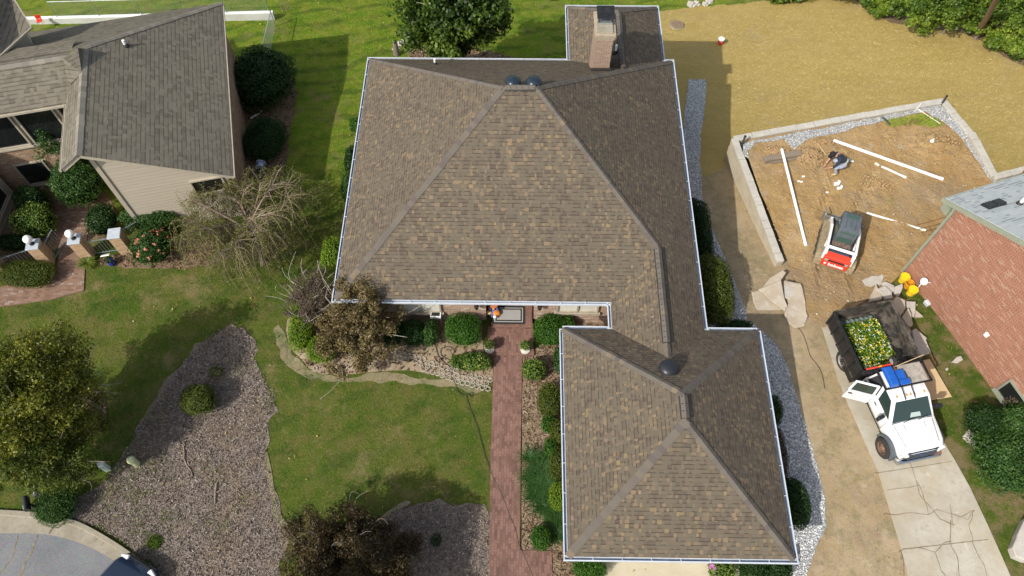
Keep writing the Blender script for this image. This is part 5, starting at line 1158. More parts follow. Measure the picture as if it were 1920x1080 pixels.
tree('rust_leaf_tree', 'dark rust leaved tree at the bottom edge of the photo', 655, 1042, 148, 82, 3.4, 'rust', z0=.4, nclu=340, per=170, csz=.32, leaf=(.10, .04), trunk_r=.1, bare=12, shell=.35, flat=.6)
tree('shade_tree', 'large dark green shade tree behind the brick house', 852, -2, 98, 78, 9.2, 'tree', z0=2.9, nclu=200, per=190, csz=.62, leaf=(.2, .14), trunk_r=.26, base=(857, 112), shell=.4, limbs=16)
tree('back_tree', 'dark tree tips hanging in at the top edge, left of the shade tree', 712, -165, 74, 150, 6.5, 'tree', z0=2, nclu=110, per=150, csz=.5, leaf=(.18, .12), trunk_r=.18)
tree('back_tree', 'leafy branch tips at the top edge right of the shade tree', 992, -165, 56, 145, 7, 'tree', z0=2, nclu=80, per=150, csz=.5, leaf=(.18, .12), trunk_r=.16)
# out of frame trees whose shade falls into the picture
for x, y, hh, a in [(-3.9, -1.1, 7.0, 1.9), (-7.4, 1.2, 7.6, 1.9)]:
    px_, py_ = 960, 540
    t = None
    P_ = np.array([x, y, hh * .6 + .1]) - np.array([0, 0, CZ]); cc = CAMR.T @ P_; px_ = 960 - F * cc[0] / cc[2]; py_ = 540 + F * cc[1] / cc[2]; k_ = F / -cc[2]
    tree('front_yard_tree', 'leafy tree standing in the front yard outside the photo', px_, py_, a * k_, a * k_ * .9, hh, 'rust', z0=1.6, nclu=110, per=130, csz=.45, leaf=(.17, .11), shell=.25, group='front yard trees outside the photo')
P_ = np.array([3.3, 1.3, 1.4]) - np.array([0, 0, CZ]); cc = CAMR.T @ P_
bush('front_yard_shrub', 'dense shrub in the front yard outside the photo', 960 - F * cc[0] / cc[2], 540 + F * cc[1] / cc[2], 95, 70, 2.6, 'box', p=2.6, dens=200, leaf=(.1, .07), lump_a=.05)
for i, (px, py, rx, ry, hh, lab) in enumerate([(1668, 8, 42, 26, 1.6, 'sprawling green shrub at the left end of the woodland edge'), (1742, 12, 48, 34, 3.6, 'bright green sapling over a leaning trunk at the woodland edge'), (1805, 0, 44, 36, 4.2, 'tall green sapling left of the leaning pole'),
    (1870, 8, 40, 40, 4.5, 'dark green sapling behind the leaning pole'), (1912, 30, 44, 44, 3.2, 'green sapling at the upper right corner'), (1885, 78, 34, 18, 1.2, 'low bright shrub below the leaning pole, nearest the straw'), (1915, 92, 30, 16, 1.0, 'low shrub at the right edge beside the straw'), (1590, -32, 55, 28, 2.4, 'woodland shrub hanging in at the top edge, left of the saplings'), (1470, -14, 46, 15, .9, 'weeds along the far edge of the straw'), (1840, 40, 30, 22, 1.6, 'leafy undergrowth left of the pole foot')]):
    tree('woodland_sapling', lab, px, py, rx, ry, hh, 'wood', z0=.25 if hh < 2.5 else .7, nclu=int(rx * 1.1), per=150, csz=.42, leaf=(.19, .12), trunk_r=.05 if hh < 3 else .09, base=(1735, 47) if i == 1 else None, limbs=6, shell=.35, cat='sapling', group=None)
# leaning bare pole at the wood's edge
pf = gnd(1834, 60); pole = thing('leaning_pole', 'bare brown trunk leaning out of the woodland at upper right', 'pole', tuple(pf)); tp = at(1872, -10, pf.z + 6.5)
mb = MB(); mb.tube([pf - Vector((0, 0, .3)), pf.lerp(tp, .5) + Vector((.05, 0, 0)), tp + (tp - pf) * .3], [.17, .15, .12], 10); mb.build('shaft', POLEW, pole, smooth=True, world=True)
mb = MB(); mb.ball((.5, -.05, .1), .24, 12, 8, jit=.4, sc=(1, 1, .7)); mb.build('foot_stone', SLAB_G, pole, smooth=2)
# -- weeping tree
wt = gnd(492, 500); T = thing('weeping_tree', 'half bare weeping tree with pinkish twigs beside the siding house', 'tree', tuple(wt))
random.seed(21); mb = MB(); tp = Vector((-.35, .9, 1.7)); limb(mb, (0, 0, -.2), tp, .13, .1, .06, 7, 9); mb.build('trunk', BARK, T, smooth=True)
mb = MB(); tw = MB(); LP = []
for i in range(15):
    th = 6.283 * i / 15 + random.gauss(0, .2); R_ = random.uniform(1.0, 2.4); e = tp + Vector((math.cos(th) * R_, math.sin(th) * R_ * .9, random.uniform(.7, 1.5))); pts = limb(mb, tp * random.uniform(.8, 1), e, .055, .022, .12, 7, 6)
    for j in range(30):
        q = pts[random.randint(2, 7)]; a2 = th + random.gauss(0, .9); L = random.uniform(.5, 1.6); d = Vector((math.cos(a2), math.sin(a2), 0)); up = random.uniform(.15, .6); dr = random.uniform(1.0, 2.6); pp = []
        for k in range(8):
            s = k / 7; pp.append(q + d * (L * (1 - (1 - s) ** 1.6)) + Vector((0, 0, up * math.sin(s * 2.0) - dr * s * s * s)) + Vector((mnoise.noise(q + Vector((s * 3, 0, 0))), mnoise.noise(q + Vector((0, s * 3, 5))), 0)) * .16 * s)
        pp = [p for p in pp if p.z > .08]
        if len(pp) > 2:
            tw.tube(pp, [.014 * (1 - .75 * k / len(pp)) for k in range(len(pp))], 3, cap=False); 
            if random.random() < .8: LP += [pp[k] for k in range(2, len(pp)) for _ in range(11)]
            for s_ in range(2):
                q2 = pp[random.randint(1, len(pp) - 1)]; d2 = Vector((random.gauss(0, 1), random.gauss(0, 1), random.gauss(-.5, .6))).normalized(); tw.tube([q2, q2 + d2 * .22, q2 + d2 * .38 + Vector((0, 0, -.16))], [.007, .005, .003], 3, cap=False)
mb.build('limbs', TWIG, T, smooth=True); tw.build('twigs', TWIG, T)
P = np.array(LP) + rng.normal(size=(len(LP), 3)) * .07; npmesh('sparse_leaves', leaf_quads(P, rng.normal(size=P.shape), .09, .03, .5, up=.4), quads(len(P)), LF['willow'], T)
# dead pale branch in the yellowing tree
q = gnd(140, 722, 1.2); db = thing('dead_branch', 'pale dead branch reaching out of the yellowing tree', 'branch', tuple(q)); mb = MB()
for i in range(16):
    th = random.gauss(.25, .5); L = random.uniform(.7, 2.0); mb.tube([(0, 0, 0), (math.cos(th) * L * .5, math.sin(th) * L * .5, .18), (math.cos(th + .15) * L, math.sin(th + .15) * L, -.05 + random.gauss(0, .1))], [.018, .011, .005], 4)
mb.build('twigs', TWIG_G, db)
# ---------------------------------------------------------------- ground cover
def scatter(poly_list, dens, excl=(), hf=tz, off=0., seed=0):
    out = []
    for poly in poly_list:
        x = [p[0] for p in poly]; y = [p[1] for p in poly]; x0, x1, y0, y1 = max(min(x), -24), min(max(x), 34), max(min(y), 3.2), min(max(y), 42)
        n = int((x1 - x0) * (y1 - y0) * dens); X = rng.uniform(x0, x1, n); Y = rng.uniform(y0, y1, n); m = inside(poly, X, Y)
        for e in excl: m &= ~inside(e, X, Y)
        out.append(np.stack([X[m], Y[m]], 1))
    A = np.concatenate(out); return np.column_stack([A, hf(A[:, 0], A[:, 1]) + off])
RECT = lambda a, b, c, d: [(a, c), (b, c), (b, d), (a, d)]
HOUSE_X = [RECT(X0 + .4, X1 - .4, Y0 + .4, Y1 - .4), RECT(GX_0 + .3, GX_1 - .3, GY_0 + .3, GY_1), RECT(RX0 + .4, RX1 - .4, Y1 - 1, RY1 - .4), RECT(WX, X1, GY_1 - .3, Y0 + .5)]
WALK_X = [tuple(gnd(*p))[:2] for p in [(903, 590), (1003, 590), (1003, 666), (979, 668), (976.5, 850), (975, 1032), (1034, 1033), (1040, 1200), (912, 1200), (916, 1080), (920, 850), (924, 668), (903, 664)]]
DRV_X = DRV_L + DRV_R; KERB_X = kerb_o + [(-6, -8), (-40, -8), (-40, kerb_o[0][1])]
LPATH_X = [tuple(gnd(*p))[:2] for p in [(95, 372), (166, 385), (167, 430), (162, 460), (160, 500), (158, 545), (100, 562), (0, 576), (-90, 584), (-90, 545), (0, 540), (62, 520), (108, 505), (112, 468), (100, 430), (60, 400)]]
LH_X = [tuple(Li(*p))[:2] for p in [(-.3, .2, 0), (-.3, 10, 0), (-20, 10, 0), (-20, 4.3, 0), (-4.8, 4.3, 0), (-4.8, .2, 0)]]
RH_X = [tuple(RH @ Vector(p))[:2] for p in [(0, 0, 0), (10.4, 0, 0), (10.4, Y9, 0), (0, Y9, 0)]]
ALLX = HOUSE_X + [WALK_X, DRV_X, KERB_X, LPATH_X, LH_X, RH_X]
def rot2(t): return np.cos(t), np.sin(t)
def blades(name, P, L, Wd, lean, m, kind='stuff', label=None, cat=None):
    n = len(P); t = rng.uniform(0, 6.283, n); c, s = rot2(t); l = L * rng.uniform(.6, 1.35, n); w = Wd * rng.uniform(.7, 1.3, n); t2 = rng.uniform(0, 6.283, n); c2, s2 = rot2(t2); r = l * lean * rng.uniform(.4, 1.2, n)
    A = P + np.stack([-s * w / 2, c * w / 2, 0 * w], 1); B = P + np.stack([s * w / 2, -c * w / 2, 0 * w], 1); C_ = P + np.stack([c2 * r, s2 * r, np.sqrt(np.maximum(l * l - r * r, (l * .3) ** 2))], 1)
    o = npmesh(name, np.stack([A, B, C_], 1).reshape(-1, 3), np.arange(3 * n).reshape(n, 3), m); return tag(o, label, cat, None, kind)
def flats(name, P, L, Wd, m, label, cat, tilt=.25, ang=None, spread=3.14):
    n = len(P); t = rng.uniform(-spread, spread, n) + (ang or 0); c, s = rot2(t); l = L * rng.uniform(.5, 1.5, n); w = Wd * rng.uniform(.6, 1.4, n); dz = l * tilt * rng.normal(size=n) * .5; dw = w * tilt * rng.normal(size=n)
    U = np.stack([c * l / 2, s * l / 2, dz], 1); V_ = np.stack([-s * w / 2, c * w / 2, dw], 1); Q = P + np.array([0, 0, 1]) * (np.abs(dz) + np.abs(dw) + .004)[:, None]
    o = npmesh(name, np.stack([Q - U - V_, Q + U - V_, Q + U + V_, Q - U + V_], 1).reshape(-1, 3), quads(n), m); return tag(o, label, cat, None, 'stuff')
OCT_V = np.array([[1, 0, 0], [0, 1, 0], [-1, 0, 0], [0, -1, 0], [0, 0, 1], [0, 0, -1.]]); OCT_F = np.array([[0, 1, 4], [1, 2, 4], [2, 3, 4], [3, 0, 4], [1, 0, 5], [2, 1, 5], [3, 2, 5], [0, 3, 5]])
def stones(name, P, r, m, label, cat, flat=.6, kind='stuff'):
    n = len(P); t = rng.uniform(0, 6.283, n); c, s = rot2(t); rr = np.broadcast_to(np.asarray(r), (n,)); V = OCT_V[None] * rng.uniform(.6, 1.35, (n, 6, 1)) * rr[:, None, None] * np.array([1, 1, flat])
    X = V[..., 0] * c[:, None] - V[..., 1] * s[:, None]; Y = V[..., 0] * s[:, None] + V[..., 1] * c[:, None]; V = np.stack([X, Y, V[..., 2]], -1) + P[:, None]
    o = npmesh(name, V.reshape(-1, 3), (OCT_F[None] + 6 * np.arange(n)[:, None, None]).reshape(-1, 3), m); return tag(o, label, cat, None, kind)
LAWN = [RECT(-23, 33, 3.4, 41)]
def shrink(poly, d):
    n = len(poly); out = []; A = sum(poly[i][0] * poly[(i + 1) % n][1] - poly[(i + 1) % n][0] * poly[i][1] for i in range(n)); sg = 1 if A > 0 else -1
    for i in range(n):
        a, b = Vector(poly[i - 1][:2]), Vector(poly[(i + 1) % n][:2]); t = (b - a).normalized(); out.append((poly[i][0] - t.y * d * sg, poly[i][1] + t.x * d * sg))
    return out
nolawn = ALLX + [PAD_P, GRAVEL_P, BED_R, BED_F] + [shrink(q, .5) for q in (STRAW_P, TAN_P, MULCH_P, MULCH2_P)]
P = scatter(LAWN, 190, nolawn)
for q, fr in ((MULCH_P, .38), (MULCH2_P, .38), (WORN, .6), (TAN_P, .3), (STRAW_P, .2)):
    m_ = inside(q, P[:, 0], P[:, 1]); P = P[~m_ | (rng.random(len(P)) < fr)]
# thin spots
w_ = np.sin(P[:, 0] * 3.3 + 2 * np.sin(P[:, 1] * 1.9)) + np.sin(P[:, 1] * 4.1 + 1.5 * np.sin(P[:, 0] * 2.3)); P = P[(w_ < 1.2) | (rng.random(len(P)) < .35)]
P = P; dryv = np.array([mnoise.noise(Vector((a * .8, b * .8, 2))) for a, b in P[:, :2]]) if len(P) < 1 else np.zeros(len(P))
keep = ~((P[:, 0] > 12.5) & (P[:, 1] < 20) & (np.sin(P[:, 0] * 2.1 + np.sin(P[:, 1] * 1.3)) + np.sin(P[:, 1] * 1.7 + P[:, 0]) > .15)); P = P[keep]
blades('grass', P, .07, .022, .75, GRASS, label='short mown grass of the lawns around both houses', cat='grass')
P = scatter([STRAW_P], 150, HOUSE_X + [PAD_P, GRAVEL_P, RH_X, TAN_P]); flats('straw_cover', P, .14, .010, STRAW_B, 'loose golden straw spread over the seeded yard', 'straw', .12, 0., .9)
P = scatter([TAN_P], 14, HOUSE_X + [DRV_X, PAD_P, GRAVEL_P]); stones('soil_crumbs', P, .022 * rng.uniform(.5, 2, len(P)), CLOD, 'small crumbs of dirt scattered along the bare strip', 'dirt')
P = scatter([TAN_P], 5, HOUSE_X + [PAD_P, GRAVEL_P]); stones('pebbles', P, .02 * rng.uniform(.5, 1.8, len(P)), SLAB_G, 'pale pebbles strewn on the bare dirt and drive', 'pebbles')
P = scatter([GRAVEL_P], 420, HOUSE_X, off=.035); stones('crushed_stone', P, .034 * rng.uniform(.6, 1.5, len(P)), STONE_B, 'grey crushed stone strip along the brick house', 'gravel')
P = scatter([MULCH_P, MULCH2_P], 420, [KERB_X, WALK_X], off=.02); flats('wood_chips', P, .065, .016, CHIP, 'faded grey brown wood chips on the front beds', 'mulch', .5)
P = scatter([BED_R], 230, HOUSE_X + [WALK_X], off=.024); flats('bark_mulch', P, .08, .022, CHIP_BR, 'tan and brown bark mulch in the bed beside the walk', 'mulch', .5)
BKP = [jag(smooth_poly(pxpoly(q), 1), .3, .1, 3) for q in ([(400, 180), (520, 110), (560, 160), (548, 230), (538, 300), (530, 360), (400, 420)], [(185, 485), (250, 470), (350, 450), (440, 440), (455, 470), (380, 505), (250, 503), (190, 500)], [(150, 730), (185, 725), (205, 760), (195, 805), (160, 815), (140, 780)], [(770, 95), (800, 85), (900, 88), (960, 110), (1060, 118), (1000, 145), (800, 145), (760, 120)])]
P = scatter(BKP + [BED_F], 55, HOUSE_X + [LH_X, WALK_X], off=.024); flats('leaf_litter', P, .075, .04, CHIP_BR, 'brown leaf litter on the shrub beds', 'leaf litter', .6)
P = scatter([TAN_P], 95, HOUSE_X + [PAD_P, GRAVEL_P]); P = P[(np.sin(P[:, 0] * 1.7 + 1.1 * np.sin(P[:, 1] * .9)) + np.sin(P[:, 1] * 1.3 + P[:, 0] * .6) > .75) & (P[:, 1] < 13)]
blades('sparse_grass', P, .07, .022, .75, GRASS, label='sparse grass coming up in the bare dirt beside the drive', cat='grass')
P = scatter([MULCH_P, WORN], 30, [KERB_X], off=.02); cl = [(gnd(245, 900), 1.5), (gnd(440, 690), .6), (gnd(250, 1010), .5), (gnd(405, 985), .6), (gnd(520, 640), .8), (gnd(560, 720), .7), (gnd(400, 880), .5), (gnd(350, 640), .9), (gnd(300, 770), .7), (gnd(500, 770), .6), (gnd(290, 985), .8), (gnd(470, 940), .5)]
m_ = np.zeros(len(P), bool)
for c_, r_ in cl: m_ |= np.hypot(P[:, 0] - c_.x, P[:, 1] - c_.y) < r_ * (.5 + rng.random(len(P)) * .7)
P = np.repeat(P[m_], 7, 0) + np.column_stack([rng.normal(size=(m_.sum() * 7, 2)) * .09, np.zeros(m_.sum() * 7)]); blades('weed_grass', P, .12, .024, .8, GRASS, label='patches of weedy grass growing through the mulch', cat='grass')
P = scatter(LAWN, .4, ALLX + [PAD_P, GRAVEL_P, STRAW_P], off=.05); flats('fallen_leaves', P, .055, .035, mat('fallen_leaf', lambda b: b.ramp(b.isl(), [(0, (.16, .09, .04)), (.5, (.34, .22, .07)), (.85, (.42, .33, .1)), (1, (.5, .44, .3))]), rough=.8), 'scattered fallen leaves on the lawns', 'leaves', .6)
# ---------------------------------------------------------------- retaining wall and the dug pad
def wl(px, py, z=-.27): p = at(px, py, z); return Vector((p.x, p.y, 0))
wp = [wl(1464, 490), wl(1377, 259), wl(1770, 188), wl(1821, 250, -.27), wl(1866, 331, -.2), wl(1945, 312, -.2), wl(2110, 268, -.2)]
rw = thing('retaining_wall', 'pale block retaining wall holding up the dug dirt pad', 'wall', (wp[1].x, wp[1].y, -1.8))
cap = MB(); face = MB()
for si, (a, b) in enumerate(zip(wp[:-1], wp[1:])):
    d = (b - a); L = d.length; d.normalize(); n = Vector((d.y, -d.x, 0)); ang = math.atan2(d.y, d.x); k = max(1, round(L / .46)); tz0 = -.27 + (.1 if si >= 3 else 0)
    e0 = 0.0
    for i in range(k):
        p = a + d * (L * (i + .5) / k); j = Vector((random.gauss(0, .006), random.gauss(0, .006), 0))
        cap.box((p.x + j.x, p.y + j.y, tz0 - .06 + random.gauss(0, .004)), (L / k - .012, .33, .12), ang + random.gauss(0, .008))
    m = max(2, int(L / .5)); row = 0; z1 = tz0 - .122
    lo = min(float(tz((a + d * (L * q / m)).x, (a + d * (L * q / m)).y)) for q in range(m + 1)) - .15
    while z1 > lo and row < 22:
        off = .23 * (row % 2)
        kk = int(L / .46) + 1
        for i in range(kk):
            x0 = max(0, i * .46 - off); x1 = min(L, (i + 1) * .46 - off)
            if x1 - x0 < .06: continue
            p = a + d * ((x0 + x1) / 2)
            if z1 < float(tz(p.x, p.y)) - .25: continue
            face.box((p.x, p.y, z1 - .098), (x1 - x0 - .006, .29 + random.random() * .02, .192), ang)
        z1 -= .2; row += 1
cap.build('capstones', BLOCK, rw, bevel=.012, world=True); face.build('block_courses', BLOCK_TAN, rw, bevel=.01, world=True)
BKF = [tuple(at(*p, -.42))[:2] for p in [(1392, 270), (1478, 252), (1600, 229), (1700, 209), (1764, 197), (1790, 220), (1815, 255), (1840, 300), (1866, 340), (1920, 322), (1930, 345), (1870, 352), (1850, 335), (1822, 285), (1795, 252), (1765, 226), (1735, 210), (1690, 220), (1620, 236), (1560, 252), (1510, 262), (1490, 282), (1470, 262), (1420, 268), (1402, 285), (1400, 300), (1393, 290)]]
BKF = jag(BKF, .3, .09, 31); sheet('backfill_gravel', BKF, GRAV, .03, padh, .4)
P = scatter([BKF], 260, [], padh, .03); stones('backfill_stone', P, .04 * rng.uniform(.5, 1.5, len(P)), mat('pale_backfill_stone', lambda b: b.ramp(b.isl(), [(0, (.24, .24, .23)), (.6, (.38, .38, .36)), (1, (.55, .54, .5))]), rough=.9), 'pale backfill stone along the inside of the block wall', 'gravel')
gp = [gnd(x, y, 0, padh) for x, y in [(1655, 226), (1690, 222), (1725, 215), (1755, 222), (1770, 236), (1745, 240), (1700, 235), (1668, 240)]]
P = scatter([[tuple(p)[:2] for p in gp]], 700, [], padh); blades('pad_weeds', P, .16, .03, .8, GRASS, label='green weeds growing at the far corner of the dirt pad', cat='weeds')
for px, py, nn in [(1406, 276, 60), (1435, 345, 40), (1488, 255, 40), (1605, 345, 60), (1672, 380, 40), (1560, 500, 40)]:
    c_ = gnd(px, py, 0, padh); q = np.array([c_]) + np.column_stack([rng.normal(size=(nn, 2)) * .16, np.zeros(nn)]); q[:, 2] = padh(q[:, 0], q[:, 1])
    blades('pad_weeds', q, .1, .025, .8, GRASS, label='small weeds in the dirt pad and along its wall', cat='weeds')
# clods and rubble
P = scatter([PAD_P], 48, [RH_X], padh, .0); stones('clay_crumbs', P, .02 * rng.uniform(.5, 2.4, len(P)) ** 1.3, CLOD, 'crumbled orange clay over the dug pad', 'dirt')
P = scatter([PAD_P], 2.2, [RH_X], padh, .0); stones('rubble', P, .028 * rng.uniform(.5, 2.6, len(P)), mat('pale_rubble', col=(.42, .34, .24), rough=1, vary=.3, vs=9, co='pos'), 'pale broken stone bits on the dug pad', 'rubble')
def mound(px, py, rx, ry, h, lab, n=380):
    c = gnd(px, py, 0, padh); k = ppm(c); a, b = rx / k, ry / k / .85; t = thing('dirt_mound', lab, 'dirt pile', tuple(c)); mb = MB(); N_ = 26; vs = []; fs = []
    for i in range(N_ + 1):
        for j in range(N_ + 1):
            u, v = i / N_ * 2 - 1, j / N_ * 2 - 1; r = math.hypot(u, v); z = h * max(0, 1 - r ** 2) ** 1.2 * (1 + .9 * mnoise.noise(Vector((u * 3.2, v * 3.2, px)))) + .05 * mnoise.noise(Vector((u * 9, v * 9, py))) - .05 * (r > .85) - .03
            vs.append((u * a, v * b, z))
    fs = [(i * (N_ + 1) + j, (i + 1) * (N_ + 1) + j, (i + 1) * (N_ + 1) + j + 1, i * (N_ + 1) + j + 1) for i in range(N_) for j in range(N_)]
    mb.add(vs, fs); mb.build('heap', SOIL_PAD, t)
    q = np.column_stack([rng.normal(size=n) * a * .5, rng.normal(size=n) * b * .5]); zz = h * np.maximum(0, 1 - (q[:, 0] / a) ** 2 - (q[:, 1] / b) ** 2) ** 1.2
    o = stones('clods', np.column_stack([q, zz * .95]), .035 * rng.uniform(.5, 2.6, n), CLOD, None, None, .8, None); o.parent = t; return t
mound(1458, 288, 34, 17, .22, 'clumpy orange clay heap behind the old timber'); mound(1519, 296, 32, 26, .3, 'clumpy orange clay heap between the timber and the crouching worker'); mound(1757, 270, 60, 34, .22, 'dry brown dirt heap near the far wall corner', 150); mound(1545, 268, 24, 9, .14, 'low clay heap against the back wall gravel', 140); mound(1640, 345, 60, 12, .09, 'low greenish clay ridge beside the muddy pipe', 120)
PG = lambda px, py, off=0: gnd(px, py, off, padh)
def rod(name, lab, cat, a, b, r, m, n=14, group=None):
    a = Vector(a); b = Vector(b); t = thing(name, lab, cat, tuple((a + b) / 2), 0, group); d = (b - a).normalized(); mb = MB()
    L = (b - a).length; k = 6; mb.tube([a + d * (L * i / k) for i in range(k + 1)], r, n); mb.build('tube', m, t, smooth=True, world=True); mb = MB(); mb.tube([b - d * .16, b + d * .004], r * 1.14, n); mb.build('socket', m, t, smooth=True, world=True); return t
rod('pvc_pipe', 'longest white pipe lying past the crouching worker toward the right house', 'pipe', PG(1563, 263, .08), PG(1768, 336, .08), .072, PVC)
rod('pvc_pipe', 'white pipe lying across the old timber near the left wall', 'pipe', PG(1466, 280, .3), PG(1511, 460, .08), .068, PVC)
rod('pvc_pipe', 'short muddy white pipe below the longest pipe', 'pipe', PG(1653, 312, .05), PG(1699, 333, .05), .05, PVC_DIRTY); rod('pvc_pipe', 'tiny muddy pipe stub at the left end of the short pipe', 'pipe', PG(1641, 306, .05), PG(1648, 310, .05), .045, PVC_DIRTY)
rod('buried_pipe', 'muddy cream pipe half buried from the track loader to the rebar', 'pipe', PG(1625, 399, .0), PG(1735, 432, .01), .055, PVC_DIRTY)
a, b = PG(1431, 303, .0), PG(1500, 291, .0); t = thing('old_timber', 'grey weathered timber beam under the white pipe', 'timber', tuple((a + b) / 2), 0); mb = MB(); mb.beam(a + Vector((0, 0, .12)), b + Vector((0, 0, .12)), .3, .26); mb.build('beam', TIMBER, t, bevel=.02, world=True)
mb = MB(); d = (b - a).normalized(); n = Vector((d.y, -d.x, 0)); mb.beam(a + d * .3 + n * .2 + Vector((0, 0, .05)), b + n * .2 + Vector((0, 0, .05)), .1, .1); mb.build('ledger', TIMBER, t, bevel=.01, world=True)
for i, (p0, p1, lab, r) in enumerate([((1391, 272), (1398, 251), 'dark steel stub post standing in the left wall corner', .05), ((1764, 197), (1775, 183), 'dark steel stub post standing in the far wall corner', .05)]):
    q = PG(*p0); t = thing('steel_post', lab, 'post', tuple(q), 0); mb = MB(); mb.tube([q - Vector((0, 0, .2)), q + Vector((0, 0, .62))], r, 12); mb.build('shaft', GREYF, t, smooth=True, world=True); mb = MB(); mb.lathe([(.0, .62), (r * 1.2, .621), (r * 1.2, .66), (0, .67)], 12, tuple(q)); mb.build('cap', BLACK, t, world=True)
def stick(name, lab, cat, a, b, r, m, group=None):
    t = thing(name, lab, cat, tuple((Vector(a) + Vector(b)) / 2), 0, group); mb = MB(); mb.tube([Vector(a), Vector(a).lerp(Vector(b), .5) + Vector((.004, .003, 0)), Vector(b)], r, 8); mb.build('bar', m, t, smooth=True, world=True); return t
stick('steel_bar', 'dark steel bar lying by the weeds at the back wall', 'bar', PG(1655, 220, .05), PG(1669, 233, .05), .05, GREYF)
stick('white_stake', 'thin white stake lying across the weeds', 'stake', PG(1720, 204, .06), PG(1763, 232, .05), .018, PVC_DIRTY); stick('white_stake', 'shorter white stake crossing the end of the thin one', 'stake', PG(1714, 210, .05), PG(1727, 194, .2), .018, PVC_DIRTY)
stick('rusty_beam', 'thick rusty pipe leaning at the right frame edge behind the grey roof', 'beam', PG(1893, 352, .1), PG(1926, 318, .3), .09, RUST)
for i, (p0, p1) in enumerate([((1716, 423), (1792, 402)), ((1722, 430), (1795, 412)), ((1728, 436), (1790, 420)), ((1740, 441), (1785, 428)), ((1742, 425), (1756, 446)), ((1760, 418), (1772, 440))]):
    stick('rebar', 'rusty reinforcing bar in the bundle beside the right house corner', 'rebar', PG(*p0, .05 + .015 * i), PG(*p1, .05 + .012 * i), .016, RUST, 'rebar bundle at the house corner')
for i, (px, py, r, sc, lab) in enumerate([(1745, 269, .11, (.9, .9, 1.3), 'upright white jug on the brown dirt'), (1571, 345, .15, (1., 1.2, .55), 'large white pipe fitting below the crouching worker'), (1576, 353, .12, (1.2, .7, .6), 'white elbow fitting touching the large fitting'), (1551, 361, .07, (1, 1, .7), 'single small white cap left of the fittings'), (1498, 340, .065, (1, 1, .7), 'left one of three white pipe caps'), (1503, 341, .065, (1, 1, .7), 'middle one of three white pipe caps'), (1507, 331, .07, (1, 1, .7), 'upper one of three white pipe caps')]):
    q = PG(px, py, r * .5); t = thing('pipe_fitting' if i else 'white_jug', lab, 'fitting' if i else 'jug', tuple(q)); mb = MB()
    if i == 0: mb.lathe([(.09, -.1), (.1, .1), (.09, .2), (.03, .26), (.03, .3)], 14); mb.build('bottle', PVC, t, smooth=True); mb = MB(); mb.lathe([(.035, .3), (.035, .33)], 10); mb.build('cap', WHITE, t)
    else: mb.tube([(-r * sc[0], 0, 0), (0, 0, .01), (r * sc[0] * .6, r * .9 * (i < 3), .01)], r * .55, 12); mb.build('elbow', PVC, t, smooth=True); mb = MB(); mb.tube([(-r * sc[0] * 1.05, 0, 0), (-r * sc[0] * .6, 0, 0.003)], r * .66, 12); mb.build('collar', PVC, t, smooth=True)
# ---------------------------------------------------------------- stone slabs
def slab(pts, z, th, lab, m=SLAB, tilt=(0, 0), hf=tz, name='stone_slab', grp='flagstone slabs'):
    P = [at(x, y, float(hf(*tuple(gnd(x, y, z, hf))[:2])) + z) for x, y in pts]; c = sum((Vector(p) for p in P), Vector()) / len(P); t = thing(name, lab, 'stone slab', (c.x, c.y, c.z - th), 0, grp)
    pl = jag([(p.x - c.x, p.y - c.y) for p in P], .14, .022, len(lab)); mb = MB(); n = len(pl); sc = .93
    top = [(x * sc, y * sc, th + tilt[0] * x + tilt[1] * y + .02 * mnoise.noise(Vector((x * 3, y * 3, c.x)))) for x, y in pl]; mid = [(x, y, th - .025 + tilt[0] * x + tilt[1] * y) for x, y in pl]; bot = [(x * .96, y * .96, tilt[0] * x + tilt[1] * y) for x, y in pl]
    a_ = sum(pl[i][0] * pl[(i + 1) % n][1] - pl[(i + 1) % n][0] * pl[i][1] for i in range(n)); 
    if a_ < 0: top, mid, bot = top[::-1], mid[::-1], bot[::-1]
    mb.add(bot + mid + top, [tuple(range(n - 1, -1, -1)), tuple(range(2 * n, 3 * n))] + [(i, (i + 1) % n, n + (i + 1) % n, n + i) for i in range(n)] + [(n + i, n + (i + 1) % n, 2 * n + (i + 1) % n, 2 * n + i) for i in range(n)])
    mb.build('rock', m, t); return t
slab([(1409, 549), (1422, 546), (1436, 552), (1470, 570), (1472, 580), (1446, 581), (1420, 580), (1413, 565)], .1, .09, 'flat rust stained slab lying under the cream triangular one, by the gravel')
slab([(1468, 530), (1486, 533), (1500, 535), (1504, 544), (1510, 562), (1513, 582), (1517, 590), (1511, 607), (1494, 612), (1481, 604), (1473, 591), (1473, 579), (1479, 568), (1472, 552)], .24, .2, 'largest long tan slab on the right of the left pile')
slab([(1433, 534), (1444, 521), (1466, 509), (1473, 513), (1468, 521), (1463, 527), (1439, 538)], .34, .1, 'cream pointed slab at the top of the left pile', SLAB, (.1, .05))
slab([(1422, 542), (1442, 534), (1462, 527), (1468, 548), (1473, 563), (1478, 573), (1473, 580), (1452, 566)], .36, .1, 'cream triangular slab on top of the left pile', SLAB, (.08, .0))
slab([(1470, 534), (1479, 537), (1487, 546), (1491, 551), (1481, 559), (1473, 556)], .36, .12, 'small broken chunk lying on the largest tan slab', SLAB_G)
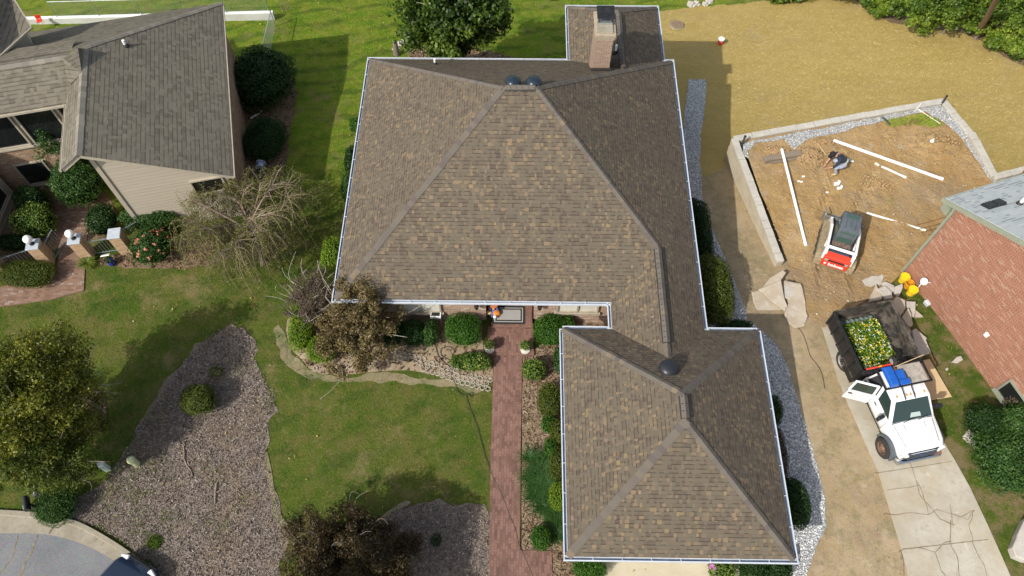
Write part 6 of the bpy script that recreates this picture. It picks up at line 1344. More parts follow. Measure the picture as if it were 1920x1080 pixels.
R10 = [([(1617, 525), (1633, 518), (1648, 517), (1653, 514), (1657, 517), (1653, 533), (1640, 534), (1625, 542)], .15, .12, 'pale notched slab farthest from the truck, near the track loader', SLAB_G),
 ([(1630, 565), (1632, 553), (1642, 534), (1655, 557), (1655, 560), (1638, 562)], .3, .2, 'tan wedge stone just behind the dump bed', SLAB), ([(1644, 542), (1658, 536), (1673, 548), (1675, 558), (1662, 559)], .36, .16, 'pale grey slab in the middle of the right pile', SLAB_G),
 ([(1653, 530), (1658, 528), (1677, 535), (1679, 545), (1673, 548), (1658, 538)], .25, .14, 'long pale slab at the upper side of the right pile', SLAB_G), ([(1677, 538), (1692, 532), (1693, 540), (1687, 553), (1678, 551)], .3, .13, 'curved pale slab closest to the yellow buckets', SLAB_G),
 ([(1674, 568), (1682, 556), (1697, 563), (1698, 577), (1690, 591), (1677, 584)], .6, .5, 'tall brown boulder at the dump bed corner', SLAB), ([(1698, 565), (1717, 566), (1717, 576), (1715, 592), (1710, 592), (1706, 578), (1699, 577)], .25, .2, 'square pale slab right of the brown boulder', SLAB_G),
 ([(1716, 581), (1732, 593), (1716, 594)], .15, .12, 'small triangular slab at the right of the pile', SLAB), ([(1691, 593), (1703, 577), (1708, 588), (1712, 608), (1708, 612), (1700, 607)], .45, .35, 'upright tan slab leaning beside the dump bed', SLAB),
 ([(1710, 620), (1717, 616), (1738, 633), (1737, 638), (1747, 660), (1730, 667), (1722, 663), (1715, 642)], .3, .24, 'long pale boulder leaning along the dump bed side', SLAB_G), ([(1693, 612), (1703, 608), (1710, 622), (1706, 630), (1698, 625)], .2, .18, 'dark shaded chunk between the bed and the long pale boulder', SLAB)]
for pts, z, th, lab, m in R10: slab(pts, z, th, lab, m)
slab([(1785, 679), (1794, 669), (1802, 667), (1806, 674), (1797, 680)], .1, .09, 'lone pale slab in the grass near the brick wall', SLAB_G)
slab([(1773, 661 + 30), (1777, 689), (1779, 693), (1775, 695)], .06, .05, 'tiny pale stone in the grass right of the plywood', SLAB_G)
slab([(1805, 817), (1825, 794), (1840, 806), (1822, 822)], .12, .1, 'upper pale paver under the corner shrub', SLAB_G); slab([(1806, 820), (1820, 817), (1841, 840), (1838, 848)], .1, .09, 'lower pale paver under the corner shrub', SLAB_G)
slab([(1899, 1026), (1908, 1000), (1924, 970), (1990, 985), (1980, 1060), (1925, 1052), (1905, 1043)], .45, .4, 'big white boulder at the right edge below the large shrub', SLAB_G)
pts = [(1714, 680), (1743, 673), (1785, 744), (1747, 750), (1730, 748)]
q = [at(x, y, .1 + .35 * max(0, (1760 - x - (y - 700) * .4) / 60)) for x, y in pts]; t = thing('plywood_sheet', 'tan board leaning beside the truck cab on the grass', 'board', tuple(q[2])); mb = MB(); n = 5
mb.add([tuple(p) for p in q] + [tuple(p - Vector((0, 0, .02))) for p in q], [(0, 1, 2, 3, 4)[::-1], (5, 6, 7, 8, 9)] + [(i, (i + 1) % 5, 5 + (i + 1) % 5, 5 + i) for i in range(5)]); mb.build('sheet', WOODPLY, t, world=True)
# ---------------------------------------------------------------- buckets
def bucket(px, py, lab, m, r=.15, h=.37, lid=True, name='bucket', cat='bucket', hf=tz, group=None):
    q = gnd(px, py, h * .7, hf); c = Vector((q.x, q.y, float(hf(q.x, q.y)))); t = thing(name, lab, cat, tuple(c), random.random() * 6, group); mb = MB()
    mb.lathe([(r * .84, 0), (r, h * .86), (r * 1.06, h * .87), (r * 1.06, h * .93), (r, h * .94), (r * .99, h)] + ([] if lid else [(r * .93, h), (r * .8, .05)]), 24); mb.build('pail', m, t, smooth=True)
    if lid: mb = MB(); mb.lathe([(r * 1.08, h - .012), (r * 1.08, h + .02), (r * .92, h + .022), (r * .9, h + .008), (0, h + .008)], 24); mb.build('lid', m if lid is True else lid, t, smooth=True)
    mb = MB(); mb.tube([(r * 1.06 * math.cos(a), r * 1.06 * math.sin(a) * .95, h * .85 - .12 * math.sin(a)) for a in [math.pi * i / 12 for i in range(13)]], .006, 5); mb.build('handle', STEEL, t); return t
bucket(1696, 521, 'yellow lidded bucket farthest from the satellite dish, at the brick wall', YELLOW, .19, .38); bucket(1705, 532, 'amber open bucket between the two yellow ones', AMBER, .19, .36, False); bucket(1711, 545, 'yellow lidded bucket nearest the satellite dish', YELLOW, .19, .38)
bucket(1352, 76, 'red bucket with white lid alone on the straw', RED, .17, .4, WHITE)
q = gnd(1268, 49); t = thing('manhole_lid', 'round brown lid set in the straw behind the chimney', 'lid', tuple(q)); mb = MB(); mb.lathe([(.46, -.2), (.44, .10), (.40, .14)], 26); mb.build('collar', CONC_KERB, t, smooth=True); mb = MB(); mb.lathe([(.36, .141), (.35, .17), (0, .18)], 26); mb.build('cover', mat('brown_cast_lid', col=(.2, .14, .09), rough=.9, vary=.2), t, smooth=True)
# ---------------------------------------------------------------- dump truck
th_ = R(-77.4); tk = thing('dump_truck', 'white flatnose dump truck with black bed and one cab door open', 'truck', (14.05, 13.13, .05), th_)
tk['label'] = 'white work truck with black dump bed and its rear cab door open'
def loft(mb, secs, mi=0):
    """secs: list of (x, [(y,z)...]) closed half-to-half profiles with equal counts"""
    n = len(secs[0][1]); vs = [(x, y, z) for x, pr in secs for y, z in pr]; fs = []
    for i in range(len(secs) - 1):
        for k in range(n): fs.append((i * n + k, i * n + (k + 1) % n, (i + 1) * n + (k + 1) % n, (i + 1) * n + k))
    fs.append(tuple(range(n - 1, -1, -1))); fs.append(tuple((len(secs) - 1) * n + k for k in range(n))); mb.add(vs, fs, mi)
def prof_(w, zt, zb, rd=.1, wb=None):
    wb = wb or w; h = [(wb * .96, zb), (wb, zb + .12), (w, zt - rd * 1.6), (w - rd * .35, zt - rd * .5), (w - rd * 1.2, zt - rd * .05), (w * .45, zt + .015)]
    return [(-y, z) for y, z in h] + [(y, z) for y, z in h[::-1]]
mb = MB(); loft(mb, [(1.12, prof_(.95, 1.36, .62)), (2.2, prof_(.965, 1.36, .6)), (3.0, prof_(.965, 1.34, .6)), (3.12, prof_(.955, 1.335, .62)), (3.5, prof_(.93, 1.32, .75)), (3.95, prof_(.9, 1.27, .8)), (4.16, prof_(.86, 1.20, .75)), (4.26, prof_(.80, 1.08, .72))])
body = mb.build('body', CARW, tk, smooth=True)
mb = MB(); gl = [(1.15, .90), (3.06, .90), (2.36, .72), (1.24, .74)]
def green(z0, z1, e, mb, mi=0):
    lo = [(1.14 - e, -.9 - e, z0), (3.1 + e, -.9 - e, z0), (3.1 + e, .9 + e, z0), (1.14 - e, .9 + e, z0)]; hi = [(1.22, -.73, z1), (2.42, -.73, z1), (2.42, .73, z1), (1.22, .73, z1)]
    mb.add(lo + hi, [(0, 3, 2, 1), (4, 5, 6, 7)] + [(i, (i + 1) % 4, 4 + (i + 1) % 4, 4 + i) for i in range(4)])
green(1.33, 2.0, 0, mb); cabin = mb.build('cabin', CARW, tk, bevel=.05, seg=2, smooth=True)
def pane(name, pts, m, par, off, t=.01):
    P = [Vector(p) for p in pts]; n = (P[1] - P[0]).cross(P[2] - P[0]).normalized(); n = n if n.dot(Vector(off)) > 0 else -n; mb = MB(); k = len(P)
    mb.add([p + n * .006 for p in P] + [p - n * t for p in P], [tuple(range(k)), tuple(range(2 * k - 1, k - 1, -1))] + [(i, k + i, k + (i + 1) % k, (i + 1) % k) for i in range(k)]); o = mb.build(name, m, par); 
    bm = bmesh.new(); bm.from_mesh(o.data); bmesh.ops.recalc_face_normals(bm, faces=bm.faces); bm.to_mesh(o.data); bm.free(); return o
def gx(x0, f): return x0 + f
L3 = lambda a, b, t: tuple(Vector(a).lerp(Vector(b), t))
wA, wB, wC, wD = (3.1, -.9, 1.33), (3.1, .9, 1.33), (2.42, .73, 2.0), (2.42, -.73, 2.0)
def bil(u, v): return Vector(wA).lerp(Vector(wB), u).lerp(Vector(wD).lerp(Vector(wC), u), v)
pane('windshield', [bil(.05, .05), bil(.95, .05), bil(.93, .92), bil(.07, .92)], GLASS_CAR, cabin, (1, 0, .5))
pane('cowl', [bil(.05, -.12), bil(.95, -.12), bil(.95, .035), bil(.05, .035)], BLACK, cabin, (1, 0, .5))
mb = MB(); 
for u in (.3, .62): mb.tube([bil(u, .0) + Vector((.02, 0, .02)), bil(u + .25, .12) + Vector((.02, 0, .02))], .012, 5)
mb.build('wiper', BLACK, cabin)
for s_ in (-1, 1):
    a, b, c, d = (1.95, s_ * .9, 1.36), (3.0, s_ * .9, 1.36), (2.4, s_ * .737, 1.95), (1.95, s_ * .737, 1.95)
    def bs(u, v): return Vector((1.14 + u * (3.1 - 1.14), s_ * .9, 1.33)).lerp(Vector((1.22 + u * (2.42 - 1.22), s_ * .73, 2.0)), v)
    pane('side_window', [bs(.48, .07), bs(.93, .07), bs(.90, .86), bs(.52, .86)], GLASS_CAR, cabin, (0, s_, .3))
    if s_ > 0: pane('rear_side_window', [bs(.06, .07), bs(.40, .07), bs(.40, .86), bs(.1, .86)], GLASS_CAR, cabin, (0, s_, .3))
    else: pane('door_opening', [bs(.04, .02), bs(.40, .02), bs(.40, .9), bs(.08, .9)], mat('dark_cab_interior', col=(.03, .03, .032), rough=.8), cabin, (0, s_, .3)); pane('door_opening', [(1.2, -.965, .72), (1.88, -.965, .72), (1.88, -.965, 1.25), (1.2, -.965, 1.25)], bpy.data.materials['dark_cab_interior'], body, (0, -1, 0), .004)
    mb = MB(); mb.box((2.78, s_ * 1.16, 1.42), (.14, .26, .26), s_ * -.2); mb.tube([(2.74, s_ * .94, 1.36), (2.76, s_ * 1.06, 1.4)], .03, 6); mb.build('mirror', BLACK, tk, bevel=.03)
    mb = MB(); mb.box((2.16, s_ * .972, 1.2), (.16, .03, .05)); mb.build('door_handle', BLACK, tk, bevel=.008)
    # front flare and headlight
    mb = MB(); pr = []
    for i in range(13): q_ = math.pi * i / 12; pr.append((3.66 + .53 * math.cos(q_), .45 + .60 * math.sin(q_)))
    vs = [(x, s_ * y, z) for (x, z) in pr for y in (.86, 1.06)] + [(3.66 + (x - 3.66) * .84, s_ * y, .45 + (z - .45) * .84) for (x, z) in pr for y in (.86, 1.06)]; k = 13
    mb.add(vs, [(2 * i, 2 * i + 2, 2 * i + 3, 2 * i + 1) for i in range(12)] + [(2 * k + 2 * i, 2 * k + 2 * i + 1, 2 * k + 2 * i + 3, 2 * k + 2 * i + 2) for i in range(12)] + [(2 * i + 1, 2 * i + 3, 2 * k + 2 * i + 3, 2 * k + 2 * i + 1) for i in range(12)] + [(2 * i, 2 * k + 2 * i, 2 * k + 2 * i + 2, 2 * i + 2) for i in range(12)])
    mb.build('wheel_flare', GREYM, tk, smooth=True)
    mb = MB(); mb.box((4.22, s_ * .69, 1.02), (.16, .26, .2), s_ * .25, mi=0); mb.box((4.2, s_ * .82, 1.06), (.14, .07, .16), s_ * .5, mi=1); mb.build('headlight', [mat('lamp_glass', col=(.6, .62, .6), rough=.1, spec=.6) if 'lamp_glass' not in bpy.data.materials else bpy.data.materials['lamp_glass'], AMBER], tk, bevel=.03)
mb = MB(); mb.add([(4.10, -.66, 1.17), (4.10, .66, 1.17), (4.12, .74, .78), (4.12, -.74, .78), (4.235, -.62, 1.155), (4.235, .62, 1.155), (4.34, .70, .80), (4.34, -.70, .80)], [(4, 7, 6, 5), (0, 1, 2, 3), (0, 4, 5, 1), (1, 5, 6, 2), (2, 6, 7, 3), (3, 7, 4, 0)]); gr = mb.build('grille', mat('navy_black_grille', col=(.018, .024, .035), rough=.35), tk, bevel=.025)
mb = MB()
for i in range(4): mb.box((4.345 - i * .027, 0, .84 + i * .08), (.02, 1.16, .022))
mb.build('grille_bars', GREYM, gr)
mb = MB(); mb.lathe([(.0, 0), (.055, .0), (.05, .012), (0, .014)], 20, M=Matrix.Translation((4.30, 0, .985)) @ Matrix.Rotation(R(90), 4, 'Y') @ Matrix.Diagonal((1, 2.3, 1, 1))); mb.build('badge', mat('blue_badge', col=(.02, .05, .2), rough=.3, coat=.5), gr)
mb = MB(); loft(mb, [(4.22, [(-.95, .48), (-.95, .7), (.95, .7), (.95, .48)]), (4.40, [(-.86, .5), (-.86, .72), (.86, .72), (.86, .5)]), (4.44, [(-.8, .53), (-.8, .70), (.8, .70), (.8, .53)])]); mb.build('bumper', CHROME, tk, bevel=.03, seg=2, smooth=True)
mb = MB()
for y in (-.55, -.16, 0, .16, .55): mb.box((2.3, y, 2.02), (.1, .05, .045))
mb.build('roof_marker', AMBER, cabin, bevel=.012)
mb = MB()
for s_ in (-1, 1):
    for x in (1.9, 2.98): mb.bb(x - .006, x + .006, s_ * .964, s_ * .974, .68, 1.30)
    mb.bb(1.2, 2.98, s_ * .966, s_ * .974, .735, .75)
    mb.add([(3.16, s_ * .78, 1.352), (4.02, s_ * .66, 1.285), (4.02, s_ * .64, 1.285), (3.16, s_ * .76, 1.352)], [(0, 1, 2, 3), (3, 2, 1, 0)]); mb.add([(3.2, s_ * .42, 1.366), (4.1, s_ * .36, 1.268), (4.1, s_ * .35, 1.268), (3.2, s_ * .405, 1.366)], [(0, 1, 2, 3), (3, 2, 1, 0)])
mb.build('panel_seams', SEAM, body)
pane('dash_papers', [bil(.45, .16) + Vector((.012, 0, .014)), bil(.7, .15) + Vector((.012, 0, .014)), bil(.68, .34) + Vector((.012, 0, .014)), bil(.47, .36) + Vector((.012, 0, .014))], mat('pale_papers', col=(.35, .42, .4), rough=.3), cabin, (1, 0, .5), .002)
mb = MB()
for y in (-.5, -.25, 0, .25, .5): mb.bb(1.3, 2.3, y - .012, y + .012, 1.998, 2.008)
mb.build('roof_rib', CARW, cabin)
# open rear door on the near side, hinged at the B pillar
dr = thing('door', None, None); dr.parent = tk; del_ = [dr.pop(k_) for k_ in list(dr.keys())]; dr.location = (1.92, -.98, 0); dr.rotation_euler = (0, 0, R(58))
bpy.data.objects.remove(dr)
Md = Matrix.Translation((1.9, -.98, 0)) @ Matrix.Rotation(R(62), 4, 'Z')
def dp(x, y, z): return Md @ Vector((x, y, z))
mb = MB(); mb.M = Md.copy(); mb.add([(-.95, -.03, .66), (0, -.03, .66), (0, -.03, 1.35), (-.95, -.03, 1.35), (-.95, .05, .66), (0, .05, .66), (0, .05, 1.35), (-.95, .05, 1.35)], [(0, 1, 2, 3), (7, 6, 5, 4), (0, 4, 5, 1), (1, 5, 6, 2), (2, 6, 7, 3), (3, 7, 4, 0)])
ins_ = .13
for a, b, w_ in [((-.93, .01, 1.36), (-.86, .12, 1.98), .09), ((-.03, .01, 1.36), (-.05, .12, 1.98), .09), ((-.88, .12, 1.95), (-.03, .12, 1.95), .09)]: mb.beam(a, b, w_, .06)
door_ = mb.build('rear_door', CARW, tk, bevel=.02); mb = MB(); mb.M = Md.copy(); mb.add([(-.88, .03, 1.36), (-.07, .03, 1.36), (-.09, .12, 1.92), (-.82, .12, 1.92), (-.88, .042, 1.36), (-.07, .042, 1.36), (-.09, .132, 1.92), (-.82, .132, 1.92)], [(0, 1, 2, 3), (7, 6, 5, 4), (0, 4, 5, 1), (1, 5, 6, 2), (2, 6, 7, 3), (3, 7, 4, 0)]); mb.build('pane', GLASS_CAR, door_)
mb = MB(); mb.M = Md.copy(); mb.box((-.82, -.045, 1.2), (.14, .03, .06)); mb.build('handle', BLACK, door_)
# wheels
def wheel(par, x, y, s_, r=.43, w=.25, rim=RIM, dual=False, turn=0.):
    M = Matrix.Translation((x, y, r)) @ Matrix.Rotation(turn, 4, 'Z') @ Matrix.Rotation(R(-90) * s_, 4, 'X'); mb = MB(); mb.M = M
    mb.lathe([(r * .6, -w / 2), (r * .9, -w / 2), (r * .985, -w * .36), (r, -w * .2), (r, w * .2), (r * .985, w * .36), (r * .9, w / 2), (r * .62, w / 2), (r * .58, w * .3)], 30); o = mb.build('tyre', RUBBER, par, smooth=True)
    mb = MB(); mb.M = M; mb.lathe([(r * .6, w * .2), (r * .61, w * .46), (r * .55, w * .47), (r * .5, w * .2), (r * .28, w * (.1 if dual else .42)), (r * .24, w * (.15 if dual else .5)), (0, w * (.15 if dual else .5))], 24); 
    for k_ in range(8): mb.box((r * .38 * math.cos(k_ * .785), r * .38 * math.sin(k_ * .785), w * .36), (.03, .03, .06))
    mb.build('rim', rim, o, smooth=True)
for s_ in (-1, 1):
    wheel(tk, 3.66, s_ * .98, s_, rim=RIM_R); wheel(tk, 0, s_ * .98, s_, w=.24, dual=True); wheel(tk, 0, s_ * .70, s_, w=.22, dual=True)
mb = MB()
for y in (-.42, .42): mb.bb(-1.6, 4.2, y - .05, y + .05, .55, .78)
mb.bb(-.1, .1, -.8, .8, .36, .5); mb.bb(3.56, 3.76, -.8, .8, .36, .5); mb.bb(1.1, 1.9, -.95, -.6, .5, .72); mb.bb(1.1, 1.9, .6, .95, .5, .72); mb.bb(1.2, 3.0, -.96, .96, .585, .66)
mb.build('chassis', BLACK_M, tk)
# dump bed
bx0, bx1, hw_, z0_, z1_ = -1.6, 1.0, 1.24, .98, 1.72; bed = MB(); tt = .05
bed.bb(bx0, bx1, -hw_, hw_, z0_ - .1, z0_); bedo = bed.build('bed', BEDIN, tk)
mb = MB(); mb.bb(bx0, bx1, -hw_, -hw_ + tt, z0_, z1_); mb.bb(bx0 - .03, bx1, -hw_ - .03, -hw_ + tt + .03, z1_, z1_ + .07)
for k_ in range(6): mb.bb(bx0 + .02 + k_ * .5, bx0 + .09 + k_ * .5, -hw_ - .05, -hw_ + .001, z0_ - .08, z1_ - .002)
mb.build('side_board', BLACK_M, bedo, bevel=.008)
mb = MB(); mb.bb(bx0, bx1, hw_ - tt, hw_, z0_, z1_); mb.bb(bx0 - .03, bx1, hw_ - tt - .03, hw_ + .03, z1_, z1_ + .07)
for k_ in range(6): mb.bb(bx0 + .02 + k_ * .5, bx0 + .09 + k_ * .5, hw_ - .001, hw_ + .05, z0_ - .08, z1_ - .002)
mb.build('side_board', BEDIN, bedo, bevel=.008)
mb = MB(); mb.bb(bx0 - .06, bx0 - .001, -hw_ + .052, hw_ - .052, z0_ - .12, z1_ + .06); mb.build('tailgate', BEDIN, bedo, bevel=.01)
mb = MB(); mb.bb(bx1 + .001, bx1 + .06, -hw_, hw_, z0_ - .1, z1_ + .1); mb.bb(bx1 + .05, bx1 + .14, -hw_, hw_, z1_ + .0, z1_ + .08); mb.build('headboard', BLACK_M, bedo, bevel=.01)
mb = MB(); mb.bb(.25, .95, -hw_ + .02, -hw_ + .16, .52, .86); mb.bb(-.62, .62, -hw_ - .02, -hw_ + .1, .86, .9); mb.build('step_box', BLACK_M, tk, bevel=.01)
# tool rack over the cab's rear
mb = MB(); rz_ = 2.06
for y in (-.84, 1.0): mb.beam((1.1, y, rz_), (1.98, y, rz_), .06, .05)
for x in (1.12, 1.96): mb.beam((x, -.84, rz_), (x, 1.0, rz_), .06, .05)
for y in (-.84, 1.0): mb.beam((1.12, y, 1.0), (1.12, y, rz_), .05, .05)
mb.build('tool_rack', BLACK_M, tk)
mb = MB(); mb.bb(1.16, 1.92, -.02, .9, rz_ - .03, rz_ + .0); mb.build('rack_floor', mat('grey_plank', col=(.3, .27, .23), rough=.9, vary=.25, vs=8), tk)
TM = world_of(tk); tkw = lambda x, y, z: TM @ Vector((x, y, z))
# hand truck and tools lying on the rack
ht = thing('hand_truck', 'blue steel cart lying upside down on the rack behind the cab roof', 'cart', tuple(tkw(1.55, -.3, rz_)), th_)
mb = MB(); mb.add([(-.42, -.40, .06), (.42, -.40, .06), (.42, -.02, .06), (-.42, -.02, .06), (-.36, -.36, .24), (.36, -.36, .24), (.36, -.06, .24), (-.36, -.06, .24)], [(4, 5, 6, 7), (0, 1, 5, 4), (1, 2, 6, 5), (2, 3, 7, 6), (3, 0, 4, 7), (3, 2, 1, 0)]); mb.build('tray', BLUE, ht, bevel=.02)
mb = MB(); mb.bb(-.2, .38, 0, .36, .05, .14); mb.bb(.2, .42, .0, .4, .14, .2); mb.build('frame_panel', BLUE, ht, bevel=.015)
mb = MB(); 
for y in (0., .38): mb.tube([(-.1, y, .12), (.5, y, .12), (.95, y - .02, .04)], .02, 7)
mb.build('handle', BLACK_M, ht)
mb = MB(); mb.M = Matrix.Translation((-.55, .12, .16)) @ Matrix.Rotation(R(90), 4, 'X'); mb.lathe([(.08, -.05), (.19, -.05), (.2, 0), (.19, .05), (.08, .05)], 20); w_ = mb.build('wheel', RUBBER, ht, smooth=True); mb = MB(); mb.M = Matrix.Translation((-.55, .12, .16)) @ Matrix.Rotation(R(90), 4, 'X'); mb.lathe([(.0, -.055), (.11, -.055), (.11, .055), (0, .055)], 16); mb.build('hub', RIM, w_)
tl = thing('long_level', 'red long level lying across the rack behind the blue cart', 'level', tuple(tkw(1.1, -.6, rz_ + .06)), th_); mb = MB(); mb.box((-.02, -.1, .03), (.06, 1.1, .05)); mb.build('bar', RED, tl, bevel=.006); mb = MB(); mb.box((-.02, -.1, .058), (.04, .12, .012)); mb.build('vial', YELLOW, tl)
tl = thing('rake', 'wooden handled rake lying across the rack above the cab', 'tool', tuple(tkw(1.08, .35, rz_ + .07)), th_); mb = MB(); mb.tube([(.12, -.5, .02), (-.1, .75, .06)], .016, 7); mb.build('handle', WOODPLY, tl); mb = MB(); mb.box((.13, -.55, .02), (.3, .05, .03)); mb.build('head', RUST, tl)
fl = thing('flower_flats', 'flats of yellow and white bedding flowers on the dump bed floor', 'flowers', tuple(tkw(-.2, -.12, z0_ + .05)), th_)
mb = MB(); nx_, ny_ = 4, 5
for i in range(nx_):
    for j in range(ny_): mb.bb(-.98 + i * .5, -.98 + i * .5 + .48, -.72 + j * .29, -.72 + j * .29 + .275, -.05, .03)
mb.build('trays', BLACK, fl)
mb = MB()
for j in range(7):
    for i in range(2): mb.lathe([(.07, -.04), (.095, .12), (.085, .125), (.075, .05)], 12, (-1.14 - i * .0 + .02 * (j % 2), -.62 + j * .2, 0))
mb.build('empty_pots', mat('grey_green_pots', col=(.13, .17, .15), rough=.6), fl)
def fill(n, z0, z1): return np.column_stack([rng.uniform(-.98, 1.0, n), rng.uniform(-.72, .73, n), rng.uniform(z0, z1, n)])
q_ = fill(5200, .06, .27); npmesh('foliage', leaf_quads(q_, np.tile([0, 0, 1.], (len(q_), 1)), .085, .05, .8), quads(len(q_)), LF['box'], fl)
for cm, nn in (('yel', 150), ('white', 130), ('lime', 700)):
    c_ = fill(nn, .26, .31); P = np.repeat(c_, 5, 0) + rng.normal(size=(nn * 5, 3)) * .016; npmesh('blooms', leaf_quads(P, np.tile([0, 0, 1.], (len(P), 1)), .042, .034, .5), quads(len(P)), LF[cm], fl)
# ---------------------------------------------------------------- compact track loader
rl = at(1599, 418, 1.62); sk = thing('track_loader', 'compact red and white track loader with dark cab on the dug clay', 'loader', (rl.x - .02, rl.y - .02, float(padh(rl.x, rl.y)) - .02), R(68.5))
for s_ in (-1, 1):
    mb = MB(); pr = []
    for i in range(9): q_ = math.pi / 2 + math.pi * i / 8; pr.append((-.86 + .34 * math.cos(q_), .36 + .34 * math.sin(q_)))
    for i in range(9): q_ = -math.pi / 2 + math.pi * i / 8; pr.append((.88 + .3 * math.cos(q_), .34 + .3 * math.sin(q_)))
    k = len(pr); y0, y1 = s_ * .52, s_ * .86; vs = [(x, y0, z) for x, z in pr] + [(x, y1, z) for x, z in pr]
    mb.add(vs, [(i, (i + 1) % k, k + (i + 1) % k, k + i) for i in range(k)] + [tuple(range(k)), tuple(range(2 * k - 1, k - 1, -1))])
    per = [(Vector((pr[i][0], 0, pr[i][1])), Vector((pr[(i + 1) % k][0], 0, pr[(i + 1) % k][1]))) for i in range(k)]
    for a, b in per:
        L = (b - a).length; n_l = max(1, int(L / .085))
        for j in range(n_l):
            p = a.lerp(b, (j + .5) / n_l); d = (b - a).normalized(); mb.beam(p + Vector((0, y0 + s_ * .01, 0)) , p + Vector((0, y1 - s_ * .01, 0)), .035, .06, up=d.cross(Vector((0, 1, 0))))
    bmx = mb.build('track', TRACK, sk); bm = bmesh.new(); bm.from_mesh(bmx.data); bmesh.ops.recalc_face_normals(bm, faces=bm.faces); bm.to_mesh(bmx.data); bm.free()
    mb = MB(); mb.bb(-.8, .85, s_ * .5, s_ * .875, .28, .46)
    for x in (-.6, -.2, .2, .6): mb.M = Matrix.Translation((x, s_ * .87, .2)) @ Matrix.Rotation(R(90), 4, 'X'); mb.lathe([(.13, -.012), (.13, .012)], 14); mb.M = Matrix.Identity(4)
    mb.build('track_frame', GREYF, sk)
    # lift arm
    mb = MB(); A_ = s_ * .60
    mb.beam((-1.12, A_, .75), (-.98, A_, 1.28), .09, .26); mb.beam((-1.02, A_, 1.28), (.35, A_, 1.16), .10, .2); mb.beam((.28, A_, 1.17), (.98, A_, .78), .10, .17); mb.beam((.95, A_, .86), (1.18, A_, .22), .10, .16); mb.beam((-.6, A_ - s_ * .02, .55), (-.2, A_ - s_ * .02, 1.1), .07, .07)
    mb.build('lift_arm', ARMW, sk, bevel=.015)
mb = MB(); loft(mb, [(-1.05, [(-.48, .25), (-.48, 1.0), (.48, 1.0), (.48, .25)]), (.3, [(-.48, .25), (-.48, 1.02), (.48, 1.02), (.48, .25)]), (.95, [(-.46, .3), (-.46, .62), (.46, .62), (.46, .3)])]); mb.build('chassis', GREYF, sk, bevel=.02)
mb = MB(); loft(mb, [(-1.30, [(-.54, .42), (-.56, .98), (.56, .98), (.54, .42)]), (-1.26, [(-.56, .38), (-.58, 1.04), (.58, 1.04), (.56, .38)]), (-1.0, [(-.57, .38), (-.58, 1.10), (.58, 1.10), (.57, .38)])]); tg = mb.build('tailgate', RED, sk, bevel=.03, seg=2)
mb = MB(); mb.bb(-1.325, -1.29, -.38, .38, .82, .90); mb.build('vent_slot', BLACK, tg)
mb = MB()
for y in (-.42, .42): mb.bb(-1.33, -1.285, y - .08, y + .08, .78, .92)
mb.build('tail_lamp', mat('tail_lamp_grey', col=(.3, .26, .22), rough=.4), tg, bevel=.02)
cu = bpy.data.curves.new('lettering', 'FONT'); cu.body = 'bobcat'; cu.size = .24; cu.align_x = 'CENTER'; cu.extrude = .004; cu.offset = .006
tmp = bpy.data.objects.new('tmp', cu); me = bpy.data.meshes.new_from_object(tmp); me.name = 'lettering'; bpy.data.objects.remove(tmp); me.materials.clear(); me.materials.append(WHITE)
o = link('lettering', me, tg); o.matrix_local = Matrix.Translation((-1.312, -.06, .52)) @ Matrix.Rotation(R(-90), 4, 'Z') @ Matrix.Rotation(R(86), 4, 'X')
mb = MB(); mb.box((-1.313, .40, .62), (.006, .1, .07)); mb.box((-1.313, .41, .55), (.006, .05, .06)); mb.box((-1.313, .44, .665), (.006, .03, .03)); mb.box((-1.313, .37, .665), (.006, .03, .03)); mb.build('emblem', WHITE, tg)
mb = MB(); mb.bb(-.99, -.62, -.44, .44, 1.02, 1.10); mb.build('engine_cover', mat('navy_cover', col=(.03, .045, .07), rough=.4), sk, bevel=.03)
mb = MB(); mb.M = Matrix.Translation((-.82, .2, 1.1)); mb.lathe([(.07, 0), (.07, .05), (.05, .06)], 14); mb.build('filler_cap', BLACK, sk)
mb = MB(); mb.beam((-.92, -.62, 1.30), (-.92, .62, 1.30), .12, .1); mb.beam((-1.18, -.56, 1.07), (-.94, -.56, 1.29), .1, .08); mb.beam((-1.18, .56, 1.07), (-.94, .56, 1.29), .1, .08); mb.build('cross_brace', ARMW, sk, bevel=.02)
mb = MB(); mb.bb(-.62, -.3, -.4, .4, 1.02, 1.06); mb.bb(-.55, -.35, -.12, .16, 1.06, 1.12); mb.build('hydraulics', mat('dusty_hydraulics', col=(.16, .11, .085), rough=.8, vary=.4, vs=12), sk, bevel=.01)
mb = MB(); loft(mb, [(-.38, [(-.36, 1.0), (-.40, 1.62), (.40, 1.62), (.36, 1.0)]), (-.30, [(-.42, 1.0), (-.40, 1.90), (.40, 1.90), (.42, 1.0)]), (.60, [(-.42, .9), (-.39, 1.96), (.39, 1.96), (.42, .9)]), (.78, [(-.42, .6), (-.37, 1.84), (.37, 1.84), (.42, .6)])]); cabn = mb.build('cab', GREYM, sk, bevel=.035, seg=2, smooth=True)
mb = MB(); mb.bb(.34, .56, -.26, .26, 1.957, 1.975); mb.build('roof_window', mat('green_tinted_glass', col=(.05, .09, .07), rough=.1, spec=.6), cabn, bevel=.006)
mb = MB(); mb.add([(-.41, -.30, 1.16), (-.41, .30, 1.16), (-.345, .32, 1.84), (-.345, -.32, 1.84), (-.37, -.30, 1.16), (-.37, .30, 1.16), (-.30, .32, 1.84), (-.30, -.32, 1.84)], [(3, 2, 1, 0), (4, 5, 6, 7), (0, 1, 5, 4), (1, 2, 6, 5), (2, 3, 7, 6), (3, 0, 4, 7)]); mb.build('rear_window', bpy.data.materials['green_tinted_glass'], cabn)
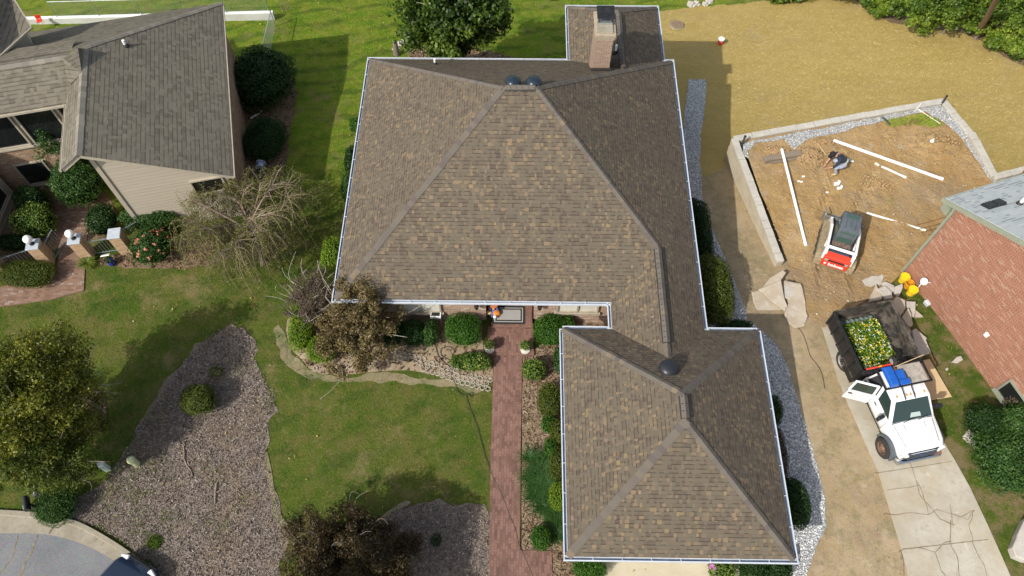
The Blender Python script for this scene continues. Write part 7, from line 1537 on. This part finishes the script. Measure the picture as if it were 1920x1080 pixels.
for s_ in (-1, 1): mb = MB(); mb.bb(-.2, .5, s_ * .405, s_ * .428, 1.15, 1.75); mb.build('side_window', bpy.data.materials['green_tinted_glass'], cabn)
mb = MB(); mb.bb(-.1, .5, -.02, .02, 1.96, 1.968); 
for y in (-.2, .2): mb.bb(-.2, .3, y - .01, y + .01, 1.93, 1.962)
mb.build('roof_rib', GREYM, cabn)
mb = MB(); W2 = .86; vs = []
pr = [(1.22, .62), (1.16, .1), (1.3, .02), (1.9, .02), (1.92, .05), (1.34, .08), (1.24, .16), (1.28, .62)]; k = len(pr)
mb.add([(x, -W2, z) for x, z in pr] + [(x, W2, z) for x, z in pr], [(i, (i + 1) % k, k + (i + 1) % k, k + i) for i in range(k)] + [tuple(range(k - 1, -1, -1)), tuple(range(k, 2 * k))])
for s_ in (-1, 1): mb.add([(1.2, s_ * W2, .08), (1.88, s_ * W2, .05), (1.26, s_ * W2, .66), (1.2, s_ * (W2 + .03), .08), (1.88, s_ * (W2 + .03), .05), (1.26, s_ * (W2 + .03), .66)], [(0, 1, 2), (3, 4, 5), (0, 1, 4, 3), (1, 2, 5, 4), (2, 0, 3, 5)])
mb.build('bucket', mat('worn_bucket_steel', col=(.3, .28, .25), rough=.5, metal=.5, vary=.2, dirt=.4), sk)
mb = MB(); mb.tube([(1.02, .92, .95), (1.75, .90, .55)], .035, 6); mb.build('side_rail', STEEL, sk)
# ---------------------------------------------------------------- the crouching worker
def skin(name, V, E_, Rr, m, parent, sub=2, root=0):
    me = bpy.data.meshes.new(name); me.from_pydata(V, E_, []); o = bpy.data.objects.new(name, me); COL.objects.link(o)
    sm = o.modifiers.new('s', 'SKIN'); sm.branch_smoothing = .6; o.modifiers.new('u', 'SUBSURF').levels = sub; o.modifiers['u'].render_levels = sub
    for i, d in enumerate(me.skin_vertices[0].data): r = Rr[i]; d.radius = (r, r) if not isinstance(r, tuple) else r; d.use_root = (i == root)
    bpy.context.view_layer.update(); dg = bpy.context.evaluated_depsgraph_get(); nm = bpy.data.meshes.new_from_object(o.evaluated_get(dg)); bpy.data.objects.remove(o); bpy.data.meshes.remove(me)
    nm.name = name; nm.materials.clear(); nm.materials.append(m); nm.polygons.foreach_set('use_smooth', [True] * len(nm.polygons)); meter_uv(nm); return link(name, nm, parent)
SKIN = mat('skin', col=(.42, .22, .15), rough=.55); NAVY = mat('navy_shirt', col=(.022, .03, .045), rough=.85, vary=.25, vs=8); JEAN = mat('faded_grey_trousers', col=(.27, .30, .37), rough=.9, vary=.25, vs=9, bump=.3, dist=.01); BOOT = mat('tan_boot', col=(.42, .31, .15), rough=.7, vary=.2); TEE = mat('grey_green_shirt_tail', col=(.27, .30, .25), rough=.9, vary=.15)
hp = gnd(1581, 309, .5, padh); pe = thing('person', 'worker in dark navy shirt and faded grey trousers squatting on the dug clay', 'person', (hp.x, hp.y, float(padh(hp.x, hp.y))), R(176)); pe.scale = (1.2, 1.2, 1.2); pe.location.x += .14; pe.location.y += .05
J = dict(pel=(0, 0, .46), sp=(.13, -.03, .60), ch=(.34, -.09, .73), nk=(.47, -.12, .77), hd=(.60, -.13, .73), ht=(.66, -.13, .80), ls=(.36, .10, .71), le=(.46, .22, .46), lw=(.66, .12, .24), rs=(.38, -.29, .71), re=(.52, -.34, .44), rw=(.70, -.12, .22),
  lh=(.02, .11, .44), lk=(.45, .24, .44), la=(.30, .27, .10), lt=(.46, .29, .05), rh=(.02, -.11, .44), rk=(.42, -.22, .34), ra=(.12, -.22, .09), rt=(.27, -.23, .04))
names = list(J); ix = {k: i for i, k in enumerate(names)}
ED = [('pel', 'sp'), ('sp', 'ch'), ('ch', 'nk'), ('nk', 'hd'), ('hd', 'ht'), ('ch', 'ls'), ('ls', 'le'), ('le', 'lw'), ('ch', 'rs'), ('rs', 're'), ('re', 'rw'), ('pel', 'lh'), ('lh', 'lk'), ('lk', 'la'), ('la', 'lt'), ('pel', 'rh'), ('rh', 'rk'), ('rk', 'ra'), ('ra', 'rt')]
RD = dict(pel=.13, sp=.125, ch=.14, nk=.055, hd=.085, ht=.075, ls=.06, le=.042, lw=.03, rs=.06, re=.042, rw=.03, lh=.095, lk=.062, la=.04, lt=.035, rh=.095, rk=.062, ra=.04, rt=.035)
skin('body', [J[k] for k in names], [(ix[a], ix[b]) for a, b in ED], [RD[k] for k in names], SKIN, pe)
def cloth(name, ks, es, grow, m):
    i2 = {k: i for i, k in enumerate(ks)}; return skin(name, [PT[k] for k in ks], [(i2[a], i2[b]) for a, b in es], [RR[k] for k in ks], m, pe)
PT = dict(J); RR = {k: v + .022 for k, v in RD.items()}
def mid(a, b, t): return tuple(Vector(J[a]).lerp(Vector(J[b]), t))
PT['lf'] = mid('le', 'lw', .35); RR['lf'] = .056; PT['rf'] = mid('re', 'rw', .35); RR['rf'] = .056; RR['nk'] = .085; RR['le'] = .066; RR['re'] = .066; PT['w'] = mid('pel', 'sp', .55); RR['w'] = .16; RR['sp'] = .155; RR['ch'] = .17
cloth('shirt', ['w', 'sp', 'ch', 'nk', 'ls', 'le', 'lf', 'rs', 're', 'rf'], [('w', 'sp'), ('sp', 'ch'), ('ch', 'nk'), ('ch', 'ls'), ('ls', 'le'), ('le', 'lf'), ('ch', 'rs'), ('rs', 're'), ('re', 'rf')], 0, NAVY)
PT['b'] = (-.07, 0, .46); RR['b'] = .165; RR['pel'] = .165; RR['lk'] = .088; RR['rk'] = .088; RR['la'] = .062; RR['ra'] = .062; RR['lh'] = .125; RR['rh'] = .125
cloth('trousers', ['pel', 'b', 'lh', 'lk', 'la', 'rh', 'rk', 'ra'], [('pel', 'b'), ('pel', 'lh'), ('lh', 'lk'), ('lk', 'la'), ('pel', 'rh'), ('rh', 'rk'), ('rk', 'ra')], 0, JEAN)
PT['t0'] = (.0, -.0, .54); RR['t0'] = .155; PT['t1'] = (.10, -.02, .60); RR['t1'] = .158
cloth('shirt_tail', ['t0', 't1'], [('t0', 't1')], 0, TEE)
for s_, a, t_ in (('l', 'la', 'lt'), ('r', 'ra', 'rt')):
    skin('boot', [tuple(Vector(J[a]) + Vector((0, 0, .07))), J[a], tuple(Vector(J[a]).lerp(Vector(J[t_]), .6)), tuple(Vector(J[t_]) + Vector((.03, 0, 0)))], [(0, 1), (1, 2), (2, 3)], [.06, .06, .052, .045], BOOT, pe, root=1)
mb = MB(); c_ = Vector(J['ht']) + Vector((-.03, 0, .0)); M = Matrix.Translation(c_) @ Matrix.Rotation(R(38), 4, 'Y'); mb.M = M; mb.lathe([(.112, -.05), (.118, .0), (.105, .06), (.06, .1), (0, .11)], 20); mb.M = Matrix.Identity(4); cp_ = mb.build('cap', mat('black_cap', col=(.012, .012, .015), rough=.8), pe, smooth=True)
mb = MB(); mb.M = M; mb.add([(.08, -.08, -.04), (.2, -.06, -.055), (.2, .06, -.055), (.08, .08, -.04), (.08, -.08, -.05), (.2, -.06, -.065), (.2, .06, -.065), (.08, .08, -.05)], [(0, 1, 2, 3), (7, 6, 5, 4), (0, 4, 5, 1), (1, 5, 6, 2), (2, 6, 7, 3), (3, 7, 4, 0)]); mb.build('brim', bpy.data.materials['black_cap'], cp_)
hd = Vector(J['hd']); mb = MB(); mb.ball(tuple(hd + Vector((.075, 0, -.035))), .02, 8, 6, sc=(1, .7, 1)); mb.ball(tuple(hd + Vector((.0, .085, .0))), .022, 8, 6, sc=(.6, .4, 1)); mb.ball(tuple(hd + Vector((.0, -.085, .0))), .022, 8, 6, sc=(.6, .4, 1)); mb.build('face_features', SKIN, pe, smooth=2)
for w_, e_, sd_ in (('lw', 'le', 1), ('rw', 're', -1)):
    w0 = Vector(J[w_]); d = (w0 - Vector(J[e_])).normalized(); sde = d.cross(Vector((0, 0, 1))).normalized(); dn = sde.cross(d).normalized()
    V = [tuple(w0), tuple(w0 + d * .045), tuple(w0 + d * .085)]; E_ = [(0, 1), (1, 2)]; RR_ = [.03, (.036, .02), (.038, .018)]
    skin('palm', V, E_, RR_, SKIN, pe, 1)
    for fi in range(4):
        b_ = w0 + d * .085 + sde * (.027 - .018 * fi); L = [.07, .078, .072, .056][fi]; skin('finger', [tuple(b_ - d * .02), tuple(b_ + d * L * .4 - dn * .004), tuple(b_ + d * L * .72 - dn * .02), tuple(b_ + d * L * .85 - dn * .045)], [(0, 1), (1, 2), (2, 3)], [.0095, .009, .0085, .007], SKIN, pe, 1)
    b_ = w0 + d * .035 + sde * .03 * sd_; skin('thumb', [tuple(b_), tuple(b_ + sde * .025 * sd_ + d * .02), tuple(b_ + sde * .03 * sd_ + d * .055 - dn * .02)], [(0, 1), (1, 2)], [.0115, .0105, .008], SKIN, pe, 1)
stick('wood_stake', 'pale wooden stake stuck in the clay beside the crouching worker', 'stake', PG(1537, 274, .05), PG(1549, 291, .06), .022, WOODPLY)
q = PG(1597, 303, .05); t = thing('cloth_scrap', 'white cloth scrap on the clay right of the crouching worker', 'cloth', tuple(q)); mb = MB(); mb.ball((0, 0, .03), .085, 12, 8, jit=.5, sc=(1.1, .8, .5)); mb.build('cloth', WHITE, t, smooth=2); mb = MB(); mb.ball((-.12, .1, .03), .075, 12, 8, jit=.5, sc=(1.2, .8, .5)); mb.build('folded_end', mat('grey_cloth', col=(.4, .4, .36), rough=.9), t, smooth=2)
# ---------------------------------------------------------------- front door group
zs = .465
def fp(px, py, z): return at(px, py, z)
a, b, c, d = fp(924, 573, zs + .01), fp(985, 573, zs + .01), fp(984, 608, zs + .01), fp(926, 607, zs + .01)
t = thing('door_mat', 'grey woven door mat with black border at the front door', 'mat', ((a.x + c.x) / 2, (a.y + c.y) / 2, zs)); w_, h_ = b.x - a.x, a.y - c.y
mb = MB(); mb.bb(-w_ / 2, w_ / 2, -h_ / 2, h_ / 2, .001, .012); mb.build('border', mat('black_mat_border', col=(.025, .024, .023), rough=.95), t); mb = MB(); mb.bb(-w_ / 2 + .09, w_ / 2 - .09, -h_ / 2 + .09, h_ / 2 - .09, .012, .016); mb.build('inner_line', mat('mat_light_line', col=(.32, .31, .29), rough=.95), t)
mb = MB(); mb.bb(-w_ / 2 + .13, w_ / 2 - .13, -h_ / 2 + .13, h_ / 2 - .13, .016, .019); mb.build('inner_border', bpy.data.materials['black_mat_border'], t); mb = MB(); mb.bb(-w_ / 2 + .19, w_ / 2 - .19, -h_ / 2 + .19, h_ / 2 - .19, .019, .022); mb.build('weave', mat('grey_mat_weave', lambda b: b.mix(b.m('GREATER_THAN', b.m('FRACT', b.m('MULTIPLY', b.sep(b.co('uv'))[0], 22.)), .5), (.22, .21, .2), (.36, .35, .33)), rough=.95), t)
def pumpkin(px, py, r, lab, z, m=ORANGE):
    p = fp(px, py, z + r * .7); t = thing('pumpkin', lab, 'pumpkin', (p.x, p.y, z), 0, 'harvest pumpkins by the door'); mb = MB(); vs = []; nu, nv = 32, 10
    for i in range(nv + 1):
        for j in range(nu):
            ph = math.pi * i / nv; th = 2 * math.pi * j / nu; q = r * (1 - .1 * abs(math.cos(th * 4))) * math.sin(ph) ** .8; vs.append((q * math.cos(th), q * math.sin(th), r * .72 + r * .72 * math.cos(ph) * (1 - .12 * math.exp(-(q / r * 4) ** 2))))
    mb.add(vs, [(i * nu + j, (i + 1) * nu + j, (i + 1) * nu + (j + 1) % nu, i * nu + (j + 1) % nu) for i in range(nv) for j in range(nu)]); mb.build('fruit', m, t, smooth=2)
    mb = MB(); mb.tube([(0, 0, r * 1.3), (.01, 0, r * 1.5), (.04, .01, r * 1.62)], [.025, .018, .016], 7); mb.build('stem', TIMBER, t, smooth=True)
pumpkin(931, 587, .17, 'largest orange pumpkin beside the door mat', zs); pumpkin(920, 577, .13, 'smaller orange pumpkin behind the scarecrow', zs); pumpkin(917, 586, .12, 'cream and orange pumpkin at the left of the mat', zs, mat('cream_pumpkin', col=(.62, .42, .2), rough=.5))
p = fp(926, 578, zs + .3); sc_ = thing('scarecrow', 'small seated scarecrow doll with orange hat and blue overalls by the door', 'scarecrow', (p.x, p.y, zs))
skin('body', [(0, 0, .18), (0, .02, .36), (0, .02, .50), (-.1, 0, .44), (-.17, -.08, .3), (.1, 0, .44), (.17, -.08, .3), (-.07, -.16, .12), (-.08, -.3, .05), (.07, -.16, .12), (.08, -.3, .05)], [(0, 1), (1, 2), (1, 3), (3, 4), (1, 5), (5, 6), (0, 7), (7, 8), (0, 9), (9, 10)], [.09, .085, .07, .045, .04, .045, .04, .055, .045, .055, .045], mat('blue_overalls', col=(.08, .12, .3), rough=.9), sc_)
mb = MB(); mb.ball((0, .02, .58), .085, 14, 9); mb.build('head', mat('sackcloth', col=(.55, .42, .25), rough=.95), sc_, smooth=2); mb = MB(); mb.lathe([(.19, .62), (.185, .63), (.09, .635), (.08, .72), (.03, .80), (0, .81)], 20, (0, .02, 0)); mb.build('hat', mat('rust_hat', col=(.45, .14, .06), rough=.9), sc_, smooth=True)
mb = MB(); mb.ball((0, -.1, .46), .06, 10, 7, jit=.3); mb.build('neckerchief', ORANGE, sc_, smooth=2)
p = fp(928, 597, zs + .05); t = thing('path_light', 'small white globe light on the stoop at the mat corner', 'light', (p.x, p.y, zs)); mb = MB(); mb.lathe([(.06, 0), (.055, .02), (.02, .03), (.02, .14)], 14); mb.build('stem', STEEL, t, smooth=True); mb = MB(); mb.ball((0, 0, .2), .075, 14, 9); mb.build('globe', WHITE, t, smooth=2)
def planter(px, py, lab):
    p = fp(px, py, .307); t = thing('urn_planter', lab, 'planter', (p.x, p.y, .305), 0, 'white urn planters on the landing'); mb = MB(); mb.lathe([(.2, 0), (.2, .06), (.1, .09), (.08, .14), (.15, .2), (.19, .3), (.2, .37), (.225, .38), (.22, .41), (.18, .405), (.16, .34)], 22); mb.build('urn', mat('pale_urn', col=(.5, .48, .42), rough=.8, vary=.15, dirt=.3) if 'pale_urn' not in bpy.data.materials else bpy.data.materials['pale_urn'], t, smooth=True)
    D = unit(rng.normal(size=(520, 3))); D[:, 2] = np.abs(D[:, 2]); P = D * rng.uniform(.5, 1, (520, 1)) * np.array([.25, .25, .24]) + np.array([0, 0, .4]); npmesh('plant', leaf_quads(P, D, .07, .04, .7), quads(520), LF['olive' if px < 950 else 'varieg'], t)
planter(918, 655, 'white urn planter with sparse plant at the left of the landing'); planter(985, 656, 'white urn planter with yellow green plant at the right of the landing')
for px, lab in ((894, 'black wall lantern left of the front door'), (1012, 'black wall lantern right of the front door')):
    q = on_front(px, 570); t = thing('wall_lantern', lab, 'lantern', (q.x, fy, 1.75), 0, 'wall lanterns by the front door'); mb = MB(); mb.bb(-.05, .05, -.03, -.001, -.1, .1); mb.tube([(0, -.02, .05), (0, -.12, .12), (0, -.18, .06)], .014, 7); mb.build('bracket', BLACK_M, t)
    mb = MB(); mb.lathe([(.03, -.22), (.07, -.2), (.095, 0), (.11, .01), (.09, .04), (.03, .1), (.012, .14)], 6, (0, -.2, 0)); mb.build('cage', BLACK_M, t)
p = gnd(820, 606); t = thing('bird_feeder', 'white box feeder on thin legs between the dark shrubs', 'feeder', tuple(p)); mb = MB()
for x in (-.17, .17): mb.tube([(x, 0, 0), (x, 0, .62)], .014, 6)
mb.build('legs', WHITE, t); mb = MB(); mb.bb(-.22, .22, -.13, .13, .62, .80); mb.build('box', WHITE, t, bevel=.01); mb = MB(); mb.bb(-.17, .17, -.08, .08, .801, .81); mb.build('opening', BLACK, t)
# ---------------------------------------------------------------- hose, cable, edging
def cable(name, lab, pts, r, m, hf=tz, off=.02):
    P = [gnd(x, y, 0, hf) for x, y in pts]; pl = dens([tuple(p)[:2] for p in P], 7); Q = [Vector((x, y, float(hf(x, y)) + off + r)) for x, y in pl]
    t = thing(name, lab, name.split('_')[-1], tuple(Q[0])); mb = MB(); mb.tube(Q, r, 6); mb.build('line', m, t, smooth=True, world=True); mb = MB(); mb.tube([Q[-1], Q[-1] + (Q[-1] - Q[-2]).normalized() * .07], r * 1.9, 8); mb.build('connector', STEEL, t, world=True)
cable('garden_hose', 'dark garden hose looping on the bed and crossing lawn and walk', [(817, 648), (822, 668), (838, 685), (852, 690), (842, 676), (828, 668), (828, 655), (842, 651), (853, 660), (848, 668), (850, 690), (846, 705), (854, 720), (857, 733), (870, 742), (886, 737), (884, 745), (874, 741), (880, 765), (893, 798), (904, 838), (911, 862), (922, 890), (935, 915), (946, 940), (956, 968), (966, 990), (973, 1020), (984, 1045), (998, 1078), (1003, 1095)], .0125, mat('dark_green_hose', col=(.03, .035, .025), rough=.5), off=.045)
cable('black_cable', 'thin black cable lying on the bare dirt beside the truck', [(1473, 597), (1492, 612), (1504, 625), (1512, 645), (1519, 668), (1532, 685), (1541, 702), (1546, 730)], .011, BLACK)
mb = MB(); ro, ri = .115, .085
for k_ in range(6):
    a0, a1 = math.pi / 3 * k_, math.pi / 3 * (k_ + 1); P4 = [(r * math.cos(a), r * math.sin(a)) for a in (a0, a1) for r in (ri, ro)]
    mb.prism([P4[0], P4[1], P4[3], P4[2]], 0, .05)
hexo = mb.build('hexagonal_paver', mat('pale_paver', col=(.35, .32, .255), rough=.9, vary=.15)); tag(hexo, 'pale hollow hexagonal paver edging the front bed', 'paver', 'hexagonal pavers along the bed edge'); hk = 0
for (xa, ya, xb, yb, rows) in [(748, 666, 800, 678, 2), (800, 680, 862, 700, 3), (862, 702, 920, 716, 3), (570, 676, 590, 694, 1), (628, 692, 660, 690, 1)]:
    A_, B_ = gnd(xa, ya), gnd(xb, yb); L = (B_ - A_).length; d = (B_ - A_).normalized(); n = Vector((-d.y, d.x, 0)); k_ = int(L / .21)
    for i in range(k_ + 1):
        for r_ in range(rows):
            if random.random() < .12: continue
            p = A_ + d * (i * .21 + .1 * (r_ % 2)) - n * (r_ * .19 - .05) + Vector((random.gauss(0, .012), random.gauss(0, .012), 0)); o = hexo if hk == 0 else hexo.copy()
            if hk: COL.objects.link(o)
            o.location = (p.x, p.y, float(tz(p.x, p.y)) + .012); o.rotation_euler = (random.gauss(0, .05), random.gauss(0, .05), math.atan2(d.y, d.x) + random.gauss(0, .1)); hk += 1
# ---------------------------------------------------------------- kerb side: car, mailbox, pedestals
cp = gnd(218, 1068 + 26); car = thing('parked_car', 'dark blue car at the kerb, cut by the bottom edge', 'car', (cp.x - .05, cp.y - 1.3, .06), R(62))
NAVYP = mat('dark_blue_car_paint', col=(.012, .022, .045), rough=.18, coat=.8)
def cprof(w, zt, zb): return [(-w * .96, zb), (-w, zb + .2), (-w * .98, zt - .12), (-w * .86, zt), (w * .86, zt), (w * .98, zt - .12), (w, zb + .2), (w * .96, zb)]
mb = MB(); loft(mb, [(-2.25, cprof(.70, .82, .38)), (-2.1, cprof(.84, .95, .28)), (-1.2, cprof(.92, 1.0, .24)), (0, cprof(.92, .98, .24)), (1.0, cprof(.92, .95, .24)), (1.8, cprof(.88, .84, .26)), (2.12, cprof(.76, .72, .32)), (2.25, cprof(.6, .6, .38))]); cb = mb.build('body', NAVYP, car, smooth=True)
mb = MB(); loft(mb, [(-1.75, [(-.72, .96), (-.5, .99), (.5, .99), (.72, .96)]), (-.9, [(-.80, .97), (-.58, 1.40), (.58, 1.40), (.80, .97)]), (.1, [(-.80, .96), (-.56, 1.43), (.56, 1.43), (.80, .96)]), (1.05, [(-.78, .93), (-.6, .96), (.6, .96), (.78, .93)])]); cbn = mb.build('cabin', GLASS_CAR, car, smooth=True)
mb = MB(); loft(mb, [(-.95, [(-.59, 1.385), (-.5, 1.42), (.5, 1.42), (.59, 1.385)]), (.12, [(-.58, 1.42), (-.5, 1.455), (.5, 1.455), (.58, 1.42)])]); mb.build('roof', NAVYP, cbn, smooth=True)
mb = MB(); mb.box((2.14, 0, .62), (.12, .9, .16)); mb.build('grille', BLACK, car, bevel=.03)
for s_ in (-1, 1):
    mb = MB(); mb.box((2.05, s_ * .6, .70), (.2, .3, .12), s_ * .35); mb.build('headlight', bpy.data.materials['lamp_glass'], car, bevel=.03); wheel(car, 1.4, s_ * .82, s_, .33, .22); wheel(car, -1.35, s_ * .82, s_, .33, .22); mb = MB(); mb.box((.75, s_ * 1.02, .98), (.12, .2, .12)); mb.build('mirror', NAVYP, car, bevel=.03)
bxp = at(49, 944, 1.25); t = thing('mailbox', 'black mailbox on a post between the yellowing tree and kerb shrub', 'mailbox', (bxp.x, bxp.y, float(tz(bxp.x, bxp.y))), R(-65)); z_ = bxp.z - t.location.z
mb = MB(); mb.bb(-.05, .05, -.05, .05, -.2, z_ - .12); mb.build('post', TIMBER, t); mb = MB(); pr = [(-.09, -.12), (.09, -.12), (.09, .03)] + [(.09 * math.cos(a), .03 + .09 * math.sin(a)) for a in [math.pi * i / 8 for i in range(1, 8)]] + [(-.09, .03)]; k_ = len(pr)
mb.add([(-.26, y, z_ + z) for y, z in pr] + [(.26, y, z_ + z) for y, z in pr], [tuple(range(k_ - 1, -1, -1)), tuple(range(k_, 2 * k_))] + [(i, (i + 1) % k_, k_ + (i + 1) % k_, k_ + i) for i in range(k_)]); mb.build('box', BLACK, t, smooth=True); mb = MB(); mb.bb(.05, .2, -.1, -.092, z_ + .0, z_ + .05); mb.build('flag', WHITE, t)
bxp = at(66, 921, 1.0); t = thing('paper_tube', 'grey newspaper tube on a stake behind the mailbox', 'tube', (bxp.x, bxp.y, float(tz(bxp.x, bxp.y))), R(-65)); z_ = bxp.z - t.location.z; mb = MB(); mb.tube([(-.22, 0, z_), (.22, 0, z_)], .085, 14); mb.build('tube', mat('grey_plastic', col=(.36, .36, .34), rough=.6), t, smooth=True); mb = MB(); mb.bb(-.025, .025, -.025, .025, -.2, z_ - .08); mb.build('stake', TIMBER, t)
for px, py, lab, m, rnd in [(203, 880, 'pale green square utility pedestal on the lawn edge', mat('pale_green_plastic', col=(.5, .58, .5), rough=.5, vary=.06), 0), (258, 871, 'yellow green round utility pedestal on the mulch edge', mat('olive_plastic', col=(.5, .52, .3), rough=.5, vary=.08), 1)]:
    p = gnd(px, py); t = thing('utility_pedestal', lab, 'pedestal', tuple(p), R(20)); mb = MB()
    if rnd: mb.lathe([(.13, -.1), (.13, .52), (.12, .56)], 20); mb.build('post', m, t, smooth=True); mb = MB(); mb.lathe([(.15, .52), (.155, .6), (.12, .68), (.05, .72), (0, .725)], 20); mb.build('dome', m, t, smooth=True)
    else: mb.bb(-.1, .1, -.09, .09, -.1, .62); mb.build('post', m, t, bevel=.015); mb = MB(); mb.bb(-.11, .11, -.1, .1, .622, .69); mb.build('lid', WHITE, t, bevel=.02)
p = gnd(212, 496); t = thing('blue_pot', 'glossy dark blue plant pot on the bed beside the railing', 'pot', tuple(p)); mb = MB(); mb.lathe([(.1, 0), (.15, .1), (.16, .22), (.13, .3), (.15, .33), (.13, .33), (.11, .26)], 20); mb.build('pot', mat('cobalt_glaze', col=(.02, .03, .25), rough=.15, coat=.6), t, smooth=True); D = unit(rng.normal(size=(120, 3))); D[:, 2] = abs(D[:, 2]); npmesh('plant', leaf_quads(D * .17 + [0, 0, .34], D, .1, .05, .6), quads(120), LF['dark'], t)
p = gnd(206, 488); t = thing('garden_sign', 'small white slanted sign behind the blue pot', 'sign', tuple(p), R(15)); mb = MB(); mb.box((0, 0, .42), (.36, .05, .2), M=Matrix.Rotation(R(50), 4, 'X')); mb.build('panel', WHITE, t, bevel=.01); mb = MB(); mb.tube([(0, 0, -.1), (0, .02, .4)], .02, 6); mb.build('stake', TIMBER, t)
p = gnd(492, 318); t = thing('hose_reel', 'pale blue hose reel in the shade of the siding house', 'reel', tuple(p)); mb = MB(); mb.M = Matrix.Translation((0, 0, .3)) @ Matrix.Rotation(R(90), 4, 'X'); mb.lathe([(.24, -.16), (.24, -.13), (.14, -.12), (.14, .12), (.24, .13), (.24, .16)], 20); mb.build('drum', mat('pale_blue_plastic', col=(.4, .47, .6), rough=.4), t, smooth=True); mb = MB(); mb.bb(-.2, .2, -.2, -.17, 0, .3); mb.bb(-.2, .2, .17, .2, 0, .3); mb.build('stand', GREYM, t)
stick('white_downpipe', 'short white downpipe elbow lying in the shade beside the lower dark bush', 'pipe', gnd(470, 222, .06), gnd(491, 208, .06), .05, PVC)
# ---------------------------------------------------------------- chain link fence and low wall behind the siding house
A_, B_ = gnd(50, 44), gnd(516, 36)
fw = thing('low_garden_wall', 'low grey wall with white coping under the chain link fence', 'wall', tuple((A_ + B_) / 2)); mb = MB()
pts = [A_, A_.lerp(B_, .5), B_]; zt2 = [float(tz(p.x, p.y)) for p in pts]
zT = max(zt2) + .35
mb.beam(Vector((A_.x, A_.y, zT - 1.2)), Vector((B_.x, B_.y, zT - 1.2)), .22, 2.4); mb.build('body', mat('grey_garden_wall', f_conc((.5, .5, .47), (.6, .6, .57), (.36, .36, .34), .4, 1.4), rough=.9, bump=.3), fw, world=True)
mb = MB(); mb.beam(Vector((A_.x, A_.y, zT + .031)), Vector((B_.x, B_.y, zT + .031)), .2, .05); mb.build('coping', WHITE, fw, world=True, bevel=.01)
def chainlink(a, b, h, lab, z0=None):
    a = Vector(a); b = Vector(b); t = thing('chain_link_fence', lab, 'fence', tuple(a)); d = b - a; L = d.length; z = Vector((0, 0, h)); k = max(1, round(L / 2.6)); mb = MB()
    for i in range(k + 1): p = a + d * (i / k); mb.tube([p, p + z * 1.03], .028, 8)
    mb.build('posts', STEEL, t, world=True); mb = MB(); mb.tube([a + z, b + z], .024, 8); mb.build('top_rail', STEEL, t, world=True); mb = MB(); s = .11; n = int((L + h) / s); u = d.normalized()
    for i in range(n):
        x0 = i * s - h
        for sg in (1, -1):
            lo, hi = max(0, -x0 / h), min(1, (L - x0) / h)
            if hi - lo < .02: continue
            q = [(x0 + h * f, f) for f in (lo, hi)]
            P = [a + u * (x if sg > 0 else L - x) + Vector((0, 0, h * f)) for x, f in q]; mb.tube(P, .0035, 3, cap=False)
    mb.build('mesh', STEEL, t, world=True)
F0, F1 = A_.lerp(B_, .135), A_.lerp(B_, .985); F0.z = F1.z = zT + .06
chainlink(F0, F1, 1.05, 'chain link fence along the white coped wall behind the siding house'); F2 = gnd(503, 112); F1b = Vector((B_.x, B_.y, F2.z * .5 + zT * .5)); F1b = gnd(517, 50)
chainlink(F2, F1b, 1.1, 'short side run of chain link fence toward the big dark bush')
p = gnd(77, 44, .4); t = thing('patio_chair', 'small red chair behind the siding house at the low wall', 'chair', (p.x, p.y, zT + .06), R(20)); t.scale = (.65, .65, .65); mb = MB(); mb.bb(-.22, .22, -.22, .22, .38, .44); mb.build('seat', RED, t, bevel=.01); mb = MB(); mb.bb(-.22, .22, .2, .25, .45, .85); mb.build('backrest', RED, t, bevel=.01)
for sx in (-1, 1):
    for sy in (-1, 1): mb = MB(); mb.bb(sx * .19 - .015, sx * .19 + .015, sy * .19 - .015, sy * .19 + .015, 0, .38); mb.build('leg', STEEL, t)
# rocks strung over the back lawn and along the far straw edge
k_ = 0
for x, y, r in [(742, 92, .2), (752, 84, .22), (760, 76, .2), (768, 68, .24), (776, 62, .26), (784, 58, .2), (764, 82, .16), (1296, 10, .28), (1306, 8, .24), (1330, 4, .26), (1322, 9, .2)]:
    p = gnd(x, y); t = thing('rock', 'grey rock in the line of rocks on the back lawn' if x < 1000 else 'grey rock at the far edge of the straw behind the chimney', 'rock', (p.x, p.y, p.z + r * .15), random.random() * 6, 'rocks on the back lawn' if x < 1000 else 'rocks at the far straw edge'); mb = MB(); mb.ball((0, 0, 0), r, 11, 8, jit=.7, sc=(1.1, .9, .6)); mb.build('stone', SLAB_G, t); k_ += 1
p = gnd(744, 103); t = thing('tree_stump', 'cut stump standing at the back gutter line', 'stump', tuple(p)); mb = MB(); mb.tube([(0, 0, -.2), (0, 0, .5), (.02, 0, .9)], [.2, .16, .13], 12); mb.build('trunk', BARK, t, smooth=True); mb = MB(); mb.lathe([(.12, .9), (.0, .912)], 12, (.02, 0, 0)); mb.build('cut_face', BLACK, t)
for i, (pts, r) in enumerate([([(344, 834), (346, 850), (345, 860), (352, 875), (358, 882), (361, 893)], .035), ([(406, 906), (404, 925), (403, 945)], .05), ([(355, 872), (352, 866)], .03)]):
    P = [gnd(x, y, .05) for x, y in pts]; t = thing('root_piece', ['twisted pale root lying on the mulch', 'short thick root stump on the mulch, below the twisted one', 'small root fork beside the twisted root'][i], 'root', tuple(P[0])); mb = MB(); mb.tube([p + Vector((0, 0, .02 * (j % 2))) for j, p in enumerate(P)], [r * (1 - .5 * j / len(P)) for j in range(len(P))], 7); mb.build('wood', TIMBER, t, smooth=True, world=True); mb = MB(); q_ = P[len(P) // 2]; mb.tube([q_, q_ + Vector((.22, .14, .05)), q_ + Vector((.36, .17, .02))], [r * .5, r * .35, .008], 6); mb.build('side_root', TIMBER, t, smooth=True, world=True)
